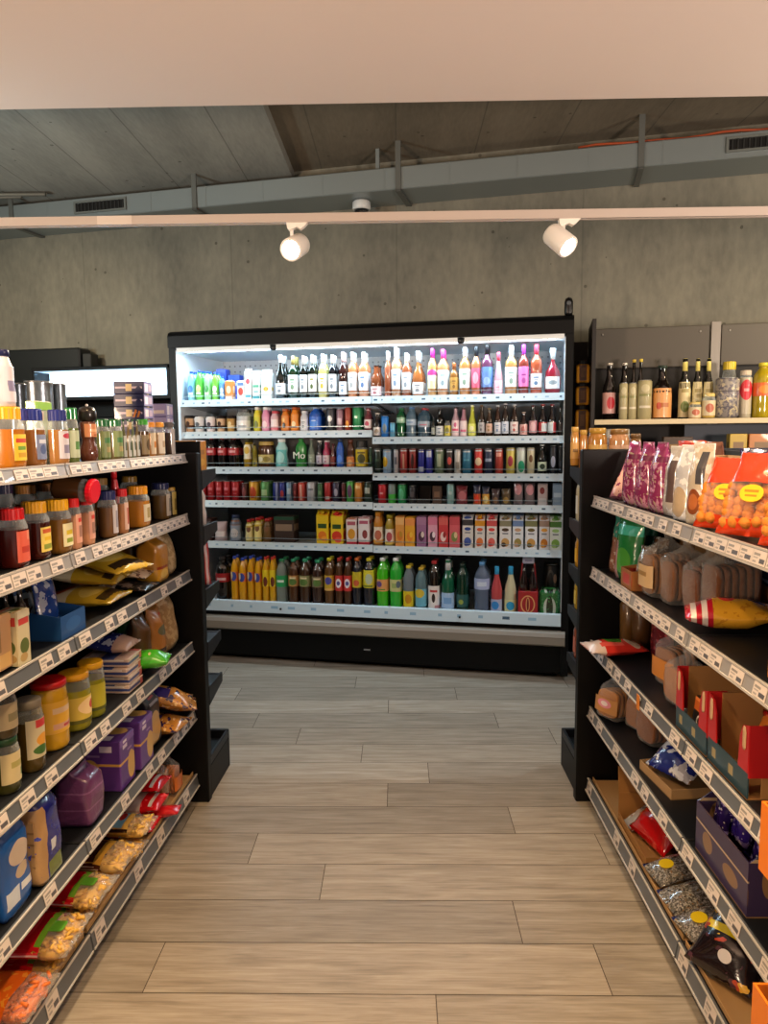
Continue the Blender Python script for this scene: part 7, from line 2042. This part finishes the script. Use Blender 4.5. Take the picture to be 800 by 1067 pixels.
# ------------------------------------------------------------------ units behind the left shelving
a0, _ = fpos(33, 390, .05)
cab = empty('wall_cooler', FO, FRZ)
tag(cab, 'low dark wall cooler with a glowing white header, left of the main cooler', 'refrigerator')
z0, z1 = fpos(105, 413, .05)[1], fpos(105, 385, .05)[1]
x0, x1 = a0, -.03
build('body', MB().box(x0, x1, .06, .75, 0, z0 - .13, 0, .006).box(x0, x1, .35, .75, z0 - .13, z0, 0).box(x0, x1, .04, .75, z1, z1 + .022, 0, .004).box(x0, x0 + .02, .05, .75, z0, z1).box(x1 - .02, x1, .05, .75, z0, z1).box(x0, x1, .05, .35, z0 - .02, z0), M_DARK2, cab)
hd = build('header_recess', MB().box(x0 + .02, x1 - .02, .20, .205, z0, z1), mat('c8dcec', .5), cab)
build('recess_floor', MB().box(x0 + .02, x1 - .02, .05, .2, z0, z0 + .003).box(x0 + .02, x1 - .02, .05, .2, z1 - .003, z1), mat('c8dcec', .5), hd)
zm = (z0 + z1) / 2
build('diffuser', MB().box(x0 + .03, x1 - .03, .18, .19, zm - .018, zm + .024, 0, .008), mat('e8f6ff', .4, emit=('cfeaff', 1.6)), hd)
l = bpy.data.lights.new('header_light', 'AREA'); l.shape = 'RECTANGLE'; l.size = x1 - x0 - .1; l.size_y = .03; l.energy = 5; l.color = (.75, .9, 1)
lo = bpy.data.objects.new('header_light', l); COL.objects.link(lo)
p_ = FO + fa * ((x0 + x1) / 2) + fn * .09
Zv = -fn
mm = Matrix((fa, Vector((0, 0, 1)).cross(fa) * -1 if False else Zv.cross(fa), Zv)).transposed().to_4x4(); mm.translation = (p_.x, p_.y, zm); lo.matrix_world = mm
a1, zt = fpos(83, 362, .78)
blk = empty('tall_cabinet', FO, FRZ)
tag(blk, 'tall plain dark cabinet behind the wall cooler at the far left', 'cabinet')
build('body', MB().box(a1 - 1.3, a1, .77, .92, 0, zt, 0, .012), mat('1c2021', .5), blk)
a2, zt2 = fpos(94, 368, .8)
build('side_column', MB().box(a1 + .003, a2, .80, .90, 0, zt2, 0, .006), mat('2a2c2b', .5), blk)
# ------------------------------------------------------------------ lights
def area(name, loc, rot, sx, sy, energy, color):
    l = bpy.data.lights.new(name, 'AREA'); l.shape = 'RECTANGLE'; l.size = sx; l.size_y = sy; l.energy = energy; l.color = color
    o = bpy.data.objects.new(name, l); COL.objects.link(o); o.location = loc; o.rotation_euler = rot
    return o


def spot(name, loc, target, energy, color, size, blend=.5, soft=.05):
    l = bpy.data.lights.new(name, 'SPOT'); l.energy = energy; l.color = color
    l.spot_size = math.radians(size); l.spot_blend = blend; l.shadow_soft_size = soft
    o = bpy.data.objects.new(name, l); COL.objects.link(o); o.location = loc
    o.rotation_euler = (Vector(loc) - Vector(target)).to_track_quat('Z', 'Y').to_euler()
    return o


p = FO + fa * (FW / 2) + fn * .04
q = (Vector((0, 0, 1)) - fn * .35).to_track_quat('Z', 'Y')
lo = area('cooler_tube_light', (p.x, p.y, 1.93), (0, 0, 0), FW - .2, .05, 16.5, (.66, .88, 1))
X = fa; Z = (Vector((0, 0, 1)) + fn * .12).normalized(); Y = Z.cross(X)
mm = Matrix((X, Y, Z)).transposed().to_4x4(); mm.translation = (p.x, p.y, 1.928); lo.matrix_world = mm
W3 = (1, .68, .35)
for x, y, tx, ty, e in ((-.45, 1.15, -.35, 1.3, 80), (.45, 1.15, .35, 1.3, 80), (-.4, .1, -.3, .5, 95), (.4, .1, .3, .5, 95)):
    spot('ceiling_downlight', (x, y, 2.68), (tx, ty, 0), e, W3, 95, .7, .05)
# track heads beyond the picture that wash the concrete wall
spot('wall_wash', (-2.9, 4.0, 2.5), (-2.6, 5.75, 1.9), 45, (1, .78, .5), 85, .9, .05)
spot('wall_wash', (2.6, 3.2, 2.3), (1.9, 4.5, 1.7), 45, (1, .78, .5), 80, .9, .05)
spot('added_ceiling_fill', (-2.3, -.2, 1.5), (-1.2, 1.4, 2.7), 320, (1, .72, .50), 140, .9, .2)  # added fill with no lamp behind it, brightens the dropped ceiling
spot('added_ceiling_fill', (2.3, .2, 1.5), (1.2, 1.6, 2.7), 300, (1, .80, .68), 140, .9, .2)
# added unseen fill that lifts the concrete ceiling and back wall
spot('added_wall_fill', (-3.2, 2.7, 1.9), (-1.6, 4.6, 3.1), 125, (.90, 1, .97), 140, .9, .15)
spot('added_wall_fill', (3.0, 2.5, 1.9), (1.6, 4.0, 3.0), 75, (1, .88, .70), 140, .9, .15)
# added cool fill spots without fixtures, brightening the floor before the cooler
spot('added_floor_fill', (-2.0, 3.03, 2.2), (-.1, 3.3, 0), 52, (.86, .95, 1), 70, .8, .05)
spot('added_floor_fill', (2.0, 3.03, 2.2), (.2, 3.5, 0), 52, (.86, .95, 1), 70, .8, .05)
wd = bpy.data.worlds.new('world'); SC.world = wd; wd.use_nodes = True
bg = wd.node_tree.nodes['Background']
bg.inputs[0].default_value = (1, .93, .84, 1); bg.inputs[1].default_value = .30
SC.view_settings.view_transform = 'Standard'
SC.view_settings.look = 'None'
SC.view_settings.exposure = .12
SC.view_settings.gamma = 1
SC.view_settings.use_curve_mapping = False
SC.cycles.max_bounces = 8
SC.cycles.transparent_max_bounces = 14
SC.cycles.caustics_reflective = False
SC.cycles.caustics_refractive = False
SC.cycles.sample_clamp_indirect = 6
# small shifts that keep neighbouring goods from touching
NUDGE = {
    'conduit_pipe': (-0.0004, -0.002, 0), 'orange_cable': (0, 0, 0.006), 'cleaner_bottle': (-0.0294, 0.006, 0),
    'juice_carton.001': (0.0216, -0.0044, 0), 'paper_cup': (-0.031, 0.0084, 0.006), 'coffee_cup': (0.0039, -0.0008, 0.0015),
    'coffee_cup.001': (0.0039, -0.0008, 0), 'beer_bottle': (0.002, -0.0004, 0), 'beer_bottle.001': (0.002, -0.0004, 0),
    'beer_bottle.028': (-0.002, 0.0004, 0), 'drink_can.046': (-0.0039, 0.0008, 0), 'drink_box.002': (0.0004, 0.002, 0),
    'can_multipack': (0.0044, 0.0216, 0), 'juice_bottle.033': (0, 0, 0.006), 'juice_bottle.034': (0, 0, 0.006),
    'juice_carton.036': (-0.0078, 0.0016, 0), 'juice_carton.037': (-0.0078, 0.0016, 0), 'can_multipack.002': (-0.0078, 0.0016, 0),
    'spice_jar': (-0.0145, -0.0135, 0), 'wafer_box.006': (0, 0, 0.015), 'wafer_box.007': (0, 0, 0.015), 'spice_jar.009': (-0.0001, -0.004, 0),
    'spice_jar.015': (-0.0011, -0.032, 0), 'spice_jar.016': (-0.0001, -0.002, 0.0015), 'noodle_bag': (0.0003, 0.008, 0.006),
    'noodle_bag.001': (0.0114, 0.0396, 0.0165), 'noodle_bag.002': (-0.0273, 0.019, 0.003), 'noodle_bag.003': (-0.018, 0.0007, 0.0075),
    'snack_bag': (-0.0215, -0.0393, 0), 'snack_bag.001': (-0.0441, 0.0015, 0.006), 'snack_bag.004': (-0.0004, -0.01, 0.015),
    'candy_bag': (0.0083, 0.0077, 0.015), 'candy_bag.001': (-0.0145, -0.0135, 0), 'soup_box.001': (-0.0083, -0.0077, 0.006),
    'tea_box': (-0.0011, -0.032, 0), 'snack_tube': (-0.036, 0.0013, 0.006), 'candy_bag.003': (0.0087, 0.0217, 0.03),
    'lentil_bag.001': (0.0118, -0.0044, 0.0015), 'cookie_bag': (0, 0, 0.003), 'rice_bag': (0, 0, 0.006), 'coffee_bag': (0, 0, 0.006),
    'coffee_bag.001': (0, 0, 0.003), 'chocolate_box': (0, 0, 0.006), 'cracker_bag': (0.002, -0.0001, 0.0165), 'caramel_bag': (0.0116, -0.0105, 0.03),
    'caramel_bag.001': (-0.0145, -0.0135, 0), 'caramel_bag.002': (-0.0106, 0.0404, 0.015), 'candy_bag.004': (-0.0011, -0.032, 0.015),
    'pasta_bag': (-0.0005, -0.014, 0.015), 'pasta_bag.001': (-0.0352, 0.0233, 0.0015), 'pasta_bag.003': (-0.0423, -0.0065, 0.0075),
    'pasta_bag.004': (0, 0, 0.0075), 'pasta_bag.005': (-0.044, -0.0004, 0.0015), 'pasta_bag.007': (-0.0233, -0.0352, 0.006),
    'pasta_bag.008': (0, 0, 0.0075), 'wafer_bag': (-0.0215, -0.0393, 0.003), 'wafer_bag.001': (-0.0029, -0.0239, 0.0075),
    'wafer_bag.002': (0, 0, 0.0075), 'candy_bag.005': (0.0114, 0.0396, 0.0165), 'biscuit_bag': (-0.0141, -0.0015, 0.006),
    'biscuit_bag.001': (0, 0, 0.003), 'nut_pouch.002': (0, 0.008, 0.006), 'display_carton': (0, -0.024, 0), 'cheese_ball_bag': (0, 0, 0.0015),
    'snack_bag.012': (0, 0.022, 0), 'foil_bag': (0, 0.04, 0), 'foil_bag.001': (0.022, 0.036, 0.015), 'bread_bag.002': (0.008, 0.008, 0),
    'bread_bag.003': (0.002, 0.022, 0.03), 'paper_bag': (0, 0.022, 0), 'snack_bag.014': (-0.008, -0.032, 0.006), 'snack_bag.015': (0.022, 0.022, 0),
    'snack_bag.016': (0.032, 0, 0.006), 'snack_bag.017': (0.024, -0.024, 0.015), 'biscuit_roll.001': (-0.004, -0.014, 0.0015),
    'biscuit_roll.002': (0.034, 0, 0.006), 'snack_pack': (0, 0, 0.006), 'snack_bag.018': (0, 0, 0.006), 'snack_bag.020': (-0.01, 0.04, 0.0075),
    'snack_bag.021': (0.04, 0.012, 0.006), 'snack_bag.022': (0.008, -0.042, 0.006), 'candy_bag.008': (0, 0, 0.021),
    'chocolate_bag': (-0.008, 0, 0.021), 'chocolate_bag.001': (0, 0.014, 0), 'chocolate_bag.003': (-0.002, 0, 0.021),
    'chocolate_bag.004': (-0.008, 0.008, 0.0015), 'chocolate_bag.005': (0.002, 0, 0), 'candy_bag.009': (0.022, 0, 0.015),
    'candy_bag.010': (0.004, 0, 0), 'seed_bag': (0, 0, 0.0135), 'seed_bag.001': (0, 0, 0.0075), 'seed_bag.002': (0, 0, 0.012),
    'candy_bag.011': (-0.008, 0.022, 0.015), 'chocolate_bag.007': (0, 0, 0.015), 'glass_jar.023': (0, 0, 0.015), 'honey_jar': (-0.002, 0.0004, 0),
    'honey_jar.001': (-0.002, 0.0004, 0), 'honey_jar.002': (-0.002, 0.0004, 0), 'sauce_bottle.006': (0.0064, 0.0314, 0),
    'glass_jar.036': (-0.0039, 0.0008, 0), 'glass_jar.037': (-0.0008, -0.0039, 0.006), 'food_tin': (0, 0, 0.006),
    'crispbread_pack.002': (-0.0004, -0.01, 0), 'pasta_bag.006': (0, 0, 0.0015), 'snack_pouch.002': (0.002, 0, 0),
    'cheese_ball_bag.001': (0, 0, 0.0015), 'bread_bag.001': (0, 0.002, 0), 'snack_bag.002': (0, 0, 0.006), 'pasta_bag.002': (0, 0, 0.0015),
    'crispbread_pack.001': (-0.0001, -0.002, 0), 'candy_bag.006': (-0.002, -0.002, 0),
}
for n_, v_ in NUDGE.items():
    o = bpy.data.objects.get(n_)
    if o is not None:
        o.location = o.location + Vector(v_)
# ------------------------------------------------------------------ one label for one thing
ORD = ['first', 'second', 'third', 'fourth', 'fifth', 'sixth', 'seventh', 'eighth', 'ninth', 'tenth']
NUM = {2: 'two', 3: 'three', 4: 'four', 5: 'five', 6: 'six', 7: 'seven'}
seen = {}
for o, row, order in THINGS:
    seen.setdefault(o['label'], []).append((order, o))
for lab, lst in seen.items():
    if len(lst) > 1:
        lst.sort(key=lambda q: q[0])
        for i, (_, o) in enumerate(lst):
            new = '%s, %s of %s from left' % (lab, ORD[i], NUM.get(len(lst), str(len(lst))))
            o['label'] = new if len(new.split()) <= 16 else new.replace(' from left', '')
for o, row, order in THINGS:
    n = len(o['label'].split())
    if n > 16 or n < 4:
        print('LABEL LENGTH', n, o['label'])
bpy.context.view_layer.update()
